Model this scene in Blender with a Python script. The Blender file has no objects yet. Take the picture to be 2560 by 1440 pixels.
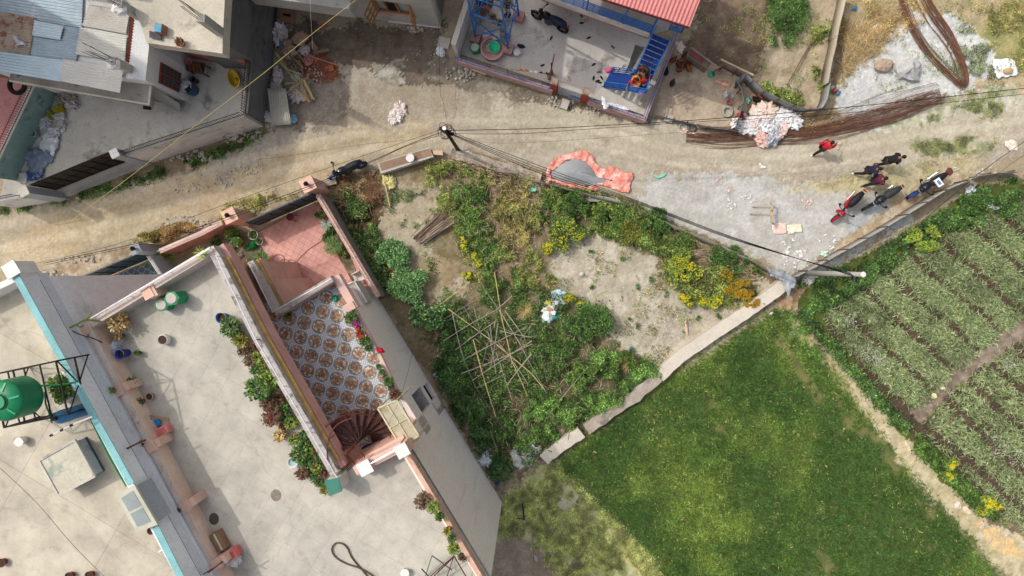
import bpy, math, random
import numpy as np
from mathutils import Vector, Matrix, noise as mnoise
random.seed(7)
rng = np.random.default_rng(7)
R = math.radians
scene = bpy.context.scene
COL = scene.collection
# ------------------------------------------------------------------ camera, sky, sun, exposure
H = 35.5
F = 1706.67
cam_d = bpy.data.cameras.new('camera'); cam = bpy.data.objects.new('camera', cam_d); COL.objects.link(cam)
cam_d.lens = 24.0; cam_d.sensor_width = 36.0; cam_d.clip_end = 600; cam_d.clip_start = 0.1
vn = Vector((60, 50, -F)).normalized()
CR = vn.rotation_difference(Vector((0, 0, -1))).to_matrix()
cam.matrix_world = Matrix.Translation((0, 0, H)) @ CR.to_4x4()
scene.camera = cam
SUN_EL = R(52); SH = (0.883, -0.469)
sun_d = bpy.data.lights.new('sun', 'SUN'); sun = bpy.data.objects.new('sun', sun_d); COL.objects.link(sun)
sun_d.energy = 1.5; sun_d.angle = R(0.8); sun_d.color = (1.0, 0.955, 0.88)
ld = Vector((SH[0] * math.cos(SUN_EL), SH[1] * math.cos(SUN_EL), -math.sin(SUN_EL)))
sun.rotation_euler = ld.to_track_quat('-Z', 'Y').to_euler(); sun.location = (-20, 10, 40)
world = bpy.data.worlds.new('World'); scene.world = world; world.use_nodes = True
wn = world.node_tree.nodes; wl = world.node_tree.links
bg = wn['Background']; sky = wn.new('ShaderNodeTexSky'); sky.sky_type = 'NISHITA'; sky.sun_disc = False
sky.sun_elevation = SUN_EL; sky.sun_rotation = math.atan2(-SH[0], -SH[1]); sky.air_density = 1.0; sky.dust_density = 5.0; sky.ozone_density = 0.6
hz = wn.new('ShaderNodeHueSaturation'); hz.inputs['Saturation'].default_value = .55      # haze greys the blue of the sky
wl.new(sky.outputs[0], hz.inputs['Color']); wl.new(hz.outputs[0], bg.inputs[0]); bg.inputs[1].default_value = 0.15
scene.view_settings.view_transform = 'Standard'; scene.view_settings.look = 'None'
scene.view_settings.exposure = 0.12; scene.view_settings.gamma = 1.0
scene.cycles.max_bounces = 5; scene.cycles.diffuse_bounces = 3; scene.cycles.transparent_max_bounces = 6

# ------------------------------------------------------------------ pixel <-> ground geometry
def P(px, py, z=0.0):
 d = CR @ Vector((px - 1280, 720 - py, -F))
 t = (H - z) / -d.z
 return Vector((d.x * t, d.y * t, z))
CRn = np.array(CR)
def to_px(x, y, z=0.0):
 v = np.stack([x, y, np.zeros_like(x) + (z - H)], -1) @ CRn      # R^T applied
 return 1280 + v[..., 0] / -v[..., 2] * F, 720 - v[..., 1] / -v[..., 2] * F
def Pn(px, py, z=0.0):
 d = np.stack([px - 1280, 720 - py, np.full_like(px, -F)], -1) @ CRn.T
 t = (H - z) / -d[..., 2]
 return np.stack([d[..., 0] * t, d[..., 1] * t, np.zeros_like(t) + z], -1)
def lin(c):
 return tuple(((v / 255) / 12.92 if v <= 10 else (((v / 255) + .055) / 1.055) ** 2.4) for v in c)
def inpoly(x, y, poly):
 c = np.zeros(x.shape, bool); n = len(poly)
 for i in range(n):
  x0, y0 = poly[i]; x1, y1 = poly[(i + 1) % n]
  if y0 == y1: continue
  m = ((y0 > y) != (y1 > y)) & (x < (x1 - x0) * (y - y0) / (y1 - y0) + x0)
  c ^= m
 return c
_lat = rng.random((256, 256))
def vnoise(x, y):
 xi = np.floor(x).astype(int); yi = np.floor(y).astype(int); fx = x - xi; fy = y - yi
 fx = fx * fx * (3 - 2 * fx); fy = fy * fy * (3 - 2 * fy)
 g = lambda a, b: _lat[a % 256, b % 256]
 return (g(xi, yi) * (1 - fx) * (1 - fy) + g(xi + 1, yi) * fx * (1 - fy) + g(xi, yi + 1) * (1 - fx) * fy + g(xi + 1, yi + 1) * fx * fy)
def fbm(x, y, o=4):
 s = 0; a = .5; t = 0
 for i in range(o):
  s = s + a * vnoise(x * 2 ** i + 17.3 * i, y * 2 ** i + 9.1 * i); t += a; a *= .55
 return s / t

# ------------------------------------------------------------------ materials
class NT:
 def __init__(s, name):
  s.m = bpy.data.materials.new(name); s.m.use_nodes = True; s.t = s.m.node_tree
  s.b = s.t.nodes['Principled BSDF']; s.out = s.t.nodes['Material Output']
 def n(s, typ, **kw):
  nd = s.t.nodes.new(typ)
  for k, v in kw.items():
   if k.startswith('i_'):
    key = k[2:]; key = int(key) if key.isdigit() else key
    nd.inputs[key].default_value = v
   else: setattr(nd, k, v)
  return nd
 def l(s, a, b): s.t.links.new(a, b)
 def math(s, op, a, b=None, c=None):
  nd = s.t.nodes.new('ShaderNodeMath'); nd.operation = op
  for i, v in enumerate((a, b, c)):
   if v is None: continue
   if isinstance(v, (int, float)): nd.inputs[i].default_value = v
   else: s.l(v, nd.inputs[i])
  return nd.outputs[0]
 def mix(s, f, a, b, blend='MIX'):
  nd = s.t.nodes.new('ShaderNodeMix'); nd.data_type = 'RGBA'; nd.blend_type = blend
  for sock, v in ((nd.inputs[0], f), (nd.inputs[6], a), (nd.inputs[7], b)):
   if isinstance(v, (int, float)): sock.default_value = v
   elif isinstance(v, tuple): sock.default_value = (*v[:3], 1)
   else: s.l(v, sock)
  return nd.outputs[2]
 def ramp(s, f, stops, const=False):
  nd = s.t.nodes.new('ShaderNodeValToRGB'); cr = nd.color_ramp
  if const: cr.interpolation = 'CONSTANT'
  while len(cr.elements) < len(stops): cr.elements.new(.5)
  for e, (p, c) in zip(cr.elements, stops):
   e.position = p; e.color = (*c[:3], 1) if isinstance(c, tuple) else (c, c, c, 1)
  s.l(f, nd.inputs[0]); return nd.outputs[0]
 def coord(s): return s.n('ShaderNodeTexCoord').outputs['Object']
 def noise(s, co, sc, det=4, rough=.6):
  nd = s.n('ShaderNodeTexNoise'); s.l(co, nd.inputs['Vector']); nd.inputs['Scale'].default_value = sc
  nd.inputs['Detail'].default_value = det; nd.inputs['Roughness'].default_value = rough
  return nd.outputs['Fac']
 def bump(s, h, strength=.3, dist=.02):
  nd = s.n('ShaderNodeBump'); nd.inputs['Strength'].default_value = strength; nd.inputs['Distance'].default_value = dist
  s.l(h, nd.inputs['Height']); s.l(nd.outputs[0], s.b.inputs['Normal'])
MC = {}
def M(rgb, rough=.8, metal=0., var=.14, sc=2.5, bump=.25, bsc=30, stain=None, st=.6, ssc=1.2, alpha=1, streak=False):
 key = (tuple(rgb), rough, metal, var, sc, bump, bsc, stain, st, ssc, alpha, streak)
 if key in MC: return MC[key]
 a = NT('surface_%d' % len(MC)); c = lin(rgb); co = a.coord()
 lo = tuple(max(0, v * (1 - var * 1.6)) for v in c); hi = tuple(min(.92, v * (1 + var)) for v in c)
 n1 = a.noise(co, sc, 5, .62)
 col = a.ramp(n1, [(.3, lo), (.7, hi)])
 n2 = a.noise(co, bsc, 4, .7)
 col = a.mix(.35, col, a.ramp(n2, [(.3, (.6, .6, .6)), (.7, (1.25, 1.25, 1.25))]), 'MULTIPLY')
 if stain:
  if streak:
   mp = a.n('ShaderNodeMapping'); mp.inputs['Scale'].default_value = (1, 1, .12); a.l(co, mp.inputs[0]); co2 = mp.outputs[0]
  else: co2 = co
  n3 = a.noise(co2, ssc, 6, .7)
  col = a.mix(a.ramp(n3, [(st, 0.), (min(.99, st + .12), 1.)]), col, lin(stain))
 a.l(col, a.b.inputs['Base Color'])
 a.b.inputs['Roughness'].default_value = rough; a.b.inputs['Metallic'].default_value = metal
 a.b.inputs['Specular IOR Level'].default_value = .3
 if bump: a.bump(n2, bump, .01)
 if alpha < 1: a.b.inputs['Alpha'].default_value = alpha
 MC[key] = a.m; return a.m
def mat_attr(name, rough=.7, trans=.0, mul=1.0, detail=0):
 a = NT(name); at = a.n('ShaderNodeAttribute', attribute_name='Col')
 col = at.outputs['Color']
 a.l(col, a.b.inputs['Base Color']); a.b.inputs['Roughness'].default_value = rough
 a.b.inputs['Specular IOR Level'].default_value = .25
 if trans:
  tr = a.n('ShaderNodeBsdfTranslucent'); a.l(col, tr.inputs[0]); ms = a.n('ShaderNodeMixShader'); ms.inputs[0].default_value = trans
  a.l(a.b.outputs[0], ms.inputs[1]); a.l(tr.outputs[0], ms.inputs[2]); a.l(ms.outputs[0], a.out.inputs[0])
 return a.m
LEAF = mat_attr('leaf_surface', .6, .42)

# ------------------------------------------------------------------ objects
def tag(o, label=None, cat=None, group=None, kind=None):
 if label: o['label'] = label
 if cat: o['category'] = cat
 if group: o['group'] = group
 if kind: o['kind'] = kind
 return o
def thing(name, label, cat, loc=(0, 0, 0), rz=0, group=None):
 o = bpy.data.objects.new(name, None); COL.objects.link(o); o.empty_display_size = .2
 o.location = loc; o.rotation_euler = (0, 0, rz); return tag(o, label, cat, group)
class MB:
 def __init__(s): s.v = []; s.f = []; s.mi = []; s.T = None
 def add(s, vs, fs, mi=0):
  o = len(s.v)
  if s.T is not None: vs = [s.T @ Vector(v) for v in vs]
  s.v.extend([tuple(v) for v in vs]); s.f.extend([tuple(i + o for i in f) for f in fs]); s.mi.extend([mi] * len(fs)); return s
 def prism(s, pts, z0, z1, mi=0, top=None):
  n = len(pts); A = [(p[0], p[1]) for p in pts]
  if sum(A[i][0] * A[(i + 1) % n][1] - A[(i + 1) % n][0] * A[i][1] for i in range(n)) < 0: A = A[::-1]
  vs = [(x, y, z0) for x, y in A] + [(x, y, z1) for x, y in A]
  fs = [tuple(range(n - 1, -1, -1)), tuple(range(n, 2 * n))] + [(i, (i + 1) % n, n + (i + 1) % n, n + i) for i in range(n)]
  s.add(vs, fs, mi)
  if top is not None: s.mi[-n - 1] = top
  return s
 def pp(s, pxs, zt, z0, zref=None, mi=0):     # footprint read at height zref
  return s.prism([P(x, y, zt if zref is None else zref) for x, y in pxs], z0, zt, mi)
 def wall(s, pts, t, z0, z1, mi=0, side=0, closed=False):   # mitred strip; side 0 centred, 1 left, -1 right
  p = [Vector((q[0], q[1])) for q in pts]; n = len(p); L = []; Rr = []
  for i in range(n):
   if closed: d0 = (p[i] - p[i - 1]).normalized(); d1 = (p[(i + 1) % n] - p[i]).normalized()
   else:
    d1 = (p[i + 1] - p[i]).normalized() if i < n - 1 else None
    d0 = (p[i] - p[i - 1]).normalized() if i > 0 else d1
    d1 = d1 or d0
   m = (d0 + d1).normalized(); nn = Vector((-m.y, m.x)); k = 1 / max(.4, nn.dot(Vector((-d1.y, d1.x))))
   a, b = ((.5, .5), (1, 0), (0, 1))[side]
   L.append(p[i] + nn * t * a * k); Rr.append(p[i] - nn * t * b * k)
  vs = []; fs = []
  za = z0 if isinstance(z0, (list, tuple)) else [z0] * n; zb = z1 if isinstance(z1, (list, tuple)) else [z1] * n
  for i in range(n): vs += [(*L[i], za[i]), (*Rr[i], za[i]), (*Rr[i], zb[i]), (*L[i], zb[i])]
  for i in range(n if closed else n - 1):
   a = 4 * i; b = 4 * ((i + 1) % n)
   fs += [(a + 3, b + 3, b + 2, a + 2)[::-1], (a, b, b + 1, a + 1)[::-1], (a, a + 3, b + 3, b)[::-1], (a + 1, b + 1, b + 2, a + 2)[::-1]]
  if not closed: fs += [(0, 1, 2, 3), tuple(4 * (n - 1) + k for k in (3, 2, 1, 0))]
  return s.add(vs, fs, mi)
 def wp(s, pxs, zt, t, z0, z1=None, mi=0, side=0, closed=False):   # wall whose line is read from pixels at height zt
  return s.wall([P(x, y, zt) for x, y in pxs], t, z0, zt if z1 is None else z1, mi, side, closed)
 def box(s, c, sx, sy, sz, rz=0, mi=0, tilt=None):   # c = centre of the bottom
  q = [(-.5, -.5), (.5, -.5), (.5, .5), (-.5, .5)]; ca, sa = math.cos(rz), math.sin(rz); vs = []
  for z in (0, 1):
   for x, y in q:
    v = Vector((x * sx, y * sy, z * sz))
    if tilt: v.rotate(tilt)
    vs.append((c[0] + v.x * ca - v.y * sa, c[1] + v.x * sa + v.y * ca, c[2] + v.z))
  return s.add(vs, [(3, 2, 1, 0), (4, 5, 6, 7), (0, 1, 5, 4), (1, 2, 6, 5), (2, 3, 7, 6), (3, 0, 4, 7)], mi)
 def bar(s, a, b, w, h=None, mi=0):           # rectangular beam between two points
  a = Vector(a); b = Vector(b); d = (b - a); L = d.length
  if L < 1e-5: return s
  h = h or w; d.normalize(); up = Vector((0, 0, 1)) if abs(d.z) < .95 else Vector((1, 0, 0))
  x = d.cross(up).normalized() * w / 2; y = x.cross(d).normalized() * h / 2
  vs = [a - x - y, a + x - y, a + x + y, a - x + y, b - x - y, b + x - y, b + x + y, b - x + y]
  return s.add(vs, [(0, 1, 2, 3), (7, 6, 5, 4), (0, 4, 5, 1), (1, 5, 6, 2), (2, 6, 7, 3), (3, 7, 4, 0)], mi)
 def tube(s, pts, r, n=6, mi=0, closed=False):
  pts = [Vector(p) for p in pts]; m = len(pts); vs = []; fs = []
  rr = r if isinstance(r, (list, tuple)) else [r] * m
  prev = None
  for i, p in enumerate(pts):
   d = (pts[(i + 1) % m] - pts[i - 1]) if (closed or 0 < i < m - 1) else (pts[1] - pts[0] if i == 0 else pts[-1] - pts[-2])
   if d.length < 1e-7: d = Vector((0, 0, 1))
   d.normalize()
   if prev is None: prev = d.orthogonal().normalized()
   u = (prev - d * prev.dot(d)); u = u.normalized() if u.length > 1e-5 else d.orthogonal().normalized(); prev = u; w = d.cross(u)
   for k in range(n):
    a = 2 * math.pi * k / n; vs.append(p + (u * math.cos(a) + w * math.sin(a)) * rr[i])
  for i in range(m if closed else m - 1):
   a = i * n; b = ((i + 1) % m) * n
   for k in range(n): fs.append((a + k, a + (k + 1) % n, b + (k + 1) % n, b + k))
  if not closed: fs += [tuple(range(n - 1, -1, -1)), tuple((m - 1) * n + k for k in range(n))]
  return s.add(vs, fs, mi)
 def lathe(s, c, prof, n=16, mi=0, ph=0, axis=None):    # profile [(r,z)...] open at the ends unless r=0
  vs = []; fs = []; m = len(prof)
  for r, z in prof:
   for k in range(n):
    a = 2 * math.pi * k / n + ph; v = Vector((r * math.cos(a), r * math.sin(a), z))
    if axis: v.rotate(axis)
    vs.append((c[0] + v.x, c[1] + v.y, c[2] + v.z))
  for i in range(m - 1):
   for k in range(n): fs.append((i * n + k, i * n + (k + 1) % n, (i + 1) * n + (k + 1) % n, (i + 1) * n + k))
  return s.add(vs, fs, mi)
 def cyl(s, c, r, h, n=16, mi=0, r2=None, ph=0, axis=None):
  r2 = r if r2 is None else r2
  return s.lathe(c, [(0.0001, 0), (r, 0), (r2, h), (0.0001, h)], n, mi, ph, axis)
 def build(s, name, mat, parent=None, loc=None, world=True, smooth=False, bevel=0, label=None, cat=None, group=None, kind=None):
  if not s.v: return None
  me = bpy.data.meshes.new(name); v = np.array(s.v, float)
  if parent is not None and world: v = v - np.array(root_loc(parent))
  o = bpy.data.objects.new(name, me)
  if parent is None and world:
   if loc is None:
    mn = v.min(0); mx = v.max(0); loc = ((mn[0] + mx[0]) / 2, (mn[1] + mx[1]) / 2, mn[2])
   v = v - np.array(loc)
  if loc is not None and parent is None: o.location = loc
  me.from_pydata(v.tolist(), [], s.f)
  for m in (mat if isinstance(mat, (list, tuple)) else [mat]): me.materials.append(m)
  me.polygons.foreach_set('material_index', s.mi)
  if smooth: me.polygons.foreach_set('use_smooth', [True] * len(s.f))
  me.update(); COL.objects.link(o)
  if parent is not None: o.parent = parent
  if bevel:
   b = o.modifiers.new('bevel', 'BEVEL'); b.width = bevel; b.segments = 2; b.limit_method = 'ANGLE'
  return tag(o, label, cat, group, kind)
def root_loc(o):
 l = Vector((0, 0, 0))
 while o is not None: l += o.location; o = o.parent
 return l
def npmesh(name, V, Fq, col=None, mat=None, parent=None, loc=(0, 0, 0), label=None, cat=None, group=None, kind=None, smooth=False):
 me = bpy.data.meshes.new(name); k = Fq.shape[1]
 V = V - np.array(loc if parent is None else root_loc(parent))
 me.vertices.add(len(V)); me.vertices.foreach_set('co', V.astype(np.float32).ravel())
 me.loops.add(Fq.size); me.loops.foreach_set('vertex_index', Fq.astype(np.int32).ravel())
 me.polygons.add(len(Fq)); me.polygons.foreach_set('loop_start', np.arange(0, Fq.size, k, dtype=np.int32))
 if smooth: me.polygons.foreach_set('use_smooth', np.ones(len(Fq), bool))
 me.update(calc_edges=True)
 if col is not None:
  at = me.attributes.new('Col', 'FLOAT_COLOR', 'POINT')
  at.data.foreach_set('color', np.concatenate([col, np.ones((len(col), 1))], 1).astype(np.float32).ravel())
 if mat: me.materials.append(mat)
 o = bpy.data.objects.new(name, me); COL.objects.link(o)
 if parent is not None: o.parent = parent
 else: o.location = loc
 return tag(o, label, cat, group, kind)
def leaves(C, D, L, W, col, droop=0.):
 """one pointed leaf per centre: C base points, D unit directions"""
 n = len(C); L = np.broadcast_to(np.asarray(L, float), (n,))[:, None]; W = np.broadcast_to(np.asarray(W, float), (n,))[:, None]
 D = D / np.linalg.norm(D, axis=1, keepdims=True)
 S = np.cross(D, np.array([0, 0, 1.]) + rng.normal(0, .35, (n, 3))); S /= np.linalg.norm(S, axis=1, keepdims=True) + 1e-9
 mid = C + D * L * .5; tip = C + D * L; tip[:, 2] -= droop * L[:, 0]
 V = np.stack([C, mid + S * W / 2, tip, mid - S * W / 2], 1).reshape(-1, 3)
 Fq = np.arange(4 * n).reshape(n, 4); return V, Fq, np.repeat(col, 4, 0)
def colmix(n, cols, jit=.18):
 c = np.array([lin(x) for x in cols]); i = rng.integers(0, len(cols), n)
 c = c + (c.mean(1, keepdims=True) - c) * .14
 return c[i] * np.array([1.9, 1.84, 1.74]) * (1 + rng.uniform(-jit, jit, (n, 1))) * (1 + rng.uniform(-.06, .06, (n, 3)))
def tubepts(pts, k=8):      # smooth polyline
 pts = [Vector(p) for p in pts]; out = []
 for i in range(len(pts) - 1):
  a = pts[max(0, i - 1)]; b = pts[i]; c = pts[i + 1]; d = pts[min(len(pts) - 1, i + 2)]
  for j in range(k):
   t = j / k; out.append(.5 * ((2 * b) + (c - a) * t + (2 * a - 5 * b + 4 * c - d) * t * t + (3 * b - 3 * c + d - a) * t ** 3))
 out.append(pts[-1]); return out
def blob(c, sx, sy, sz, rz=0, amp=.12, fr=2.2, seg=14, flat=.35, mb=None, mi=0, seed=None, sharp=0):
 """crumpled closed lump: sacks, stones, clods; rests on c.z"""
 mb = mb or MB(); seed = random.random() * 90 if seed is None else seed; vs = []; fs = []; n = seg; m = max(5, seg // 2)
 for i in range(m + 1):
  th = math.pi * i / m
  for k in range(n):
   ph = 2 * math.pi * k / n; v = Vector((math.sin(th) * math.cos(ph), math.sin(th) * math.sin(ph), math.cos(th)))
   q = v * fr + Vector((seed, seed * .7, seed * 1.3)); d = 1 + amp * 2 * mnoise.noise(q) + amp * mnoise.noise(q * 2.7)
   if sharp: d += sharp * abs(mnoise.noise(q * 1.7)) - sharp * .3
   v = v * d; z = max(v.z, -flat) + flat
   x, y = v.x * sx / 2, v.y * sy / 2
   vs.append((c[0] + x * math.cos(rz) - y * math.sin(rz), c[1] + x * math.sin(rz) + y * math.cos(rz), c[2] + z * sz / (1 + flat)))
 for i in range(m):
  for k in range(n): fs.append((i * n + k, (i + 1) * n + k, (i + 1) * n + (k + 1) % n, i * n + (k + 1) % n))
 mb.add(vs, fs, mi); return mb
def sheet(mb, px_poly, z, amp=.06, res=.08, mi=0, th=.012, zf=None, fr=3.0):
 """crumpled cloth / plastic / paper with an outline read from the photo, draped near height z"""
 W = [P(x, y, z) for x, y in px_poly]; xs = [p.x for p in W]; ys = [p.y for p in W]
 nx = max(2, int((max(xs) - min(xs)) / res)); ny = max(2, int((max(ys) - min(ys)) / res)); sd = random.random() * 50
 gx = np.linspace(min(xs), max(xs), nx + 1); gy = np.linspace(min(ys), max(ys), ny + 1); X, Y = np.meshgrid(gx, gy)
 jx = X + (fbm(X * 3 + sd, Y * 3) - .5) * .12; jy = Y + (fbm(X * 3, Y * 3 + sd) - .5) * .12
 keepv = {}; vs = []; fs = []
 Z = z + .02 + amp * 2 * (np.abs(fbm(X * fr + sd, Y * fr, 4) - .5) * 2)
 if zf is not None: Z = Z + zf(X, Y)
 cx = (X[:-1, :-1] + X[1:, 1:]) / 2; cy = (Y[:-1, :-1] + Y[1:, 1:]) / 2; ins = inpoly(cx, cy, [(p.x, p.y) for p in W])
 def vid(i, j):
  if (i, j) not in keepv: keepv[(i, j)] = len(vs); vs.append((jx[i, j], jy[i, j], Z[i, j]))
  return keepv[(i, j)]
 for i in range(ny):
  for j in range(nx):
   if ins[i, j]: fs.append((vid(i, j), vid(i, j + 1), vid(i + 1, j + 1), vid(i + 1, j)))
 if fs: mb.add(vs, fs, mi)
 return mb
def corr(mb, a, b, c, d, wave=.076, amp=.012, mi=0, rows=1, jit=0):
 """corrugated sheet with corners a-b (across the ridges) and d-c opposite; ridges run a->d"""
 a, b, c, d = map(Vector, (a, b, c, d)); n = max(4, int((b - a).length / wave) * 4); nrm = (b - a).cross(d - a).normalized()
 if nrm.z < 0: nrm = -nrm
 vs = []; fs = []
 for r in range(rows + 1):
  t = r / rows
  for i in range(n + 1):
   u = i / n; p = (a.lerp(b, u)).lerp(d.lerp(c, u), t)
   vs.append(p + nrm * (amp * math.sin(i * math.pi / 2) + jit * mnoise.noise(p * 1.3)))
 for r in range(rows):
  for i in range(n): fs.append((r * (n + 1) + i, r * (n + 1) + i + 1, (r + 1) * (n + 1) + i + 1, (r + 1) * (n + 1) + i))
 mb.add(vs, fs, mi); return mb
# ------------------------------------------------------------------ terrain
ROAD = [(-200,530),(0,505),(150,490),(380,415),(660,318),(672,300),(690,200),(700,60),(1105,66),(1100,120),(1140,165),(1400,235),(1640,300),(1720,330),(1850,345),(2010,330),(2200,290),(2380,240),(2620,215),(2800,200),
  (2800,330),(2560,380),(2440,440),(2330,480),(2000,690),(1965,680),(1800,600),(1570,492),(1380,440),(1180,380),(940,420),(820,455),(740,480),(560,545),(480,590),(350,600),(200,640),(120,670),(0,680),(-200,760)]
GARDEN = [(800,490),(840,450),(940,425),(1180,385),(1380,445),(1570,500),(1810,608),(1945,690),(1955,745),(1660,945),(1470,1070),(1380,1150),(1260,1255),(950,745)]
WHEAT = [(1945,775),(2000,830),(2100,960),(2250,1160),(2420,1350),(2500,1440),(2560,1520),(1800,1600),(1660,1470),(1640,1400),(1560,1310),(1480,1240),(1430,1190),(1390,1150),(1480,1090),(1680,950)]
PATHW = [(1955,790),(1985,790),(2060,880),(2150,965),(2270,1100),(2400,1240),(2470,1300),(2600,1360),(2600,1480),(2520,1440),(2420,1340),(2250,1155),(2100,965),(2010,850)]
GARLIC = [(2010,700),(2160,640),(2340,540),(2450,460),(2800,440),(2800,1500),(2620,1400),(2480,1300),(2280,1090),(2150,950),(2000,800)]
LAWN = [(1235,1260),(1390,1150),(1480,1240),(1560,1310),(1640,1400),(1700,1600),(1200,1600)]
PLOT = [(1690,150),(1740,60),(1790,-200),(2120,-200),(2125,0),(2090,120),(2075,270),(2000,265),(1860,215),(1780,150)]
COOP = [(1630,290),(1690,130),(1860,190),(1880,230),(1850,330),(1760,325),(1640,296)]
GRAV = [(2095,265),(2110,215),(2145,165),(2190,120),(2250,60),(2290,35),(2380,38),(2450,70),(2480,110),(2478,190),(2420,225),(2370,250),(2300,290),(2230,330),(2170,310),(2110,290)]
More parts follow.
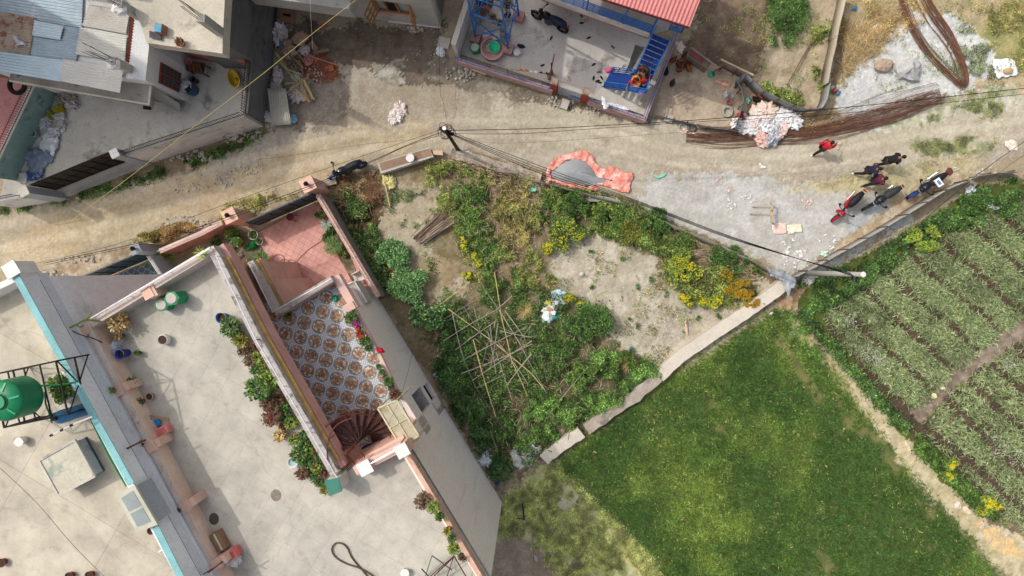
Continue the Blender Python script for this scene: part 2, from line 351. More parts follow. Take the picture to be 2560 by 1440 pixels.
Z = [ # label, polygon, colour a, colour b, patch scale /m, edge wobble px, relief, pebbles
  ('road', ROAD, (182,173,156), (164,152,132), .45, 10, .025, .35),
  ('road', [(1240,250),(1640,310),(2100,350),(2400,260),(2600,250),(2600,330),(2300,400),(1900,420),(1500,380),(1250,330)], (192,183,163), (176,166,145), .6, 30, .02, .2),
  ('road', [(0,600),(160,520),(420,440),(700,370),(860,330),(1080,300),(1080,360),(860,420),(560,530),(200,630),(0,690)], (194,179,150), (178,160,130), .6, 25, .02, .2),
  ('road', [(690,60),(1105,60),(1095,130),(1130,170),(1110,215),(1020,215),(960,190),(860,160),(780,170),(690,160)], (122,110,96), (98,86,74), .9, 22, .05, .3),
  ('road', [(690,170),(800,150),(870,190),(870,290),(800,330),(680,330)], (158,148,134), (134,124,110), .8, 22, .06, .9),
  ('road', [(740,150),(800,140),(850,165),(855,190),(770,200),(745,190)], (150,92,72), (120,78,62), 2.5, 16, .05, 1),
  ('road', [(930,155),(1010,160),(1010,210),(960,215)], (190,188,178), (150,140,124), 2.5, 16, .02, .4),
  ('road', [(1090,130),(1400,225),(1640,295),(1640,310),(1350,262),(1120,215),(1060,180)], (152,144,130), (122,112,98), .9, 14, .07, 1),
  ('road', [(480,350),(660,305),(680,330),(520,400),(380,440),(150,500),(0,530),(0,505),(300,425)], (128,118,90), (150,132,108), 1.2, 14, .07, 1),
  ('road', [(520,400),(660,345),(740,340),(720,380),(600,420),(500,450)], (176,170,158), (156,148,136), .9, 18, .04, .9),
  ('road', [(560,335),(625,320),(640,345),(570,372)], (160,105,80), (130,92,72), 2, 10, .04, .6),
  ('road', [(120,670),(360,600),(460,570),(640,500),(740,475),(790,465),(790,490),(600,560),(380,610),(350,625),(240,670),(140,700)], (196,180,156), (150,132,108), 1.1, 10, .05, .9),
  ('road', [(1570,480),(1640,440),(1760,430),(2000,455),(2130,470),(2230,500),(2290,540),(2140,630),(2000,700),(1960,680),(1800,600)], (194,192,186), (178,175,167), .8, 26, .02, .6),
  ('road', [(2150,510),(2260,500),(2290,545),(2180,590),(2110,570)], (184,190,190), (172,174,172), .9, 10, .03, 1),
  ('road', [(1950,470),(2100,440),(2250,410),(2420,385),(2480,400),(2300,450),(2200,475)], (178,170,132), (200,184,150), 1.3, 22, .04, .5),
  ('road', [(2280,360),(2420,340),(2500,345),(2480,372),(2330,390)], (132,138,106), (196,184,150), 1.6, 18, .04, .5),
  ('road', [(2240,430),(2330,400),(2440,420),(2440,450),(2300,500),(2230,520)], (170,162,128), (196,182,152), 1.8, 15, .04, .9),
  ('road', [(1960,690),(1985,690),(2130,620),(2280,530),(2330,480),(2430,440),(2400,420),(2300,470),(2130,580),(2020,660)], (196,182,158), (160,136,108), 1.2, 8, .05, .9),
  ('ground', [(2075,0),(2110,-60),(2700,-60),(2700,250),(2540,240),(2430,215),(2330,265),(2200,300),(2080,300),(2080,150)], (188,170,138), (158,146,112), .9, 20, .06, .7),
  ('ground', [(2450,60),(2560,-20),(2700,-20),(2700,190),(2540,190),(2480,170)], (172,160,112), (140,142,92), .9, 25, .05, .6),
  ('ground', [(1860,200),(2080,275),(2110,300),(2050,335),(1900,335),(1830,330)], (186,158,122), (146,122,94), 1.4, 12, .06, 1),
  ('ground', [(2070,60),(2110,40),(2120,160),(2090,240),(2070,230)], (152,130,104), (118,100,82), 2, 8, .06, 1),
  ('gravel', GRAV, (212,212,209), (192,192,189), 1.2, 16, .05, 1.3),
  ('gravel', [(2210,300),(2330,270),(2490,220),(2560,230),(2540,260),(2380,290),(2290,320),(2200,335)], (200,194,178), (148,152,118), 1.3, 16, .04, 1),
  ('plot', PLOT, (182,168,144), (160,144,120), .7, 8, .08, .7),
  ('plot', [(1740,60),(1780,-200),(1960,-200),(1930,60),(1900,180),(1860,200),(1690,160)], (136,118,98), (108,92,76), .9, 22, .12, .6),  # tilled soil, coloured darker still for the house roof's shade
  ('coop', COOP, (192,176,154), (176,158,136), .8, 5, .04, .4),
  ('coop', [(1690,200),(1750,205),(1740,240),(1700,270),(1690,240)], (140,126,108), (168,152,132), 2, 16, .03, .4),
  ('garden', GARDEN, (152,138,112), (120,108,80), .8, 6, .08, .6),
  ('garden', [(940,480),(1010,450),(1090,470),(1100,540),(1060,620),(1180,700),(1100,770),(1030,700),(960,620),(920,560)], (186,176,154), (166,154,130), .9, 22, .08, .8),
  ('garden', [(1390,590),(1500,580),(1640,640),(1660,720),(1880,760),(1900,690),(1950,740),(1800,850),(1660,940),(1600,900),(1540,860),(1520,780),(1420,750),(1380,690)], (192,184,166), (172,162,142), .9, 18, .07, 1.1),
  ('garden', [(1020,640),(1090,640),(1170,680),(1120,720),(1050,720)], (168,150,122), (146,130,100), 1, 18, .06, .4),
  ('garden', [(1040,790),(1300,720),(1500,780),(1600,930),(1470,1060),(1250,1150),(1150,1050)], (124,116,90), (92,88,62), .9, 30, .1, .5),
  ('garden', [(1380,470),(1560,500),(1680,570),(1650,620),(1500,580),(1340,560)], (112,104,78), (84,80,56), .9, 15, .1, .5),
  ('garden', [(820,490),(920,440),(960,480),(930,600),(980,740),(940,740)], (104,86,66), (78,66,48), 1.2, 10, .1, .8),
  ('garden', [(1090,830),(1130,900),(1200,1060),(1290,1190),(1256,1250),(1160,1090),(1070,920)], (150,136,116), (112,96,78), 2.4, 8, .08, 1.2),
  ('garden', [(1240,1160),(1400,1080),(1440,1110),(1370,1170),(1262,1245)], (160,146,124), (122,106,86), 1.8, 10, .08, 1.2),
  ('lawn', LAWN, (186,182,142), (158,162,108), 1.6, 14, .05, .5),
  ('lawn', [(1225,1345),(1310,1340),(1340,1380),(1450,1400),(1440,1600),(1200,1600)], (150,138,124), (132,120,106), 1, 12, .05, .4),
  ('lawn', [(1510,1260),(1560,1310),(1620,1400),(1660,1470),(1620,1480),(1560,1380)], (206,188,140), (178,168,108), 1.6, 12, .04, .4),
  ('lawn', [(1330,1230),(1430,1210),(1500,1290),(1480,1350),(1380,1330)], (184,178,156), (168,164,132), 1.5, 20, .04, .4),
  ('field', WHEAT, (96,104,60), (124,122,78), .8, 22, .05, .2),
  ('garlic_bed', GARLIC, (92,78,64), (76,64,52), 1, 5, .06, .4),
  ('garlic_bed', [(2000,700),(2160,640),(2340,540),(2450,470),(2560,440),(2560,480),(2300,600),(2150,700),(2060,800),(2180,960),(2300,1110),(2480,1290),(2440,1290),(2270,1100),(2150,950),(2000,800)], (96,106,54), (76,88,42), 1.2, 12, .06, .3),
  ('garlic_bed', [(2280,1030),(2400,910),(2520,810),(2600,760),(2600,830),(2500,890),(2380,980),(2310,1060)], (158,144,128), (120,106,92), 1.6, 10, .05, .8),
  ('garlic_bed', [(2440,1240),(2600,1330),(2620,1400),(2480,1310)], (120,104,88), (146,128,104), 1.6, 10, .05, .8),
  ('footpath', PATHW, (202,188,158), (176,164,126), 1.6, 9, .03, .7),
  ('footpath', [(1945,730),(1990,700),(2030,690),(2010,740),(1980,790),(1955,800),(1948,765)], (184,158,126), (140,112,86), 2, 8, .05, .8),
  ('footpath', [(1975,815),(1990,812),(2005,832),(1995,850),(1978,845)], (232,228,220), (205,196,182), 3, 6, .04, .8),
  ('footpath', [(2450,1300),(2500,1320),(2560,1370),(2560,1400),(2480,1360),(2440,1320)], (222,188,134), (205,180,136), 1.6, 9, .03, .4),
  ('footpath', [(2060,880),(2110,940),(2150,1000),(2120,1000),(2070,930)], (180,168,126), (150,146,96), 2, 8, .03, .4),
]
def terrain():
 x0, x1, y0, y1, st = -29.5, 27.5, -17.5, 15.5, .07
 nx = int((x1 - x0) / st) + 1; ny = int((y1 - y0) / st) + 1
 X, Y = np.meshgrid(np.linspace(x0, x1, nx), np.linspace(y0, y1, ny))
 px, py = to_px(X, Y)
 col = np.zeros(X.shape + (3,)); f = fbm(X * .5 + 40, Y * .5 + 40)[..., None]
 col[:] = np.array((176, 162, 138)) * f + np.array((150, 134, 110)) * (1 - f)
 lab = np.zeros(X.shape, int); names = ['ground']; rel = np.full(X.shape, .04); peb = np.full(X.shape, .5)
 n1 = fbm(X * 1.1 + 5, Y * 1.1 + 60, 5) - .5; n2 = fbm(X * 1.1 + 90, Y * 1.1 + 15, 5) - .5
 f1 = fbm(X * 5 + 3, Y * 5 + 31, 3) - .5; f2 = fbm(X * 5 + 53, Y * 5 + 77, 3) - .5
 for i, (name, poly, ca, cb, sc, wob, rl, pb) in enumerate(Z):
  jit = rng.normal(0, wob * .22, X.shape)
  m = inpoly(px + n1 * wob * 3.2 + f1 * wob * 1.6 + jit, py + n2 * wob * 3.2 + f2 * wob * 1.6 + jit, poly)
  t = fbm(X * sc * 2 + 7 * i, Y * sc * 2 + 3 * i, 5); t = np.clip((t - .32) / .36, 0, 1)[..., None]
  c = np.array(ca) * t + np.array(cb) * (1 - t)
  col[m] = c[m]
  ml = inpoly(px, py, poly)
  if name not in names: names.append(name)
  lab[ml] = names.index(name); rel[m] = rl; peb[m] = pb
 # tyre tracks along the road: paler, smooth bands
 for line, w, c, s in (([(0,560),(200,520),(420,455),(640,385),(860,335),(1100,300),(1400,300),(1700,375),(2000,395),(2300,335),(2600,290)], 16, (212,201,178), .5),
        ([(0,620),(220,575),(460,500),(700,425),(900,375),(1150,335),(1400,345),(1700,410),(2000,425),(2300,370),(2600,330)], 14, (212,201,180), .5),
        ([(0,590),(210,548),(440,478),(670,405),(880,355),(1130,318),(1400,322),(1700,392),(2000,410),(2300,352),(2600,310)], 8, (140,128,108), .3),
        ([(0,548),(200,508),(420,444),(640,374),(860,326),(1100,292),(1420,292),(1700,362),(2000,384),(2300,322),(2600,280)], 4, (140,128,108), .28),
        ([(0,606),(220,562),(450,490),(690,414),(890,366),(1140,326),(1360,336),(1700,402),(2000,418),(2300,362),(2600,322)], 4, (142,130,110), .28),
        ([(0,640),(240,596),(470,520),(710,446),(910,392),(1160,345),(1380,356),(1700,424),(1960,440),(2280,390)], 5, (146,132,110), .25),
        ([(900,180),(960,240),(1040,300),(1180,330),(1500,345),(1900,400)], 6, (150,138,116), .2)):
  d = np.full(X.shape, 1e9)
  for (ax, ay), (bx, by) in zip(line[:-1], line[1:]):
   t = np.clip(((px - ax) * (bx - ax) + (py - ay) * (by - ay)) / ((bx - ax) ** 2 + (by - ay) ** 2), 0, 1)
   d = np.minimum(d, np.hypot(px - ax - t * (bx - ax), py - ay - t * (by - ay)))
  k = (np.exp(-(d / w) ** 2) * s * (names.index('road') == lab) * np.clip(fbm(X * 1.5, Y * 1.5 + 9) * 2 - .3, 0, 1))[..., None]
  col = col * (1 - k) + np.array(c) * k
 # two damp patches and the scoured gravel
 n3 = fbm(X * 14 + 3, Y * 14, 2)[..., None]; col *= (.9 + .2 * n3)
 col *= 1 + rng.normal(0, .015, X.shape)[..., None]
 c = np.clip(col / 255, 0, 1); c = np.where(c <= .04045, c / 12.92, ((c + .055) / 1.055) ** 2.4)
 zz = -rel * (fbm(X * 2.2, Y * 2.2, 5) * 1.6 + .6 * rng.random(X.shape) * peb)
 Vt = np.stack([X, Y, zz], -1).reshape(-1, 3); C = c.reshape(-1, 3); Pb = peb.reshape(-1)
 I = np.arange(nx * ny).reshape(ny, nx)
 Fq = np.stack([I[:-1, :-1], I[:-1, 1:], I[1:, 1:], I[1:, :-1]], -1).reshape(-1, 4); fl = lab[:-1, :-1].reshape(-1)
 a = NT('soil_surface'); at = a.n('ShaderNodeAttribute', attribute_name='Col'); co = a.coord()
 vr = a.n('ShaderNodeTexVoronoi'); vr.inputs['Scale'].default_value = 11; a.l(co, vr.inputs['Vector'])
 sep = a.n('ShaderNodeSeparateColor'); a.l(vr.outputs['Color'], sep.inputs[0])
 big = a.math('GREATER_THAN', sep.outputs[0], .86); near = a.math('LESS_THAN', vr.outputs['Distance'], .34)
 peb_n = a.n('ShaderNodeAttribute', attribute_name='Peb')
 pm = a.math('MULTIPLY', a.math('MULTIPLY', big, near), a.math('MULTIPLY', peb_n.outputs['Fac'], .55))
 nz = a.noise(co, 22, 5, .75); nz2 = a.noise(co, 3.5, 5, .7)
 col1 = a.mix(1., at.outputs['Color'], a.ramp(nz, [(.3, .84), (.72, 1.12)]), 'MULTIPLY')
 col1 = a.mix(1., col1, a.ramp(nz2, [(.28, .86), (.7, 1.1)]), 'MULTIPLY')
 col1 = a.mix(pm, col1, a.ramp(sep.outputs[1], [(0., (.30, .27, .23)), (1., (.72, .70, .66))]))
 a.l(col1, a.b.inputs['Base Color']); a.b.inputs['Roughness'].default_value = .95; a.b.inputs['Specular IOR Level'].default_value = .1
 a.bump(nz, .35, .03)
 for k, nm in enumerate(names):
  sel = Fq[fl == k]
  if not len(sel): continue
  u, inv = np.unique(sel, return_inverse=True)
  o = npmesh(nm, Vt[u], inv.reshape(-1, 4), C[u], a.m, kind='structure', smooth=True)
  pa = o.data.attributes.new('Peb', 'FLOAT', 'POINT'); pa.data.foreach_set('value', Pb[u].astype(np.float32))
  if nm == 'ground':
   g = o
 mb = MB(); E = 160
 for q in ([(-E, -E), (E, -E), (E, y0), (-E, y0)], [(-E, y1), (E, y1), (E, E), (-E, E)], [(-E, y0), (x0, y0), (x0, y1), (-E, y1)], [(x1, y0), (E, y0), (E, y1), (x1, y1)]):
  mb.add([(x, y, -.03) for x, y in q], [(0, 1, 2, 3)])
 mb.build('outer_ground', M((160, 150, 118), 1, 0, .3, .05, .3, 1.5), kind='structure', loc=(0, 0, 0))
terrain()

# ------------------------------------------------------------------ vegetation
def scat(poly, n, z=0., wob=0):
 xs = [p[0] for p in poly]; ys = [p[1] for p in poly]; out = []; k = 0
 while k < n:
  x = rng.uniform(min(xs), max(xs), n * 2); y = rng.uniform(min(ys), max(ys), n * 2)
  m = inpoly(x + rng.normal(0, wob, len(x)), y + rng.normal(0, wob, len(x)), poly); out.append(np.stack([x[m], y[m]], 1)); k += m.sum()
  if len(out) > 60: break
 q = np.concatenate(out)[:n]; return Pn(q[:, 0], q[:, 1], z)
def rdir(n, up=.8, sp=1.):
 D = rng.normal(0, sp, (n, 3)); D[:, 2] = np.abs(rng.normal(up, .35, n)); return D
def blades(poly, n, h, w, cols, lean=(0, 0), wob=4, clump=.0, sp=.5):
 C = scat(poly, n, 0, wob); D = rdir(n, 1., sp); D[:, 0] += lean[0]; D[:, 1] += lean[1]
 k = fbm(C[:, 0] * .7 + 11, C[:, 1] * .7 + 5, 4); hh = h * (.55 + .9 * k) * rng.uniform(.7, 1.25, n)
 return C, D, hh, w * rng.uniform(.5, 1.3, n), cols(C, k)
def wheat():
 n = 150000; g = np.array([lin(c) for c in ((102,136,66), (130,158,78), (164,174,98), (80,112,58), (182,182,112))])
 def cols(C, k):
  pxy = to_px(C[:, 0], C[:, 1]); x, y = pxy
  k2 = fbm(C[:, 0] * .45 + 31, C[:, 1] * .45 + 5, 4)
  dark = np.zeros(len(C))
  for (cx, cy, r) in ((1690,1040,70), (1500,1170,75), (1560,1110,70), (1640,1070,55), (1870,960,60), (2100,1150,70), (2260,1260,100), (2380,1370,80), (1930,1290,60), (1720,1420,60), (1600,1310,50)):
   dark = np.maximum(dark, np.exp(-((x - cx) ** 2 + (y - cy) ** 2) / r ** 2))
  t = np.clip(k2 * 2.6 - 1.0 - dark * .9 + rng.normal(0, .22, len(C)), 0, 1)[:, None]
  a = g[3] * (1 - t) + g[1] * t * .94; yel = (fbm(C[:, 0] * 8 + 20, C[:, 1] * 8, 2) + rng.normal(0, .06, len(C)) > .93 - .2 * k2)[:, None]
  a = np.where(yel, np.where(rng.random((len(C), 1)) < .6, g[2], g[4]), a)
  tone = .3 + .62 * fbm(C[:, 0] * 3.5, C[:, 1] * 3.5 + 8, 4)[:, None] + .95 * fbm((C[:, 0] + C[:, 1]) * 9, (C[:, 0] - C[:, 1]) * 4.5 + 8, 3)[:, None] + .25 * (fbm(C[:, 0] * 1.2 + 70, C[:, 1] * 1.2, 3)[:, None] - .5)
  return a * (tone - .1) * np.array([1.68, 1.55, 1.5]) * rng.uniform(.65, 1.35, (len(C), 1))
 C, D, L, W, c = blades(WHEAT, n, .27, .036, cols, (-.8, .5), 10, sp=.95)
 px, py = to_px(C[:, 0], C[:, 1])
 bare = np.zeros(n, bool)
 for line in ([(2100,1000),(2130,1060),(2200,1110),(2250,1180)], [(1930,820),(1980,900),(2060,1010),(2110,1080)], [(2040,1360),(2080,1430)], [(1780,1010),(1800,1070)], [(2290,1230),(2330,1290)], [(1560,1340),(1600,1400)]):
  for (ax, ay), (bx, by) in zip(line[:-1], line[1:]):
   t = np.clip(((px - ax) * (bx - ax) + (py - ay) * (by - ay)) / ((bx - ax) ** 2 + (by - ay) ** 2), 0, 1)
   bare |= (np.hypot(px - ax - t * (bx - ax), py - ay - t * (by - ay)) < 15) & (fbm(C[:, 0] * 2, C[:, 1] * 2) > .47)
 k = ~bare & (fbm(C[:, 0] * 7, C[:, 1] * 6 + 33, 3) > .33)
 V, Fq, cc = leaves(C[k], D[k], L[k], W[k], c[k], .25)
 npmesh('wheat', V, Fq, cc, LEAF, label='dense green wheat filling the triangular field below the low wall', cat='wheat', kind='stuff')
wheat()
def garlic():
 n = 62000; base = np.array([lin(c) for c in ((182,200,146), (158,180,126), (212,220,174), (136,160,106), (196,196,146))])
 C = scat([(2060,780),(2170,700),(2330,600),(2480,520),(2800,470),(2800,800),(2560,790),(2420,900),(2290,1020),(2190,960)], n, 0, 5)
 C2 = scat([(2300,1060),(2400,960),(2560,850),(2800,760),(2800,1500),(2580,1350),(2460,1230),(2330,1100)], n // 2, 0, 5)
 A = np.concatenate([C, C2]); px, py = to_px(A[:, 0], A[:, 1])
 w = fbm(A[:, 0] * .8, A[:, 1] * .8) * 22
 # furrows run from upper left to lower right of the bed
 u = (px * .62 - py * .785 * -1) ; q = (px - 2000) * .60 + (py - 700) * .0
 d = (-(px - 2000) * .66 + (py - 700) * .75 + w) / 74.
 fr = np.abs(d - np.floor(d) - .5) * 2            # 0 centre of the bed row, 1 furrow
 keep = (fr < .73 + .16 * (fbm(A[:, 0] * 2.2, A[:, 1] * 2.2 + 4, 3) - .5) * 2 + rng.normal(0, .05, len(A))) & (fbm(A[:, 0] * 3, A[:, 1] * 3 + 40, 2) > .27)
 A = A[keep]; px = px[keep]; m = len(A); D = rdir(m, .75, .75)
 patch = fbm(A[:, 0] * .9 + 7, A[:, 1] * .9, 3)
 c = base[rng.integers(0, 5, m)] * rng.uniform(.7, 1.25, (m, 1)) * (1 - .25 * (patch[:, None] > .55)) * np.where((px > 2330) & (to_px(A[:, 0], A[:, 1])[1] > 960), 1.05, 1.)[:, None]
 V, Fq, cc = leaves(A, D, .34 * rng.uniform(.6, 1.3, m), .042 * rng.uniform(.6, 1.2, m), c * rng.uniform(.7, 1.3, (m, 1)), .35)
 npmesh('garlic_crop', V, Fq, cc, LEAF, label='rows of grey green garlic leaves on dark furrowed beds', cat='garlic crop', kind='stuff')
garlic()
def mass(name, spec, label, cat):
 Vs = []; Fs = []; Cs = []; o = 0
 for poly, n, h, L, W, cols, thr in spec:
  C = scat(poly, n, 0, 6); k = fbm(C[:, 0] * 1.3 + 3, C[:, 1] * 1.3 + 9, 4); kk = k > thr
  C = C[kk]; k = k[kk]; m = len(C); z = rng.random(m) ** .6 * h * np.clip((k - thr) * 5 + .25, 0, 1.3); C[:, 2] = z
  D = rdir(m, .4, .7); c = colmix(m, cols, .3)
  tone = np.clip((fbm(C[:, 0] * 3.2, C[:, 1] * 3.2, 3) - .5) * 2.2 + 1., .55, 1.5)[:, None]
  V, Fq, cc = leaves(C, D, L * rng.uniform(.6, 1.4, m), W * rng.uniform(.7, 1.3, m), c * tone, .2)
  Vs.append(V); Fs.append(Fq + o); Cs.append(cc); o += len(V)
 return npmesh(name, np.concatenate(Vs), np.concatenate(Fs), np.concatenate(Cs), LEAF, label=label, cat=cat, kind='stuff')
G1 = ((70,104,46), (92,126,54), (116,142,66), (56,84,38)); G2 = ((120,132,62), (150,150,78), (96,112,50), (168,156,90))
G3 = ((64,96,52), (80,112,66), (50,78,44)); DRY = ((170,148,96), (140,120,78), (196,172,112), (120,104,70))
mass('weeds', [
  ([(1060,410),(1170,400),(1330,440),(1370,520),(1330,620),(1400,700),(1300,760),(1180,700),(1130,560),(1080,500)], 26000, .35, .12, .045, G2 + G1[:2], .45),
  ([(1130,450),(1220,480),(1240,600),(1300,700),(1240,740),(1150,600)], 12000, .4, .11, .045, G1, .42),
  ([(1230,450),(1330,470),(1330,600),(1270,640),(1220,560)], 9000, .3, .13, .04, DRY + G2, .42),
  ([(1110,760),(1250,700),(1500,760),(1560,850),(1650,930),(1480,1050),(1370,1120),(1290,1190),(1180,1080),(1100,930),(1060,830)], 44000, .4, .12, .05, G1 + G3, .38),
  ([(1380,950),(1560,850),(1650,930),(1480,1050),(1300,1130),(1240,1080)], 26000, .55, .12, .055, ((110,146,66), (88,122,52), (136,166,84), (66,100,42)), .46),
  ([(1040,780),(1120,780),(1180,920),(1240,1100),(1290,1190),(1240,1200),(1130,1020)], 14000, .35, .14, .08, G3, .42),
  ([(1370,470),(1480,480),(1600,520),(1680,580),(1660,640),(1560,600),(1400,570),(1340,540)], 18000, .5, .13, .055, G1 + G2[:2], .38),
  ([(1650,590),(1800,600),(1890,660),(1900,750),(1860,770),(1740,760),(1660,700)], 13000, .4, .12, .05, G1 + G2, .42),
  ([(860,470),(940,540),(950,640),(980,720),(930,700),(880,600)], 9000, .3, .14, .06, G3 + G1 + DRY[:1], .38),
  ([(820,440),(940,430),(960,520),(930,560),(860,500)], 5000, .2, .2, .02, ((110,84,60), (84,64,48), (140,112,80)), .40),
  ([(1130,370),(1380,440),(1380,490),(1250,450),(1130,420)], 5000, .16, .2, .02, ((140,124,100), (110,94,74), (160,146,120)), .42),
  ], 'tangled green and dry weeds covering the walled garden plot', 'weeds')
mass('field_edge_weeds', [
  ([(1990,710),(2150,650),(2330,545),(2440,475),(2560,440),(2560,520),(2350,590),(2200,680),(2080,760),(2060,830),(2170,960),(2290,1090),(2260,1100),(2130,940),(2000,790)], 34000, .3, .13, .06, G1 + G3, .42),
  ([(2280,1080),(2330,1120),(2480,1280),(2520,1320),(2470,1300),(2260,1100)], 7000, .25, .13, .06, G1, .38),
  ([(1930,770),(1990,790),(2060,900),(2000,880),(1930,830)], 5000, .2, .2, .03, G1, .4),
  ], 'lush green weeds along the edge of the garlic beds', 'weeds')
mass('verge_weeds', [
  ([(1900,-40),(2010,-40),(2015,40),(1985,90),(1960,125),(1925,115),(1935,70)], 7000, .4, .18, .035, G1 + G3, .46),
  ([(2030,70),(2075,80),(2060,200),(2070,260),(1990,262),(1900,230),(1900,210),(1990,240),(2045,240),(2035,160)], 6000, .3, .13, .06, G1 + G2, .46),
  ([(2240,330),(2300,300),(2490,230),(2540,260),(2480,290),(2330,310),(2260,335)], 5000, .12, .09, .03, ((112,124,78), (136,142,96)), .50),
  ([(2270,365),(2400,340),(2500,345),(2480,372),(2330,392)], 4500, .1, .08, .03, ((112,124,78), (136,142,96)), .46),
  ([(2400,60),(2480,90),(2500,180),(2430,240),(2380,200)], 3500, .1, .08, .04, ((112,124,78), (90,104,62)), .48),
  ([(1950,470),(2250,410),(2420,385),(2400,420),(2200,475)], 3000, .08, .08, .02, ((150,146,100), (120,122,78)), .50),
  ([(340,440),(560,370),(660,320),(660,335),(560,392),(380,450),(150,510),(0,535),(0,515),(150,495)], 8000, .12, .1, .05, G3 + G1, .42),
  ([(480,540),(640,490),(740,470),(740,490),(560,560)], 2500, .12, .1, .05, G2, .5),
  ([(1240,1265),(1390,1155),(1480,1245),(1560,1315),(1640,1400),(1660,1500),(1400,1440),(1300,1350),(1235,1330)], 40000, .08, .11, .03, ((150,158,92), (160,164,106), (120,134,76)), .38),
  ([(1500,250),(1300,200),(1180,180),(1170,190),(1480,280)], 1500, .06, .08, .03, ((120,116,90),), .5),
  ([(2440,30),(2560,-20),(2640,0),(2640,190),(2500,180)], 8000, .12, .12, .03, ((140,140,84), (168,154,104), (104,116,66)), .45),
  ([(2100,0),(2330,0),(2300,60),(2180,120),(2120,160),(2080,150)], 6000, .1, .16, .02, DRY, .45),
  ], 'low scattered grass and weeds on the verges beside the dirt road', 'weeds')
# white flowers in the garlic and small flowers, one mass each
mass('ground_sprigs', [
  ([(1390,590),(1500,580),(1640,640),(1660,720),(1880,760),(1900,690),(1950,740),(1800,850),(1660,940),(1600,900),(1540,860),(1520,780),(1420,750),(1380,690)], 9000, .08, .09, .04, G3 + G1 + DRY, .56),
  ([(960,480),(1090,470),(1100,540),(1060,640),(1180,700),(1100,770),(1030,700),(960,560)], 7000, .1, .1, .045, G3 + G1, .53),
  ([(1700,20),(1900,180),(2060,270),(2100,60),(2000,0)], 5000, .1, .09, .04, G1 + G2, .56),
  ([(1880,200),(2060,280),(2100,320),(1900,340)], 3000, .08, .1, .03, DRY + G2, .5),
  ([(2080,0),(2500,0),(2560,230),(2300,300),(2110,280)], 9000, .08, .09, .035, G2 + G1, .54),
  ], 'tiny sprigs and weeds dotted over the sandy soil', 'weeds')
def specks(name, spots, label, cat, col, sz=.035, hz=(.2, .45)):
 Vs = []; Fs = []; o = 0
 for cx, cy, r, n in spots:
  a = rng.uniform(0, 6.28, n); q = r * np.sqrt(rng.random(n)); C = Pn(cx + q * np.cos(a), cy + q * np.sin(a), 0.); C[:, 2] = rng.uniform(*hz, n)
  for rot in (0, 1.05, 2.1):
   D = np.stack([np.cos(a + rot), np.sin(a + rot), np.full(n, .15)], 1)
   V, Fq, _ = leaves(C - D * sz * .5, D, sz, sz * .7, np.zeros((n, 3))); Vs.append(V); Fs.append(Fq + o); o += len(V)
 V = np.concatenate(Vs); c = np.tile(lin(col), (len(V), 1)) * rng.uniform(.85, 1.1, (len(V), 1))
 return npmesh(name, V, np.concatenate(Fs), c, LEAF, label=label, cat=cat, kind='stuff')
specks('white_flowers', [(2165,880,22,90), (2190,900,16,60), (2120,798,14,40), (1665,840,24,90), (1745,850,18,70), (1660,815,20,30), (2520,910,24,60), (2485,1110,30,80), (2530,1140,25,60), (572,608,12,26)],
   'sprinkled white flower heads among the beds and the sandy soil', 'flowers', (228,224,220), .05, (.25, .4))
specks('orange_flowers', [(1535,1000,9,5)], 'few orange marigold heads by the garden wall', 'flowers', (240,140,40), .09, (.4, .5))

def shrub(name, cx, cy, w, d, h, cols, label, cat='shrub', n=2600, flowers=None, L=.11, W=.055, clumps=9, group=None, stems=5, fn=260, rz=0):
 p = P(cx, cy, 0); p.z = -.05; t = thing(name, label, cat, p, 0, group)
 ca, sa = math.cos(rz), math.sin(rz); cl = []
 for i in range(clumps):
  a = rng.uniform(0, 6.28); r = math.sqrt(rng.random()) * .44
  x, y = r * math.cos(a) * w, r * math.sin(a) * d; cl.append((x * ca - y * sa, x * sa + y * ca, h * rng.uniform(.45, .72), rng.uniform(.13, .27)))
 Cs = []; Ds = []; tone = []
 for (x, y, z, s) in cl:
  m = n // clumps; u = rng.normal(0, 1, (m, 3)); u /= np.linalg.norm(u, axis=1, keepdims=True); u[:, 2] = u[:, 2] * .9 + .1
  rad = rng.uniform(.55, 1.05, (m, 1)); Cs.append(np.array([x, y, z]) + u * rad * np.array([s * w * .75, s * d * .75, s * h * 1.05])); Ds.append(u + rng.normal(0, .5, (m, 3)) + [0, 0, .25]); tone.append(np.full(m, rng.uniform(.75, 1.3)))
 C = np.concatenate(Cs); D = np.concatenate(Ds); C[:, 2] = np.maximum(C[:, 2], .04); C += np.array(p)
 c = colmix(len(C), cols, .28) * np.concatenate(tone)[:, None]
 V, Fq, cc = leaves(C, D, L * rng.uniform(.6, 1.3, len(C)), W * rng.uniform(.7, 1.3, len(C)), c, .15)
 npmesh('crown', V, Fq, cc, LEAF, parent=t)
 mb = MB()
 for i in range(stems):
  x, y, z, s = cl[i % len(cl)]; mb.tube([p + Vector((0, 0, -.02)), p + Vector((x * .4, y * .4, z * .5)), p + Vector((x, y, z))], [.022, .014, .006], 5)
 mb.build('stem', M((96, 84, 60)), t)
 if flowers:
  m = fn; i = rng.integers(0, len(C), m); Cf = C[i] + np.stack([rng.normal(0, .02, m), rng.normal(0, .02, m), np.full(m, .0)], 1); Cf[:, 2] = np.maximum(Cf[:, 2], p.z + h * .7) + .1; Vs = []; Fs = []; o = 0
  for rot in (0, 1.05, 2.1):
   D = np.stack([np.cos(i + rot), np.sin(i + rot), np.full(m, .2)], 1); V, Fq, _ = leaves(Cf - D * .035, D, .07, .055, np.zeros((m, 3))); Vs.append(V); Fs.append(Fq + o); o += len(V)
  V = np.concatenate(Vs); npmesh('blossom', V, np.concatenate(Fs), np.tile(lin(flowers), (len(V), 1)) * rng.uniform(.85, 1.1, (len(V), 1)), LEAF, parent=t)
 return t
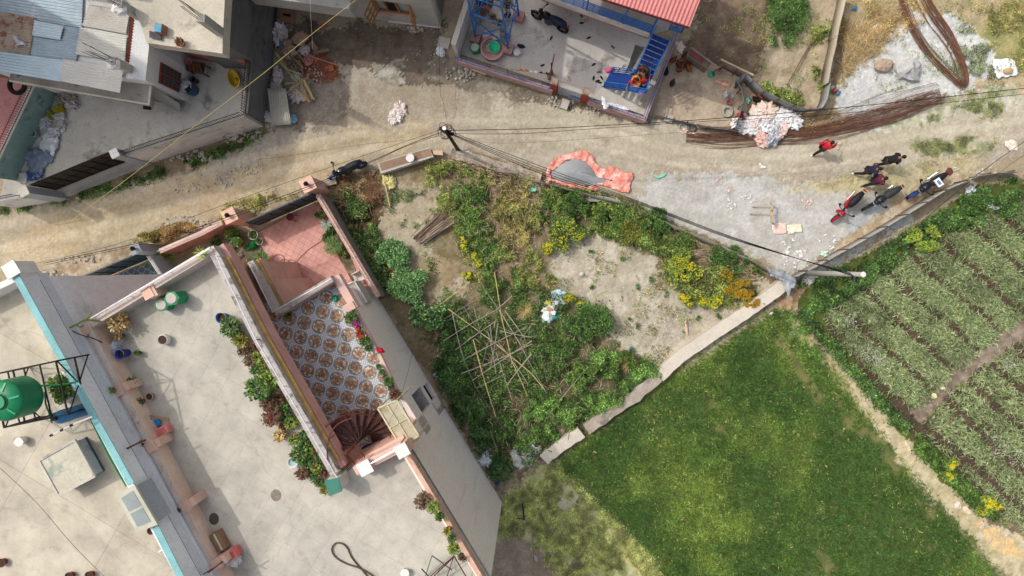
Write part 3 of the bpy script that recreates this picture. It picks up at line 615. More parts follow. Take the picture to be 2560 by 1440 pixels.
GREY = ((112,156,100), (88,128,76), (146,180,124), (62,96,56)); YG = ((112,136,58), (136,150,66), (88,114,46)); OLV = ((132,132,50), (150,142,52), (108,116,44), (96,84,40))
DK = ((66,100,48), (84,120,58), (50,78,38), (104,136,70))
shrub('broccoli_bush', 985, 635, 1.6, 1.5, .9, GREY, 'grey green bush with knobbly leaf clusters, uppermost of three beside the pink house wall', 'bush', 5200, L=.11, W=.07, clumps=30)
shrub('broccoli_bush', 1025, 705, 2.0, 1.9, 1., GREY, 'grey green bush the middle one of three beside the pink house wall', 'bush', 5200, L=.11, W=.07, clumps=30)
shrub('broccoli_bush', 1072, 785, 1.8, 1.7, .8, GREY[1:] + DK[:1], 'darker grey green bush the lowest of three, touching the long bamboo pole', 'bush', 3000, L=.13, W=.09, clumps=11)
shrub('flowering_shrub', 1410, 590, 1.9, 1.6, .9, DK + YG, 'round green shrub with yellow flowers on its right side, below the orange tarp', 'shrub', 3800, (236,224,70), clumps=13, fn=150)
shrub('flowering_shrub', 1375, 628, .8, .8, .7, YG, 'small bush thick with yellow flowers left of the round shrub', 'shrub', 900, (236,224,70), clumps=5, fn=110)
shrub('flowering_shrub', 1165, 610, .8, .9, .6, DK, 'dark leafed clump with yellow flowers beside the woodpile', 'shrub', 1100, (236,224,70), clumps=5, fn=90)
shrub('flowering_shrub', 1190, 650, .8, .7, .5, YG, 'pale clump with scattered yellow flowers below the woodpile', 'shrub', 900, (240,226,60), clumps=5, fn=70)
shrub('flowering_shrub', 1168, 690, .6, .5, .4, YG, 'little yellow flowering tuft above the long bamboo pole', 'shrub', 500, (240,226,60), clumps=4, fn=60)
shrub('flowering_shrub', 1705, 668, 2., 1.6, 1., YG, 'wide shrub covered in bright yellow flowers at the left end of the flower bed', 'shrub', 3600, (236,224,60), clumps=14, fn=260)
shrub('flowering_shrub', 1720, 745, 1.1, .7, .6, YG, 'loose yellow flowering plant between the two bright yellow shrubs', 'shrub', 1300, (244,222,50), clumps=6, fn=120)
shrub('flowering_shrub', 1775, 748, 1.5, .9, .7, YG, 'low bright yellow flowering shrub next to the garden wall strip', 'shrub', 1900, (236,224,60), clumps=9, fn=200)
shrub('golden_shrub', 1840, 722, 1.3, 1.1, .9, OLV + ((190,160,30),), 'golden mustard coloured shrub below the grey tin corner', 'shrub', 2400, (200,160,40), clumps=9, fn=260)
shrub('golden_shrub', 1868, 748, 1., .8, .7, OLV + ((190,160,30),), 'smaller golden brown shrub against the wall strip', 'shrub', 1500, (196,152,40), clumps=7, fn=240)
shrub('golden_shrub', 1808, 690, .9, .8, .7, OLV, 'dull golden bush behind the golden mustard shrub', 'shrub', 1300, (186,160,40), clumps=6, fn=90)
shrub('leafy_bush', 1590, 585, 1.7, 1.5, .9, OLV + DK, 'olive and yellow bush at the bend of the garden wall', 'bush', 3000, (176,152,40), clumps=11, fn=120)
shrub('leafy_bush', 1640, 560, 1.5, 1.3, 1., DK, 'dark green bush right of the olive bush under the power cables', 'bush', 2800, clumps=11)
shrub('leafy_bush', 1520, 545, 1.9, 1.3, .9, DK + YG, 'broad green bush below the orange tarp', 'bush', 3200, clumps=12)
shrub('leafy_bush', 1440, 505, 1.6, 1.2, .9, DK, 'green bush under the left end of the grey tin sheets', 'bush', 2600, clumps=10)
shrub('leafy_bush', 1375, 500, 1., .9, .7, DK, 'small green bush right of the mint green plastic bag', 'bush', 1500, clumps=6)
shrub('leafy_bush', 1700, 610, 1.5, 1.2, .9, DK + YG, 'green bush behind the wide yellow flowering shrub', 'bush', 2600, clumps=10)
shrub('leafy_bush', 1795, 630, 1.8, 1.3, .9, DK, 'green bush along the upper right edge of the garden', 'bush', 3000, clumps=11)
shrub('leafy_bush', 1855, 665, .9, .9, .6, DK, 'small rounded bush near the grey tin corner', 'bush', 1300, clumps=6)
shrub('leafy_bush', 1475, 810, 2.2, 1.9, 1.1, DK, 'large round bush right of the rubbish heap', 'bush', 5200, clumps=18)
shrub('leafy_bush', 1440, 745, 1.2, .6, .5, YG, 'flat yellow flowering patch above the large round bush', 'bush', 1200, (236,210,60), clumps=6, fn=80)
shrub('leafy_bush', 1400, 870, 1.3, 1., .8, DK, 'bush between the bamboo heap and the large round bush', 'bush', 2200, clumps=8)
shrub('leafy_bush', 1560, 900, 1.3, 1.1, .7, YG + DK, 'light green bush at the edge of the sandy ground', 'bush', 2200, clumps=8)
shrub('leafy_bush', 1455, 930, 1.5, 1.2, .9, YG + DK, 'bright green bush below the large round bush', 'bush', 2900, clumps=10)
shrub('leafy_bush', 1175, 535, 1., 1., .6, DK + YG, 'green bush right of the pale sandy hollow', 'bush', 1700, clumps=7)
shrub('leafy_bush', 1102, 495, .55, .5, .5, ((120,150,60), (100,130,50)), 'small bright green tuft alone on the pale soil', 'bush', 500, clumps=3)
shrub('leafy_bush', 1200, 490, .8, .7, .6, DK, 'dark green bush above the pinkish dry weeds', 'bush', 1200, clumps=5)
shrub('leafy_bush', 1115, 425, .8, .6, .6, YG, 'yellow green bush by the foot of the dark power pole', 'bush', 1100, clumps=5)
shrub('leafy_bush', 2300, 600, 1.6, 1.3, .8, ((136,160,70), (112,140,56)), 'light green feathery bush with a yellow flower spot beside the tin fence', 'bush', 2800, (240,220,60), clumps=10, fn=60)
shrub('leafy_bush', 2420, 510, 1.3, 1., .6, DK, 'green bush near the white sack beyond the fence', 'bush', 2000, clumps=8)
shrub('flowering_shrub', 2370, 1170, .9, .9, .5, YG, 'yellow flowering clump beside the footpath, upper of two', 'shrub', 1200, (240,226,60), clumps=6, fn=120)
shrub('flowering_shrub', 2462, 1260, 1.2, .9, .6, YG, 'round yellow flowering clump beside the footpath, lower of two', 'shrub', 1700, (246,228,50), clumps=8, fn=200)
for i, (x, y, s) in enumerate(((1597,718,.3), (1665,735,.28), (1598,815,.35), (1577,797,.2), (1793,792,.33), (1745,795,.22), (1628,700,.25), (1480,720,.2), (1895,680,.25), (1902,690,.2), (1478,630,.22), (1552,645,.25))):
 shrub('seedling', x, y, s, s, .18, DK, 'small green seedling dotted on the sandy ground of the garden', 'seedling', 90, L=.09, W=.04, clumps=2, group='seedlings on the sandy garden ground', stems=1)
for i, (x, y, lab) in enumerate(((1313,775,'dry straw coloured grass tuft left of the rubbish heap'), (1398,852,'fading grass tuft below the rubbish heap'), (1572,905,'dry brown grass tuft at the edge of the sandy ground'), (2190,235,'x'))[:3]):
 n = 420; a = rng.uniform(0, 6.28, n); C = np.tile(np.array(P(x, y, .0)), (n, 1)) + rng.normal(0, .05, (n, 3)) * [1, 1, 0]
 D = np.stack([np.cos(a), np.sin(a), rng.uniform(.3, 1.2, n)], 1); V, Fq, cc = leaves(C, D, rng.uniform(.3, .75, n), .014, colmix(n, ((200,176,120), (176,150,100), (130,130,76))), .3)
 npmesh('grass_tuft', V, Fq, cc, LEAF, loc=tuple(P(x, y, 0)), label=lab, cat='grass tuft')
# ------------------------------------------------------------------ building materials
PINKW = M((224,178,160), .85, 0, .12, .8, .2, 14, (150,120,108), .60, .9)
PINKL = M((226,190,176), .85, 0, .10, .8, .2, 14, (170,150,138), .62, 1.4)
PINKR = M((176,116,108), .8, 0, .14, 1.2)
CREAM = M((214,196,184), .85, 0, .1, 1.5, .2, 20, (140,128,118), .56, 2.2)
WHITE = M((232,228,222), .6, 0, .06, 1.5, .1, 20, (180,172,164), .70, 2)
YELL = M((182,146,86), .9, 0, .3, 2, .2, 18, (214,190,150), .58, 3)
PLAST = M((253,232,222), .9, 0, .04, .35, .25, 9, (234,214,202), .54, 2.2, streak=True)
ROOFC = M((206,198,182), .92, 0, .08, .5, .2, 12, (178,172,158), .56, .35)
CONC = M((168,166,158), .92, 0, .16, .7, .35, 14, (112,110,104), .60, .9)
CONCD = M((112,112,110), .92, 0, .2, .6, .35, 14, (84,84,84), .55, .9)
CONCL = M((196,190,178), .92, 0, .14, .8, .35, 14, (140,134,122), .60, 1.2)
TEAL = M((138,190,192), .8, 0, .12, 1.2, .2, 14, (108,140,142), .62, 2.5)
GREYW = M((164,170,176), .85, 0, .10, .6, .25, 12, (104,106,110), .60, .9)
STEEL = M((200,204,206), .35, .8, .08, 2)
RUSTB = M((110,62,50), .75, .3, .25, 5, .3, 30, (70,44,38), .6, 5)
DARKM = M((38,30,28), .6, .2, .2, 3)
NAVY = M((50,64,72), .5, .2, .12, 2, .1, 20)
BLUE = M((34,112,186), .45, .1, .12, 3, .1, 25, (70,110,150), .68, 5)
BLUED = M((20,62,140), .6, 0, .14, 2, .1, 25, (20,34,80), .62, 3)
RED = M((170,60,48), .8, 0, .15, 3, .3, 20)
DARK = M((20,19,20), .8, 0, .2, 3)
def tile_mat(name, size, ang, cols, mortar, mw=.03, stain=.25, brick=0.):
 a = NT(name); co = a.coord(); mp = a.n('ShaderNodeMapping'); mp.inputs['Rotation'].default_value = (0, 0, ang); a.l(co, mp.inputs[0])
 b = a.n('ShaderNodeTexBrick'); b.offset = brick; a.l(mp.outputs[0], b.inputs['Vector'])
 b.inputs['Scale'].default_value = 1; b.inputs['Brick Width'].default_value = size; b.inputs['Row Height'].default_value = size
 b.inputs['Mortar Size'].default_value = size * mw; b.inputs['Bias'].default_value = 0
 b.inputs['Color1'].default_value = (*lin(cols[0]), 1); b.inputs['Color2'].default_value = (*lin(cols[1]), 1); b.inputs['Mortar'].default_value = (*lin(mortar), 1)
 n1 = a.noise(co, .7, 6, .65); col = a.mix(1., b.outputs['Color'], a.ramp(n1, [(.34, 1 - stain), (.64, 1 + stain * .3)]), 'MULTIPLY')
 n2 = a.noise(co, 20, 4, .7); col = a.mix(.5, col, a.ramp(n2, [(.3, .8), (.7, 1.15)]), 'MULTIPLY')
 n3 = a.noise(co, 1.9, 8, .72); col = a.mix(1., col, a.ramp(n3, [(.56, 1.), (.72, 1 - stain)]), 'MULTIPLY')
 if size > .5:
  vr = a.n('ShaderNodeTexVoronoi', feature='DISTANCE_TO_EDGE'); vr.inputs['Scale'].default_value = .17; wv = a.n('ShaderNodeVectorMath', operation='ADD'); nn = a.n('ShaderNodeTexNoise'); nn.inputs['Scale'].default_value = 1.3; a.l(co, nn.inputs['Vector']); a.l(co, wv.inputs[0]); a.l(nn.outputs['Color'], wv.inputs[1]); a.l(wv.outputs[0], vr.inputs['Vector'])
  col = a.mix(1., col, a.ramp(vr.outputs['Distance'], [(.002, .88), (.006, 1.)]), 'MULTIPLY')
 a.l(col, a.b.inputs['Base Color']); a.b.inputs['Roughness'].default_value = .8; a.b.inputs['Specular IOR Level'].default_value = .3; a.bump(n2, .15, .01); return a.m
ANG = math.atan2(-(795 - 612), (530 - 222)) * -1
ROOFT = tile_mat('roof_screed', .95, R(30.5), ((197,191,178), (191,185,172)), (180,174,162), .012, .26)
COURT = tile_mat('pink_tiles', .30, R(28), ((224,172,160), (212,156,146)), (188,134,124), .035, .26)
def medallion_mat():
 a = NT('medallion_tiles'); geo = a.n('ShaderNodeTexCoord').outputs['Object']
 mp = a.n('ShaderNodeMapping', vector_type='TEXTURE'); c0 = P(770, 770, 6.0); mp.inputs['Location'].default_value = (c0.x - TL.x, c0.y - TL.y, 0)
 va = P(770 + 36.6, 780, 6.0) - c0; mp.inputs['Rotation'].default_value = (0, 0, math.atan2(va.y, va.x)); s = va.length; mp.inputs['Scale'].default_value = (s, s, s)
 a.l(geo, mp.inputs[0]); sp = a.n('ShaderNodeSeparateXYZ'); a.l(mp.outputs[0], sp.inputs[0])
 fx = a.math('SUBTRACT', a.math('FRACT', a.math('ADD', sp.outputs[0], .5)), .5); fy = a.math('SUBTRACT', a.math('FRACT', a.math('ADD', sp.outputs[1], .5)), .5)
 r = a.math('SQRT', a.math('ADD', a.math('MULTIPLY', fx, fx), a.math('MULTIPLY', fy, fy)))
 v = a.n('ShaderNodeTexVoronoi'); v.inputs['Scale'].default_value = 9; a.l(mp.outputs[0], v.inputs['Vector'])
 vs = a.n('ShaderNodeSeparateColor'); a.l(v.outputs['Color'], vs.inputs[0])
 mos = a.ramp(vs.outputs[0], [(0., lin((136,104,82))), (.3, lin((176,140,112))), (.6, lin((200,166,138))), (.8, lin((232,210,188)))], True)
 cen = a.ramp(vs.outputs[1], [(0., lin((138,108,88))), (.6, lin((178,146,118)))], True)
 wob = a.math('ADD', r, a.math('MULTIPLY', a.math('SUBTRACT', vs.outputs[2], .5), .05))
 inner = a.math('LESS_THAN', wob, .2); ring = a.math('GREATER_THAN', r, .385); out = a.math('GREATER_THAN', r, .465)
 g = 7.; gx = a.math('ABSOLUTE', a.math('SUBTRACT', a.math('FRACT', a.math('MULTIPLY', sp.outputs[0], g)), .5)); gy = a.math('ABSOLUTE', a.math('SUBTRACT', a.math('FRACT', a.math('MULTIPLY', sp.outputs[1], g)), .5))
 grid = a.math('GREATER_THAN', a.math('MAXIMUM', gx, gy), .40)
 white = a.mix(grid, lin((216,218,220)), lin((160,164,168)))
 ringc = a.ramp(vs.outputs[2], [(0., lin((116,126,136))), (.5, lin((136,146,156))), (.8, lin((160,164,168)))], True)
 col = a.mix(inner, mos, cen); col = a.mix(ring, col, ringc); col = a.mix(out, col, white)
 n = a.noise(geo, 3, 4); col = a.mix(1., col, a.ramp(n, [(.3, .85), (.7, 1.08)]), 'MULTIPLY')
 a.l(col, a.b.inputs['Base Color']); a.b.inputs['Roughness'].default_value = .6; return a.m
def xy(v): return (v[0], v[1])
def inter(p, q, a, b):   # line intersection in 2d
 d1 = Vector(xy(q)) - Vector(xy(p)); d2 = Vector(xy(b)) - Vector(xy(a)); w = Vector(xy(a)) - Vector(xy(p))
 t = (w.x * d2.y - w.y * d2.x) / (d1.x * d2.y - d1.y * d2.x); r = Vector(xy(p)) + d1 * t; return Vector((r.x, r.y, 0))
def off(p, q, d):        # parallel line shifted to the left by d
 v = (Vector(xy(q)) - Vector(xy(p))).normalized(); n = Vector((-v.y, v.x)) * d; return Vector((p[0] + n.x, p[1] + n.y, 0)), Vector((q[0] + n.x, q[1] + n.y, 0))
def holewall(mb, a, b, z0, z1, t, holes, mi=0):     # a->b, inner side to the left
 a = Vector((a[0], a[1], 0)); b = Vector((b[0], b[1], 0)); L = (b - a).length; d = (b - a) / L; n = Vector((-d.y, d.x, 0))
 us = sorted({0, L, *[h[0] for h in holes], *[h[1] for h in holes]}); vs = sorted({z0, z1, *[h[2] for h in holes], *[h[3] for h in holes]})
 for i in range(len(us) - 1):
  for j in range(len(vs) - 1):
   u = (us[i] + us[i + 1]) / 2; v = (vs[j] + vs[j + 1]) / 2
   if any(h[0] < u < h[1] and h[2] < v < h[3] for h in holes): continue
   p = a + d * us[i]; q = a + d * us[i + 1]; mb.prism([p, q, q + n * t, p + n * t], vs[j], vs[j + 1], mi)
def railing(name, parent, pts, z, h, mat, step=.12, r=.008, rails=(0.05, .8), lean=0, top=True, label=None):
 mb = MB(); pts = [Vector((p[0], p[1], z)) for p in pts]
 for a, b in zip(pts[:-1], pts[1:]):
  L = (b - a).length; n = max(1, int(L / step))
  for i in range(n + 1):
   p = a.lerp(b, i / n); mb.bar(p, p + Vector((0, 0, h)), r * 2)
  for k in rails: mb.bar(a + Vector((0, 0, h * k)), b + Vector((0, 0, h * k)), r * 2.6)
 return mb.build(name, mat, parent, label=label)
def pipe_rail(parent, pxs, z, h=.32, step=1.6, name='pipe_rail', mat=None):
 mb = MB(); pts = [P(x, y, z + h) for x, y in pxs]; mb.tube(pts, .028, 6)
 for a, b in zip(pts[:-1], pts[1:]):
  n = max(1, int((b - a).length / step))
  for i in range(n + 1):
   p = a.lerp(b, i / n); mb.bar(p, p - Vector((0, 0, h)), .03)
 return mb.build(name, mat or M((236,236,238), .35, .3, .05, 2), parent)

# ------------------------------------------------------------------ pink house
W0 = P(950, 752, 0); W1 = P(1255, 1255, 0); W0 = W0 - (W1 - W0).normalized() * .9
TL = P(800, 900, 0)
def pink_house():
 h = thing('pink_house', 'long pink house with pale roof terrace, medallion tiled terrace and spiral stair', 'house', TL)
 T = lambda mb, n, m, **k: mb.build(n, m, h, **k)
 ZR = 9.0; ZP = 9.85
 A = P(207, 812, ZP); B = P(533, 614, ZP); C1 = P(550, 640, ZP); D1 = P(657, 850, ZP); E1 = P(845, 1178, ZP)
 wl0, wl1 = W0, W1
 a9 = P(1003, 1098, ZR); f9 = P(866, 1172, ZR)
 wj = inter(f9, a9, wl0, wl1)             # meeting of the stair edge with the right wall plane
 back0 = W1 + Vector((-9.2, -5.0, 0)) * 1.0; back1 = P(640, 1640, ZR)
 # roof slab and body
 roof = [xy(A), xy(B), xy(C1), xy(D1), xy(E1), xy(f9), xy(wj), xy(wl1), xy(back0), (back1.x, back1.y)]
 mb = MB(); mb.prism(roof, 8.76, ZR); T(mb, 'roof', [ROOFT])
 ins = [xy(P(222, 830, ZP)), xy(P(520, 650, ZP)), xy(P(590, 850, ZP)), xy(P(770, 1190, ZP)), xy(P(1000, 1150, ZR)), xy(off(wl0, wl1, -.35)[1]), xy(back0), (back1.x, back1.y)]
 q0, q1 = off(wl0, wl1, -.30)
 mb = MB(); mb.prism(ins[:4] + [xy(inter(P(770, 1190, ZP), P(1000, 1150, ZR), q0, q1)), xy(q1), ins[6], ins[7]], 0, 8.755); T(mb, 'house_body', PINKW)
 # right wall, with two openings
 d = (W1 - W0).normalized(); L = (W1 - W0).length
 uj = (Vector((wj.x, wj.y, 0)) - Vector((W0.x, W0.y, 0))).dot(d)
 def u_of(px, py, z):
  p = P(px, py, z); return (Vector((p.x, p.y, 0)) - Vector((W0.x, W0.y, 0))).dot(d)
 ua, ub = u_of(1040, 982, 3.2), u_of(1090, 1050, 3.2)
 uc, ud = u_of(1064, 959, .8), u_of(1098, 1015, .8)
 ua -= .1; ub = ua + 1.75; ud = uc + 1.35; mb = MB()
 holes = [(ua, ub, 2.0, 4.6), (uc, ud, .1, 1.7)]
 # inner side lies to the right of W0->W1 in world terms, so run the wall backwards
 def rev(hs, Lx): return [(Lx - h1, Lx - h0, a_, b_) for h0, h1, a_, b_ in hs]
 holewall(mb, W0 + d * uj, W0, 0, 5.955, .28, rev([x for x in holes], uj))
 holewall(mb, W1, W0 + d * uj, 0, ZR - .004, .28, [])
 T(mb, 'side_wall', PLAST)
 n_in = Vector((-d.y, d.x, 0)) * -1
 if (P(900, 1100, 0) - W0).dot(n_in) < 0: n_in = -n_in
 # recess behind the openings, coloured dark for the unlit inside
 def rec(u0, u1, z0, z1, dep, mats, names):
  p = W0 + d * u0 + n_in * .281; q = W0 + d * u1 + n_in * .281; mb = MB()
  mb.prism([p, q, q + n_in * dep, p + n_in * dep], z0 - .08, z0); mb.prism([p + n_in * dep, q + n_in * dep, q + n_in * (dep + .08), p + n_in * (dep + .08)], z0, z1 + .1)
  mb.prism([p, q, q + n_in * dep, p + n_in * dep], z1, z1 + .08); return T(mb, names, mats)
 rec(ua, ub, 2.0, 4.6, .9, M((84,60,54), .9), 'window_recess')
 rec(uc, ud, .1, 1.7, .9, M((40,32,30), .9), 'vent_recess')
 p = W0 + d * (ua + .03) + n_in * .06; q = W0 + d * (ub - .03) + n_in * .06; mb = MB(); mb.prism([p, q, q + n_in * .55, p + n_in * .55], 2.2, 2.26); T(mb, 'window_sill', M((176,172,166), .6, 0, .3, 14, .1, 60))
 mb = MB()
 for k in range(3):
  c = W0 + d * (ua + (ub - ua) * (.1 + .3 * k)) + n_in * .62; mb.prism([c, c + d * .3, c + d * .3 + n_in * .3, c + n_in * .3], 2.2, 3.9)
 T(mb, 'window_frame', M((150,150,150), .4, .2))
 # terrace
 tp = [P(570, 700, 6.9), P(632, 650, 6.9), P(697, 768, 6.9), P(835, 690, 6.35)]
 e0 = P(1003, 1030, 6.35); q0, q1 = off(W0, W1, -.285)
 if (q0 - W0).dot(n_in) < 0: q0, q1 = off(W0, W1, .285)
 te = inter(e0, P(900, 1180, 6.0), q0, q1); tpoly = [xy(x) for x in tp] + [xy(P(985, 985, 6.35)), xy(q0 + d * (uj + .0)), xy(P(862, 1260, 6.0)), xy(P(700, 1100, 6.0))]
 mb = MB(); mb.prism(tpoly, 5.7, 6.0); T(mb, 'terrace_floor', medallion_mat())
 mb = MB(); mb.prism([xy(P(600, 720, 6.9)), xy(P(640, 700, 6.9)), xy(P(705, 800, 6.9)), xy(P(828, 724, 6.35)), xy(P(930, 960, 6.35)), xy(q0 + n_in * 1.1 + d * uj), xy(P(862, 1260, 6.0)), xy(P(700, 1100, 6.0))], 0, 5.695); T(mb, 'lower_body', PINKW)
 # ledge between terrace edge and side wall
 mb = MB(); l0 = W0 + n_in * .281; mb.prism([l0, l0 + d * (uj - .02), xy(P(965, 990, 6.35)), xy(P(826, 722, 6.35))], 4.9, 5.97); T(mb, 'ledge', PLAST)
 # parapets of the roof
 sa, sb = P(571, 1504, ZP), P(213, 812, ZP); mb = MB(); mb.wall([sa, sb], .2, ZR, ZP, side=-1); mb.wall([sa, sb], .3, 8.8, ZP - .03, 1, side=1); T(mb, 'side_parapet', [M((240,206,184), .85, 0, .12, .8, .2, 14, (214,176,150), .60, .9), CREAM])
 mb = MB(); mb.wall([sa, sb], .2, ZP + .001, ZP + .05, side=-1); T(mb, 'coping', CREAM)
 mb = MB(); mb.wall([A + Vector((.02, 0, 0)), B], .26, ZR, ZP + .006, side=-1); T(mb, 'front_parapet', CREAM)
 mb = MB(); mb.wall([B, C1, D1, E1], .34, ZR, ZP, side=-1); T(mb, 'overhang_parapet', M((190,182,176), .9, 0, .12, 1.2, .3, 14, (120,112,106), .52, 3))
 mb = MB(); mb.wall([B, C1, D1, E1], .20, 8.72, 9.38, side=1); mb.wall([C1 + (D1 - C1) * .03, D1, E1], .10, 9.38, 9.5, side=1); T(mb, 'fascia', PINKR and M((214,164,152), .85, 0, .12, 1))
 mb = MB(); mb.wall([C1 + (D1 - C1) * .02, D1, E1 - (E1 - D1) * .06], .16, 9.50, 9.56, side=1); T(mb, 'fascia_band', YELL)
 pipe_rail(h, [(540, 640), (640, 850), (846, 1200)], ZP, .25); pipe_rail(h, [(222, 800), (524, 622)], ZP, .2, name='front_rail')
 mb = MB(); mb.tube([P(226, 797, ZP + .2), P(526, 618, ZP + .2)], .035, 6); T(mb, 'front_pipe', WHITE)
 # pedestals along the left parapet
 for i, (x, y) in enumerate(((308, 970), (388, 1110), (474, 1258), (552, 1402), (212, 828), (380, 728))):
  p = P(x, y, ZP); a_ = R(29); mb = MB(); mb.box((p.x, p.y, ZR), .5 if i < 5 else .34, .32 if i < 5 else .5, .92, a_); mb.box((p.x - .12, p.y - .08, ZR + .92), .4, .42, .04, a_)
  T(mb, 'parapet_pier', [M((224,184,164), .85, 0, .1, 1)])
 # stairwell wall, pedestals, right parapet
 mb = MB(); mb.wall([f9 + Vector((.45, .28, 0)), wj], .34, ZR, 9.75, side=-1); T(mb, 'stairwell_parapet', PINKL)
 mb = MB(); mb.wall([f9, wj], .1, 6.0, 8.99, side=1); T(mb, 'stairwell_wall', PINKW)
 pipe_rail(h, [(925, 1160), (990, 1124)], 9.75, .2, name='stair_rail')
 for x, y, s in ((912, 1170, .52), (1005, 1127, .5)):
  p = P(x, y, 10.0); mb = MB(); mb.box((p.x, p.y, ZR), s * .86, s * .86, .95, R(28)); T(mb, 'pillar', PINKW); mb = MB(); mb.box((p.x, p.y, ZR + .95), s, s, .07, R(28)); T(mb, 'pillar_cap', WHITE)
 mb = MB(); mb.wall([P(1018, 1138, 9.4), P(1098, 1270, 9.4), P(1203, 1446, 9.4), P(1225, 1490, 9.4)], .18, ZR, 9.4); T(mb, 'right_parapet', M((220,178,158), .85, 0, .14, 3, .2, 20, (180,150,100), .52, 4))
 q = off(W0, W1, 0); mb = MB(); w = [W0 + d * (uj + .05) - n_in * .0, W1]; mb.wall([v + n_in * .3 for v in w], .12, ZR, 9.2); T(mb, 'outer_kerb', PLAST)
 # terrace parapets
 tm = M((190,178,170), .9, 0, .12, 1.2, .3, 14, (130,120,112), .54, 3)
 mb = MB(); mb.wall([tp[1], tp[2], tp[3]], .28, 6.0, 6.9, side=-1); T(mb, 'terrace_parapet', tm)
 mb = MB(); mb.wall([tp[1], tp[2]], .16, 5.9, 6.45, side=1); T(mb, 'terrace_fascia', M((214,164,152), .85, 0, .12, 1)); mb = MB(); mb.wall([tp[1], tp[2]], .12, 6.5, 6.62, side=1); T(mb, 'terrace_band', YELL)
 pipe_rail(h, [(622, 658), (682, 780), (828, 697)], 6.9, .2, name='terrace_rail')
 mb = MB(); mb.wall([P(838, 690, 6.5), P(886, 772, 6.5)], .34, 6.0, 6.5); mb.wall([P(940, 872, 6.3), P(1000, 1000, 6.3)], .16, 6.0, 6.3); mb.wall([P(888, 776, 6.25), P(938, 868, 6.25)], .12, 6.0, 6.25); T(mb, 'terrace_kerb', PINKL)
 p = P(872, 768, 6.6); mb = MB(); mb.box((p.x, p.y, 6.0), .5, .34, .6, R(28)); T(mb, 'terrace_pier', PINKL)
 # porch arches below and small side balcony
 mb = MB(); arc = [P(x, y, 3.2) for x, y in ((668, 690), (690, 697), (712, 712), (730, 733), (742, 760))]; mb.wall(arc, .12, 2.2, 3.2); arc2 = [P(x, y, 2.6) for x, y in ((690, 700), (716, 710), (742, 728), (748, 746))]; mb.wall(arc2, .14, 1.2, 2.6); T(mb, 'porch_arch', PINKW)
 mb = MB(); mb.wall([P(862, 716, 3.4), P(886, 703, 3.4), P(918, 757, 3.4)], .22, 2.2, 3.4, side=-1); T(mb, 'side_balcony', tm)
 mb = MB(); mb.prism([P(858, 722, 3.4), P(884, 708, 3.4), P(914, 758, 3.4), P(890, 770, 3.4)], 2.2, 2.4); T(mb, 'side_balcony_floor', M((170,128,104)))
 pipe_rail(h, [(866, 712), (886, 702), (917, 755)], 3.4, .12, name='side_rail')
 # canopy of clear sheets over the stair, on its frame
 c = [P(945, 1020, 8.9), P(992, 1000, 8.9), P(1048, 1088, 8.9), P(1004, 1118, 8.9)]
 mb = MB(); mb.add([tuple(v) for v in c] + [tuple(v + Vector((0, 0, .02))) for v in c], [(3, 2, 1, 0), (4, 5, 6, 7), (0, 1, 5, 4), (1, 2, 6, 5), (2, 3, 7, 6), (3, 0, 4, 7)]); T(mb, 'canopy_sheet', M((214,206,176), .3, 0, .1, 2, .1, 10, (170,160,120), .55, 2, alpha=.55))
 mb = MB()
 for i in range(4): mb.bar(c[i] + Vector((0, 0, .04)), c[(i + 1) % 4] + Vector((0, 0, .04)), .06)
 mb.bar((c[0] + c[1]) / 2 + Vector((0, 0, .05)), (c[2] + c[3]) / 2 + Vector((0, 0, .05)), .035); mb.bar((c[0] + c[3]) / 2 + Vector((0, 0, .05)), (c[1] + c[2]) / 2 + Vector((0, 0, .05)), .035)
 for v in c: mb.bar(v, (v.x, v.y, 6.0), .05)
 T(mb, 'canopy_frame', M((206,196,160), .6, .1))
 for x, y in ((1032, 1100),):
  p = P(x, y, 8.2); mb = MB(); mb.box((p.x, p.y, 7.4), .5, .12, 1.1, R(28)); T(mb, 'canopy_edge', PINKW)
 return h
house = pink_house()

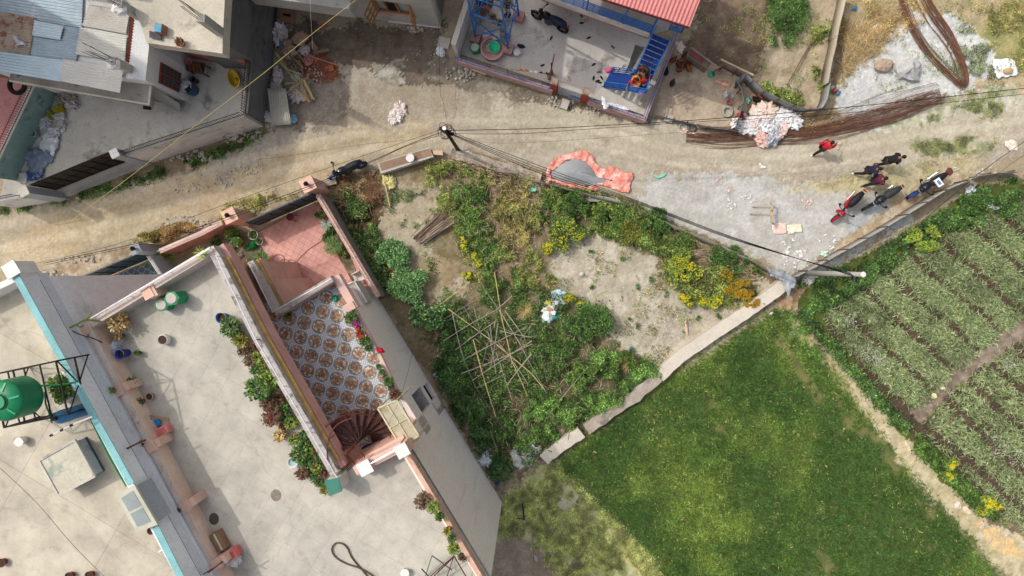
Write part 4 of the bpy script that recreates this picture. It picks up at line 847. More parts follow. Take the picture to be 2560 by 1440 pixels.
def spiral():
 c = P(858, 1130, 9.0); cb = c; t = thing('spiral_staircase', 'rusty iron spiral staircase rising through the opening beside the pink overhang', 'spiral staircase', (cb.x, cb.y, 6.0))
 c = Vector((P(905, 1095, 7.5).x, P(905, 1095, 7.5).y, 0)); t.location = (c.x, c.y, 6.0); RR = 1.3
 mb = MB(); mb.cyl((c.x, c.y, 6.0), .055, 3.9, 10); mb.build('centre_pole', RUSTB, t, smooth=True)
 n = 16; a0 = R(205)
 for i in range(n):
  a = a0 - i * R(17.5); z = 6.2 + (n - 1 - i) * .178; mb = MB(); b = a - R(21)
  vs = [(c.x + .05 * math.cos(a), c.y + .05 * math.sin(a), z), (c.x + RR * math.cos(a), c.y + RR * math.sin(a), z), (c.x + RR * math.cos(b), c.y + RR * math.sin(b), z), (c.x + .05 * math.cos(b), c.y + .05 * math.sin(b), z)]
  k = len(vs); vs += [(x, y, q + .03) for x, y, q in vs]; mb.add(vs, [(3, 2, 1, 0), (4, 5, 6, 7), (0, 1, 5, 4), (1, 2, 6, 5), (2, 3, 7, 6), (3, 0, 4, 7)])
  for j in range(4):
   q = a + (b - a) * (j + .5) / 4; mb.bar((c.x + .1 * math.cos(q), c.y + .1 * math.sin(q), z + .04), (c.x + RR * math.cos(q), c.y + RR * math.sin(q), z + .04), .02)
  mb.build('tread', M((104,72,66), .7, .2, .3, 6, .3, 40, (70,50,48), .55, 9), t)
 mb = MB(); mb2 = MB(); pts = []
 for i in range(n * 2 + 1):
  a = a0 - i * R(17.5) / 2; z = 6.2 + (2 * n - i) * .089 + .9; p = Vector((c.x + RR * math.cos(a), c.y + RR * math.sin(a), z)); pts.append(p); mb2.bar(p, p - Vector((0, 0, .9)), .016)
 mb.tube(pts, .022, 6); mb.build('handrail', RUSTB, t); mb2.build('balusters', RUSTB, t)
 mb = MB()
 g = [P(838, 1160, 9), P(890, 1112, 9), P(912, 1142, 9), P(866, 1180, 9)]
 for i in range(11): mb.bar(g[0].lerp(g[3], i / 10), g[1].lerp(g[2], i / 10), .025)
 for s in (0, .5, 1): mb.bar(g[0].lerp(g[1], s), g[3].lerp(g[2], s), .035)
 mb.build('landing_grate', RUSTB, t)
 # curved guard on the overhang side
 mb = MB(); top = [P(x, y, 9.9) for x, y in ((880, 1045), (845, 1060), (824, 1090), (818, 1130), (822, 1160), (840, 1190), (852, 1208))]; top = tubepts(top, 4); mb.tube(top, .024, 6)
 for p in top[::3]: mb.bar(p, p - Vector((0, 0, .85)), .02)
 mb.build('guard_rail', RUSTB, t)
spiral()

# ------------------------------------------------------------------ grey teal-edged building on the left
def teal_building():
 ZF = 10.6; ZP = 11.5; org = P(0, 1000, 0); h = thing('grey_building', 'tall grey rendered building with a teal topped parapet and a stained pale roof', 'building', org)
 A = P(47, 683, ZP); B = P(495, 1508, ZP); dd = (B - A).normalized()
 T = lambda mb, n, m, **k: mb.build(n, m, h, **k)
 fl = P(-260, 820, ZP); A2 = P(122, 690, 10.1)          # lower front corner is set back
 ins = off(A, B, -.02)
 body = [A2, xy(inter(A2, A2 + dd, B, B + Vector((1, 1, 0)))), xy(B + Vector((-14, -2, 0))), (-34, -10), (fl.x, A2.y - 2)]
 A2p = A + dd * ((A2 - A).dot(dd)); A2p.z = 0
 mb = MB(); mb.prism([A2p, xy(B), xy(B + Vector((-14, -2, 0))), (-36, -12), (-36, A2p.y - 7.6)], 0, 10.09); T(mb, 'wall', M((236,238,240), .88, 0, .07, .5, .2, 10, (204,206,208), .55, .7))
 mb = MB(); mb.prism([A, xy(B), xy(B + Vector((-14, -2, 0))), (-36, -12), (-36, A.y - 7.6)], 10.1, ZF, 0, 1); T(mb, 'roof', [M((212,218,224), .88, 0, .09, .5, .2, 10, (176,180,186), .55, .7), tile_mat('weathered_screed', 4.2, R(30.5), ((200,191,172), (196,187,166)), (178,168,148), .004, .3)])
 mb = MB(); mb.wall([B, A], .24, ZF, ZP, side=1); T(mb, 'parapet', M((234,237,240), .88, 0, .08, .5, .2, 10, (170,172,176), .60, 1.6))
 p1 = P(336, 1205, ZP); p2 = P(397, 1312, ZP)
 mb = MB(); mb.wall([p1, A], .26, ZP, ZP + .035, side=1); mb.wall([B, p2], .26, ZP, ZP + .035, side=1); T(mb, 'teal_coping', TEAL)
 mb = MB(); mb.wall([A + Vector((0, 0, 0)), P(-120, 765, ZP)], .22, ZF, ZP, side=1); T(mb, 'front_parapet', WHITE)
 mb = MB(); c = P(28, 674, ZP + .12); mb.box((c.x, c.y, ZF), .46, .46, 1.0, R(30)); mb.box((c.x, c.y, ZF + 1.0), .54, .54, .05, R(30)); T(mb, 'corner_pier', WHITE)
 mb = MB(); mb.wall([A + dd * .3, B], .006, 10.62, 10.64, side=-1 if off(A, B, .1)[0].x < A.x else 1); T(mb, 'crack_line', M((92,94,98)))
 # roof hatch
 q = [P(97, 1151, 11.3), P(187, 1100, 11.3), P(237, 1191, 11.3), P(146, 1239, 11.3)]
 cx = sum((v for v in q), Vector()) / 4; inn = [cx + (v - cx) * .93 for v in q]
 mb = MB(); mb.prism(inn, ZF, 11.2); T(mb, 'hatch_wall', GREYW); mb = MB(); mb.prism(q, 11.2, 11.3); T(mb, 'hatch_slab', M((200,194,174), .9, 0, .12, 1.2, .2, 14, (150,160,150), .52, 1.6))
 mb = MB(); mb.wall([*[cx + (v - cx) * .99 for v in q]], .09, 11.3, 11.34, closed=True, side=0); T(mb, 'hatch_rim', CONCL)
 mb = MB(); mb.prism([cx + (v - cx) * .95 for v in q], ZF, ZF + .1); T(mb, 'hatch_base', M((60,84,104)))
 # glazed rooflight over the parapet
 q = [P(290, 1241, 11.7), P(335, 1211, 11.7), P(394, 1312, 11.7), P(341, 1331, 11.7)]; mb = MB(); mb.prism(q, 11.6, 11.7); T(mb, 'rooflight_slab', M((196,194,176), .85, 0, .1, 1.5)); cx = sum((v for v in q), Vector()) / 4
 mb = MB(); i2 = [cx + (v - cx) * .9 for v in q]; mb.prism(i2, ZF, 11.595); T(mb, 'rooflight_wall', GREYW)
 m1 = [q[0].lerp(q[1], .18), q[0].lerp(q[1], .82)]; m2 = [q[3].lerp(q[2], .18), q[3].lerp(q[2], .82)]
 for s0, s1 in ((.1, .47), (.53, .88)):
  mb = MB(); mb.prism([m1[0].lerp(m2[0], s0), m1[1].lerp(m2[1], s0), m1[1].lerp(m2[1], s1), m1[0].lerp(m2[0], s1)], 11.7, 11.715); T(mb, 'rooflight_pane', M((150,158,158), .25, 0, .08, 1.5))
 return h
teal_building()
def sheet_floor(name, pxs, z, m, th=.03):
 mb = MB(); mb.prism([P(x, y, z) for x, y in pxs], z - th, z); return mb.build(name, m, kind='structure')
sheet_floor('tiled_yard', [(262,700),(378,650),(412,700),(440,740),(330,780)], .02, tile_mat('blue_tiles', .32, R(28), ((92,112,104), (72,92,116)), (150,156,150), .06, .3, .5))
sheet_floor('courtyard', [(640,585),(800,500),(945,745),(905,800),(700,860),(600,700)], .02, COURT)

def gate(name, a, b, z0, z1, mat, label, cat='gate', spikes=None, leaves_n=2, ribs=True):
 mid = (a + b) / 2; t = thing(name, label, cat, (mid.x, mid.y, z0)); d = (b - a); 
 for i in range(leaves_n):
  p = a.lerp(b, (i + .01) / leaves_n); q = a.lerp(b, (i + .99) / leaves_n); mb = MB(); mb.wall([p, q], .03, z0 + .05, z1); o = mb.build('gate_leaf', mat, t)
  mb = MB(); n = Vector((-(q - p).y, (q - p).x, 0)).normalized() * .03
  for s in (0, .5, 1):
   for sg in (-1, 1): r = p.lerp(q, .02 + s * .96) + n * sg; mb.bar((r.x, r.y, z0 + .06), (r.x, r.y, z1 - .01), .035)
  for zz in (z0 + .1, (z0 + z1) / 2, z1 - .03):
   for sg in (-1, 1): mb.bar((p.x + n.x * sg, p.y + n.y * sg, zz), (q.x + n.x * sg, q.y + n.y * sg, zz), .03)
  mb.build('leaf_frame', mat, t)
 if spikes:
  mb = MB(); n = int(d.length / .11)
  for i in range(n + 1):
   r = a.lerp(b, i / n); mb.lathe((r.x, r.y, z1), [(.018, 0), (.022, .05), (.001, .16)], 5)
  mb.build('spikes', spikes, t)
 return t
gate('courtyard_gate', P(611, 556, 1.95), P(776, 484, 1.95), .05, 1.95, M((70,86,90), .5, .2, .14, 1.5), 'dark grey green metal gate with a row of pale spikes closing the pink tiled courtyard', spikes=WHITE, leaves_n=3)
gate('yard_gate', P(197, 695, 2.0), P(334, 638, 2.0), .05, 2.0, NAVY, 'dark blue metal gate in front of the blue green tiled yard', spikes=WHITE, leaves_n=2)
gate('driveway_gate', P(75, 463, 2.5), P(273, 381, 2.5), .6, 2.5, M((44,34,32), .6, .2, .15, 2), 'wide dark brown sheet metal gate of the grey concrete yard', spikes=DARKM, leaves_n=4)
def post(x, y, z, s, label, mat, cap=True, lamp=True, sh=.86, name='gate_pillar', rz=R(26), zb=0):
 p = P(x, y, z); t = thing(name, label, 'gate pillar', (p.x, p.y, zb)); mb = MB(); mb.box((p.x, p.y, zb), s * sh, s * sh, z - .08 - zb, rz); mb.build('shaft', mat, t)
 mb = MB(); mb.box((p.x, p.y, z - .08), s, s, .08, rz); mb.build('cap', cap if cap is not True else mat, t)
 if lamp:
  mb = MB(); mb.lathe((p.x, p.y, z), [(.001, 0), (.05, 0), (.04, .05), (.09, .1), (.11, .25), (.13, .27), (.02, .36), (.001, .38)], 6); mb.build('lantern', DARKM, t)
 return t
CAPP = M((232,190,170), .8, 0, .08, 2)
post(573, 539, 2.4, .68, 'square pink gate pillar with a lantern at the left end of the courtyard gate', PINKW, CAPP)
post(769, 461, 2.4, .68, 'square pink gate pillar with a lantern at the upper right end of the courtyard gate', PINKW, CAPP)
post(338, 622, 2.3, .5, 'grey gate pillar with a dark lantern beside the blue metal gate', GREYW, GREYW)
post(285, 383, 2.9, .42, 'white capped pillar at the upper end of the dark brown gate', GREYW, WHITE, False)
post(58, 478, 2.8, .48, 'weathered pillar at the lower end of the dark brown gate', GREYW, CONCL, False)

def bwall(name, pxs, z, t, label, mat, rail=None, railmat=None, z0=-.05, side=0, railh=.55, cap=None, cat='wall', step=.12):
 pts = [P(x, y, z) for x, y in pxs]; c = sum(pts, Vector()) / len(pts); th = thing(name, label, cat, (c.x, c.y, 0))
 mb = MB(); mb.wall(pts, t, z0, z, side=side); mb.build('wall_body', mat, th)
 if cap: mb = MB(); mb.wall(pts, t + .05, z, z + .04, side=side); mb.build('coping', cap, th)
 if rail: railing('railing', th, pts, z + (.04 if cap else 0), railh, railmat, step)
 return th
bwall('boundary_wall', [(795,487),(850,580),(946,742)], 1.6, .22, 'weathered pink topped wall between the tiled courtyard and the garden', M((150,138,130), .9, 0, .2, 1.5, .3, 14, (104,92,86), .52, 2), True, WHITE, cap=M((206,160,144), .85, 0, .2, 3, .2, 20, (150,120,108), .5, 5), railh=.22)
bwall('boundary_wall', [(556,556),(500,585),(400,628)], 1.6, .2, 'pink street wall behind the flowering creepers left of the courtyard gate', M((192,146,128), .85, 0, .2, 1.5), True, WHITE, cap=PINKL, railh=.25)
bwall('boundary_wall', [(372,640),(408,695),(425,720)], 1.6, .16, 'short grey wall with a white rail at the right side of the blue tiled yard', GREYW, True, WHITE, railh=.25)
bwall('boundary_wall', [(614,283),(627,150)], 2.3, .2, 'dark grey end of the street wall beside the rubble pile', CONCD, True, DARKM, railh=.6, cap=CONCD)
bwall('boundary_wall', [(302,388),(609,287)], 2.3, .2, 'white washed street wall with black spiked railing around the concrete yard', M((206,204,202), .88, 0, .12, .9, .25, 12, (130,130,130), .56, 1.4), True, DARKM, railh=.6, cap=CONC)
bwall('boundary_wall', [(48,488),(-40,505)], 2.3, .2, 'lower left stub of white wall with black railing by the dirt road', M((206,204,202), .88, 0, .12, .9, .25, 12, (130,130,130), .56, 1.4), True, DARKM, railh=.6)
bwall('boundary_wall', [(84,212),(40,305),(-25,440)], 2.6, .16, 'tall sea green wall with black railing dividing the two yards', M((130,158,154), .88, 0, .12, .9, .25, 12, (84,100,98), .56, 1.6), True, DARKM, railh=.5, cap=CONCL)
sheet_floor('pink_drive', [(-80,180),(80,205),(10,400),(-80,430)], .25, M((196,136,134), .9, 0, .1, .6, .2, 14, (160,112,110), .58, 1), .3)
sheet_floor('concrete_yard', [(100,200),(380,80),(640,100),(627,165),(614,290),(290,395),(70,480),(0,500),(30,350)], 1.0, M((198,194,184), .92, 0, .16, .45, .3, 10, (140,136,128), .55, .8), .98)
sheet_floor('gate_ramp', [(128,478),(318,404),(372,412),(150,498)], .18, CONC, .2)

# ------------------------------------------------------------------ house with the tin roof (upper left)
def tin_house():
 h = thing('tin_roofed_house', 'unfinished grey and white house with patched tin roof and bare concrete slab', 'house', P(420, 60, 0)); T = lambda mb, n, m, **k: mb.build(n, m, h, **k)
 # slab with fascia
 sl = [P(366, 107, 5.7), P(556, 134, 5.7), P(557, 92, 5.7), P(562, 0, 5.7), P(575, -150, 5.7), P(150, -190, 5.7), P(322, 6, 5.7), P(352, 60, 5.7)]
 mb = MB(); mb.prism(sl, 5.0, 5.7); T(mb, 'roof_slab', M((204,196,178), .92, 0, .12, .5, .3, 12, (160,152,136), .56, .9))
 b2 = [P(440, 92, 5.7), P(549, 96, 5.7), P(557, 0, 5.7), P(570, -150, 5.7), P(200, -170, 5.7)]
 mb = MB(); mb.prism(b2, 0, 4.995); T(mb, 'side_wall', CONCD)
 east = [P(559.5, 60, 5.6), P(574, -150, 5.6)]
 mb = MB(); mb.wall([P(553, 100, 5.6), P(557, 60, 5.6), P(572, -150, 5.6)], .12, 0, 4.99); T(mb, 'gable_wall', M((104,104,104), .92, 0, .2, .5, .35, 14, (78,78,78), .5, .8))
 mb = MB(); mb.prism([P(100, 165, 5.2), P(354, 196, 5.2), P(363, 110, 5.2), P(355, 50, 5.2), P(310, -10, 5.2), P(150, -150, 5.2), P(-150, -150, 5.2), P(-150, 130, 5.2)], 0, 4.9); T(mb, 'front_wall', M((222,222,220), .85, 0, .06, .6, .15, 12, (180,176,170), .66, 1))
 # window in the white wall: brown frame, two leaves
 a = P(366, 110, 5.2); b = P(357, 196, 5.2); d = Vector(((b - a).x, (b - a).y, 0)).normalized(); n = Vector((-d.y, d.x, 0)); n = n if n.x > 0 else -n
 L = (b - a).length; o = Vector((P(363, 110, 5.2).x, P(363, 110, 5.2).y, 0)); o = o + n * .02
 u0, u1 = .42, 1.38
 fr = NT and MB(); fr.prism([o + d * u0, o + d * u1, o + d * u1 + n * .05, o + d * u0 + n * .05], 2.1, 3.9); w = fr.build('window', M((140,66,34), .5, 0, .15, 4), h)
 for k in range(2):
  q0 = u0 + .07 + k * (u1 - u0 - .04) / 2; q1 = q0 + (u1 - u0) / 2 - .12; mb = MB(); mb.prism([o + d * q0 + n * .052, o + d * q1 + n * .052, o + d * q1 + n * .07, o + d * q0 + n * .07], 2.2, 3.8); mb.build('pane', M((58,56,60), .2, 0, .2, 8), w)
  mb = MB()
  for z in (2.5, 2.85, 3.2, 3.55): mb.bar(o + d * q0 + n * .08 + Vector((0, 0, z)), o + d * q1 + n * .08 + Vector((0, 0, z)), .015)
  for s in (.33, .66): r = o + d * (q0 + (q1 - q0) * s) + n * .08; mb.bar(r + Vector((0, 0, 2.2)), r + Vector((0, 0, 3.8)), .015)
  mb.build('grille', M((120,110,104)), w)
 # ledge and lower room roof
 mb = MB(); mb.prism([P(22, 203, 4.0), P(28, 176, 4.0), P(120, 150, 4.0), P(352, 196, 4.0), P(378, 214, 4.0), P(373, 263, 4.0)], 3.6, 4.0); T(mb, 'ledge_slab', M((156,150,140), .92, 0, .2, .8, .3, 14, (84,80,76), .58, 1.3))
 mb = MB(); mb.wall([P(22, 203, 4.08), P(373, 263, 4.08), P(378, 214, 4.08)], .07, 4.0, 4.08, side=1); T(mb, 'ledge_rim', CONCL)
 mb = MB(); mb.prism([P(120, 190, 4.0), P(360, 235, 4.0), P(352, 190, 4.0), P(130, 150, 4.0)], .9, 3.59); T(mb, 'lower_room', CONCD)
 # awning near the white wall
 mb = MB(); q = [P(380, 215, 3.4), P(382, 243, 3.4), P(448, 258, 2.4), P(450, 282, 2.2)]; mb.add([tuple(q[0]), tuple(q[1]), tuple(q[3]), tuple(q[2])], [(0, 1, 2, 3)]); mb.prism([P(380, 243, 2.2), P(450, 262, 2.2), P(448, 283, 2.2), P(385, 275, 2.2)], 2.1, 2.2); T(mb, 'door_awning', CONC)
 # corrugated sheets
 cols = {'b': M((150,166,176), .45, .25, .1, .7, .1, 30, (176,182,184), .55, 1.2), 'w': M((202,200,192), .5, .15, .08, .7, .1, 30, (178,168,152), .60, 1.5), 'r': M((164,148,132), .7, .1, .2, 1, .2, 30, (128,82,62), .50, 2.2), 'l': M((176,194,204), .4, .25, .08, .7, .1, 30), 'o': M((196,190,180), .6, .1, .12, 1, .1, 30, (156,96,68), .60, 2.4)}
 S = [((-80,-90),(210,-60),(204,70),(-80,18),5.00,'b'), ((206,-60),(345,-40),(325,26),(226,12),5.05,'w'), ((226,0),(325,24),(315,85),(205,64),5.01,'o'), ((-80,10),(90,46),(72,142),(-80,112),5.04,'r'),
    ((84,50),(207,72),(190,152),(74,138),5.0,'b'), ((86,50),(158,66),(150,100),(80,88),5.09,'l'), ((200,68),(317,88),(312,152),(188,136),5.03,'w'), ((-80,118),(160,150),(150,204),(-80,165),5.06,'l'), ((158,148),(308,172),(299,232),(151,203),5.08,'w'), ((150,146),(190,136),(186,160),(150,160),4.98,'b')]
 for q0, q1, q2, q3, z, k in S:
  mb = MB(); corr(mb, P(*q0, z), P(*q3, z), P(*q2, z), P(*q1, z), .12, .022, rows=8, jit=.012); T(mb, 'roof_sheet', cols[k], smooth=True)
 mb = MB(); corr(mb, P(326, 36, 5.0), P(314, 152, 5.0), P(354, 182, 4.55), P(374, 66, 4.55), .13, .02); T(mb, 'side_sheet', M((136,72,52), .8, 0, .25, 3, .3, 30, (84,50,42), .55, 4), smooth=True)
 # stub columns with rebar
 for (tx, ty, tz, bz, bx) in ((279, 151, 6.2, 4.2, .33), (296, 8, 6.6, 5.0, .33), (502, 44, 7.4, 5.7, .34)):
  p = P(tx, ty, tz); mb = MB(); mb.box((p.x, p.y, bz), bx, bx, tz - bz, R(-8)); T(mb, 'column', CONC); mb = MB()
  for k in range(6):
   ox, oy = ((k % 3) - 1) * .1, (k // 3 - .5) * .18; lx, ly = random.uniform(-.12, .12), random.uniform(-.12, .12); mb.tube([(p.x + ox, p.y + oy, tz), (p.x + ox + lx, p.y + oy + ly, tz + random.uniform(1.3, 2.0))], .012, 5)
  T(mb, 'rebar', M((70,52,50), .8, .2))
 for x, y, z in ((280, 150, 6.25), (296, 10, 6.65)):
  p = P(x, y, z); T(blob((p.x - .1, p.y - .1, z - .3), .62, .6, .26, amp=.25), 'plastic_wrap', M((232,228,224), .6))
 p = P(393, 68, 6.2); mb = MB(); mb.box((p.x, p.y, 5.7), .34, .4, .4, R(-8)); T(mb, 'vent_box', M((150,110,86))); mb = MB(); mb.box((p.x, p.y, 6.1), .3, .36, .05, R(-8)); T(mb, 'vent_lid', M((110,170,196)))
 mb = MB()
 for k in range(5): mb.tube([P(374, 78 + k * 3.5, 5.8), P(403, 88 + k * 2.8, 5.8)], .03, 6)
 T(mb, 'pipe_ends', M((90,92,98), .5, .3))
 # veranda back shelves, seen below the slab
 mb = MB(); mb.wall([P(440, 118, 2.6), P(610, 150, 2.6)], .1, 1.0, 2.6); T(mb, 'veranda_wall', PINKR)
 # unseen block above the frame, added to shade the left of the tin roof
 mb = MB(); mb.prism([P(-120, -190, 9), P(120, -150, 9), P(160, -330, 9), P(-120, -360, 9)], 4.9, 9.0); T(mb, 'roof_shade_block', CONC)
 return h
tin_house()

# ------------------------------------------------------------------ grey house top centre
def grey_house():
 h = thing('grey_house', 'grey plastered house with open wooden shutters and a concrete balcony', 'house', P(900, 0, 0)); T = lambda mb, n, m, **k: mb.build(n, m, h, **k)
 a = P(697, 19, 0); b = P(1102, 69, 0); d = (b - a).normalized(); n = Vector((-d.y, d.x, 0)); L = (b - a).length; inn = n if n.y > 0 else -n
 u = lambda x, z: ((P(x, 20, z) - a).dot(d))
 W = [(u(938, 1.9), u(1030, 1.9), 1.25, 2.75)]
 mb = MB(); holewall(mb, a, b, 0, 9, .25, W); T(mb, 'front_wall', M((184,180,172), .9, 0, .1, .6, .25, 12, (150,146,140), .56, .9))
 mb = MB(); mb.prism([a + inn * .5, b + inn * .5, b + inn * 4, a + inn * 4], 0, 8.99); q = b + d * -.002; mb.prism([b + inn * .251 - d * .25, b + inn * .251, b + inn * 4.2, b + inn * 4.2 - d * .25], 0, 9.0); mb.prism([a + inn * .251, a + inn * .251 + d * .25, a + inn * 4.2 + d * .25, a + inn * 4.2], 0, 9.0); T(mb, 'body', CONC)
 u0, u1 = W[0][:2]; o = a + inn * .06
 mb = MB(); wd = M((166,112,64), .6, 0, .15, 4)
 for s in (0, .27, .62, 1): r = o + d * (u0 + .04 + (u1 - u0 - .08) * s); mb.bar(r + Vector((0, 0, 1.25)), r + Vector((0, 0, 2.75)), .08)
 for z in (1.3, 2.7): mb.bar(o + d * u0 + Vector((0, 0, z)), o + d * u1 + Vector((0, 0, z)), .08)
 w = T(mb, 'window', wd)
 mb = MB(); mb.prism([o + inn * .1 + d * u0, o + inn * .1 + d * u1, o + inn * .14 + d * u1, o + inn * .14 + d * u0], 1.25, 2.75); mb.build('pane', M((170,178,176), .3), w)
 mb = MB(); r0 = u0 + (u1 - u0) * .32; r1 = u0 + (u1 - u0) * .58; mb.prism([o + inn * .05 + d * r0, o + inn * .05 + d * r1, o + inn * .09 + d * r1, o + inn * .09 + d * r0], 1.35, 2.65); mb.build('open_sash', DARK, w)
 mb = MB(); mb.prism([a - inn * .1 + d * (u0 - .1), a - inn * .1 + d * (u1 + .1), a - inn * .003 + d * (u1 + .1), a - inn * .003 + d * (u0 - .1)], 1.16, 1.25); T(mb, 'window_sill', M((200,166,150)))
 for uu, sg in ((u0 - .02, -1), (u1 + .02, 1)):
  r = a + d * uu - inn * .01; e = r - inn * .72 + d * sg * .22; mb = MB()
  for s in (0, .5, 1): mb.bar(r.lerp(e, s) + Vector((0, 0, 1.3)), r.lerp(e, s) + Vector((0, 0, 2.7)), .06)
  for z in (1.3, 1.75, 2.2, 2.7): mb.bar(r + Vector((0, 0, z)), e + Vector((0, 0, z)), .06)
  T(mb, 'shutter', wd)
 mb = MB(); mb.prism([P(640, 11, 3.1), P(889, 45, 3.1), P(894, 8, 3.1), P(648, -30, 3.1)], 3.1, 4.2); T(mb, 'balcony', M((170,168,162), .9, 0, .12, .7, .25, 12, (128,126,122), .58, 1)) 
 mb = MB(); mb.wall([a + Vector((d.x * (L * .68), d.y * (L * .68), 0)) - inn * .03, b - inn * .03], .05, 0, .1); T(mb, 'plinth', WHITE)
 mb = MB(); mb.bar(P(820, -20, 3.6), P(868, 24, 3.0), .05); T(mb, 'spout', DARKM)
grey_house()

# ------------------------------------------------------------------ blue railed house
def blue_house():
 h = thing('blue_railed_house', 'house with a pink corrugated roof and blue veranda railings', 'house', P(1600, 0, 0)); T = lambda mb, n, m, **k: mb.build(n, m, h, **k)
 a = P(1384, -3, 3.0); b = P(1625, 84, 3.0); d = (b - a); 
 r1 = P(1690, 62, 3.0)
 mb = MB(); mb.prism([a - d * .3, b, P(1672, 70, 3.0), P(1720, -140, 3.0), P(1330, -200, 3.0)], 2.75, 3.0); T(mb, 'veranda_slab', M((186,180,172), .85))
 mb = MB(); mb.wall([a - d * .3, b], .1, 2.7, 3.06, side=-1); T(mb, 'slab_edge', M((216,206,196), .8)); mb = MB(); mb.wall([a - d * .3, b + d * .01], .06, 2.45, 2.695, side=-1); T(mb, 'slab_trim', PINKR)
 mb = MB(); mb.prism([a - d * .3 + Vector((.3, 1.2, 0)), b + Vector((-.2, 1.2, 0)), P(1700, -140, 3.0), P(1330, -200, 3.0)], 0, 5.8); T(mb, 'house_wall', M((196,150,142), .85))
 f0 = P(1470, -16, 6.0); f1 = P(1724, 67, 6.0); e1 = P(1802, -130, 6.3); e0 = P(1540, -220, 6.3)
 mb = MB(); corr(mb, f0 - (f1 - f0) * .4, f1, e1, e0 - (e1 - e0) * .4, .17, .035, rows=3); T(mb, 'roof', M((206,130,126), .55, .05, .1, .8, .1, 20, (222,150,146), .6, 1.2), smooth=True)
 mb = MB(); mb.bar(f0 - (f1 - f0) * .4 - Vector((0, 0, .1)), f1 - Vector((0, 0, .1)), .05, .16); T(mb, 'eaves_board', M((120,50,48)))
 railing('veranda_railing', h, [a - d * .3, b], 3.06, .95, BLUE, .45, .014, (.1, .28, .46, .64, .82, 1.0))
 for s in (-.05, .34, .72, 1.0):
  p = a.lerp(b, s); mb = MB(); mb.bar((p.x, p.y, 3.0), (p.x, p.y, 5.95), .07); T(mb, 'veranda_post', BLUE)
 p = P(1690, 70, 3.0); mb = MB(); mb.bar((p.x, p.y, 3.0), (p.x + .1, p.y + .1, 5.9), .07); T(mb, 'veranda_post', BLUE)
 railing('veranda_railing', h, [P(1672, 74, 3.0), P(1702, 84, 3.0), P(1716, 52, 3.0)], 3.0, .8, BLUE, .4, .014, (.1, .3, .5, .7, 1.0))
 # upper flight, landing, lower flight
 def flight(c0, c1, z0, z1, w, n, name):
  dv = Vector((c1.x - c0.x, c1.y - c0.y, 0)); L = dv.length; dv.normalize(); sd = Vector((-dv.y, dv.x, 0)); f = T(MB().bar((c0.x, c0.y, z0 - .05) , (c1.x, c1.y, z1 - .05), .02), name, BLUED)
  for i in range(n):
   s = (i + .5) / n; c = Vector((c0.x, c0.y, 0)) + dv * L * s; z = z0 + (z1 - z0) * s; mb = MB()
   q = L / n * .56; mb.prism([c - dv * q - sd * w / 2, c + dv * q - sd * w / 2, c + dv * q + sd * w / 2, c - dv * q + sd * w / 2], z - .03, z); mb.build('tread', BLUED, f)
  for sg in (-1, 1):
   p0 = Vector((c0.x, c0.y, z0)) + sd * sg * w / 2; p1 = Vector((c1.x, c1.y, z1)) + sd * sg * w / 2; mb = MB(); mb.bar(p0 - Vector((0, 0, .1)), p1 - Vector((0, 0, .1)), .04, .2)
   for k in (.3, .6, .9): mb.bar(p0 + Vector((0, 0, k)), p1 + Vector((0, 0, k)), .035)
   for k in range(4): r = p0.lerp(p1, k / 3); mb.bar(r - Vector((0, 0, .1)), r + Vector((0, 0, .92)), .035)
   mb.build('stair_rail', BLUE, f)
  return f
 flight(P(1653, 92, 3.0), P(1606, 192, 1.45), 3.0, 1.5, .85, 8, 'upper_flight')
 ld_ = [P(1574, 184, 1.45), P(1620, 184, 1.45), P(1612, 235, 1.45), P(1568, 226, 1.45)]; mb = MB(); mb.prism(ld_, 1.38, 1.45); T(mb, 'stair_landing', BLUED)
 flight(P(1572, 205, 1.4), P(1517, 199, .1), 1.35, .12, .8, 6, 'lower_flight')
 railing('landing_railing', h, [ld_[3], ld_[2], ld_[1]], 1.45, .85, BLUE, .4, .014, (.15, .4, .65, 1.0))
 mb = MB()
 for v in ld_: mb.bar((v.x, v.y, 0), (v.x, v.y, 1.38), .06)
 T(mb, 'landing_post', M((176,170,150)))
 mb = MB(); mb.prism([P(1588, 112, .05), P(1612, 118, .05), P(1578, 178, .05), P(1568, 172, .05)], .02, .06); T(mb, 'drain_step', CONC)
blue_house()
sheet_floor('house_yard', [(1150,135),(1180,-20),(1400,-20),(1622,90),(1684,104),(1612,288),(1455,236),(1385,212)], .06, M((200,196,188), .92, 0, .14, .4, .25, 10, (142,140,134), .55, .7), .1)
bwall('yard_wall', [(1140,148),(1268,188),(1382,224)], .75, .16, 'low dusty pink wall with blue railing left of the two brick coloured pillars', M((190,156,150), .85, 0, .15, 1.5, .2, 14, (130,116,110), .56, 2), True, BLUE, railh=.45, step=.3)
bwall('yard_wall', [(1470,250),(1612,298),(1683,108),(1692,84)], .75, .16, 'low pink wall with blue railing around the stair corner of the yard', M((190,156,150), .85, 0, .15, 1.5, .2, 14, (130,116,110), .56, 2), True, BLUE, railh=.45, step=.3)
bwall('side_wall', [(1133,112),(1172,-10),(1186,-60)], 2.1, .2, 'tall pale rendered wall along the left side of the blue railed yard', M((200,200,196), .88, 0, .08, .7, .2, 12, (150,150,148), .6, 1.2), cap=CONCL)
for x, y, lab in ((1386, 202, 'left brick red gate pillar with a crumbling bare top'), (1466, 228, 'right brick red gate pillar with a crumbling bare top')):
 post(x, y, 1.7, .36, lab, RED, M((150,134,116), .95, 0, .3, 5, .6, 20), False, 1.0, 'brick_pillar', R(-16))
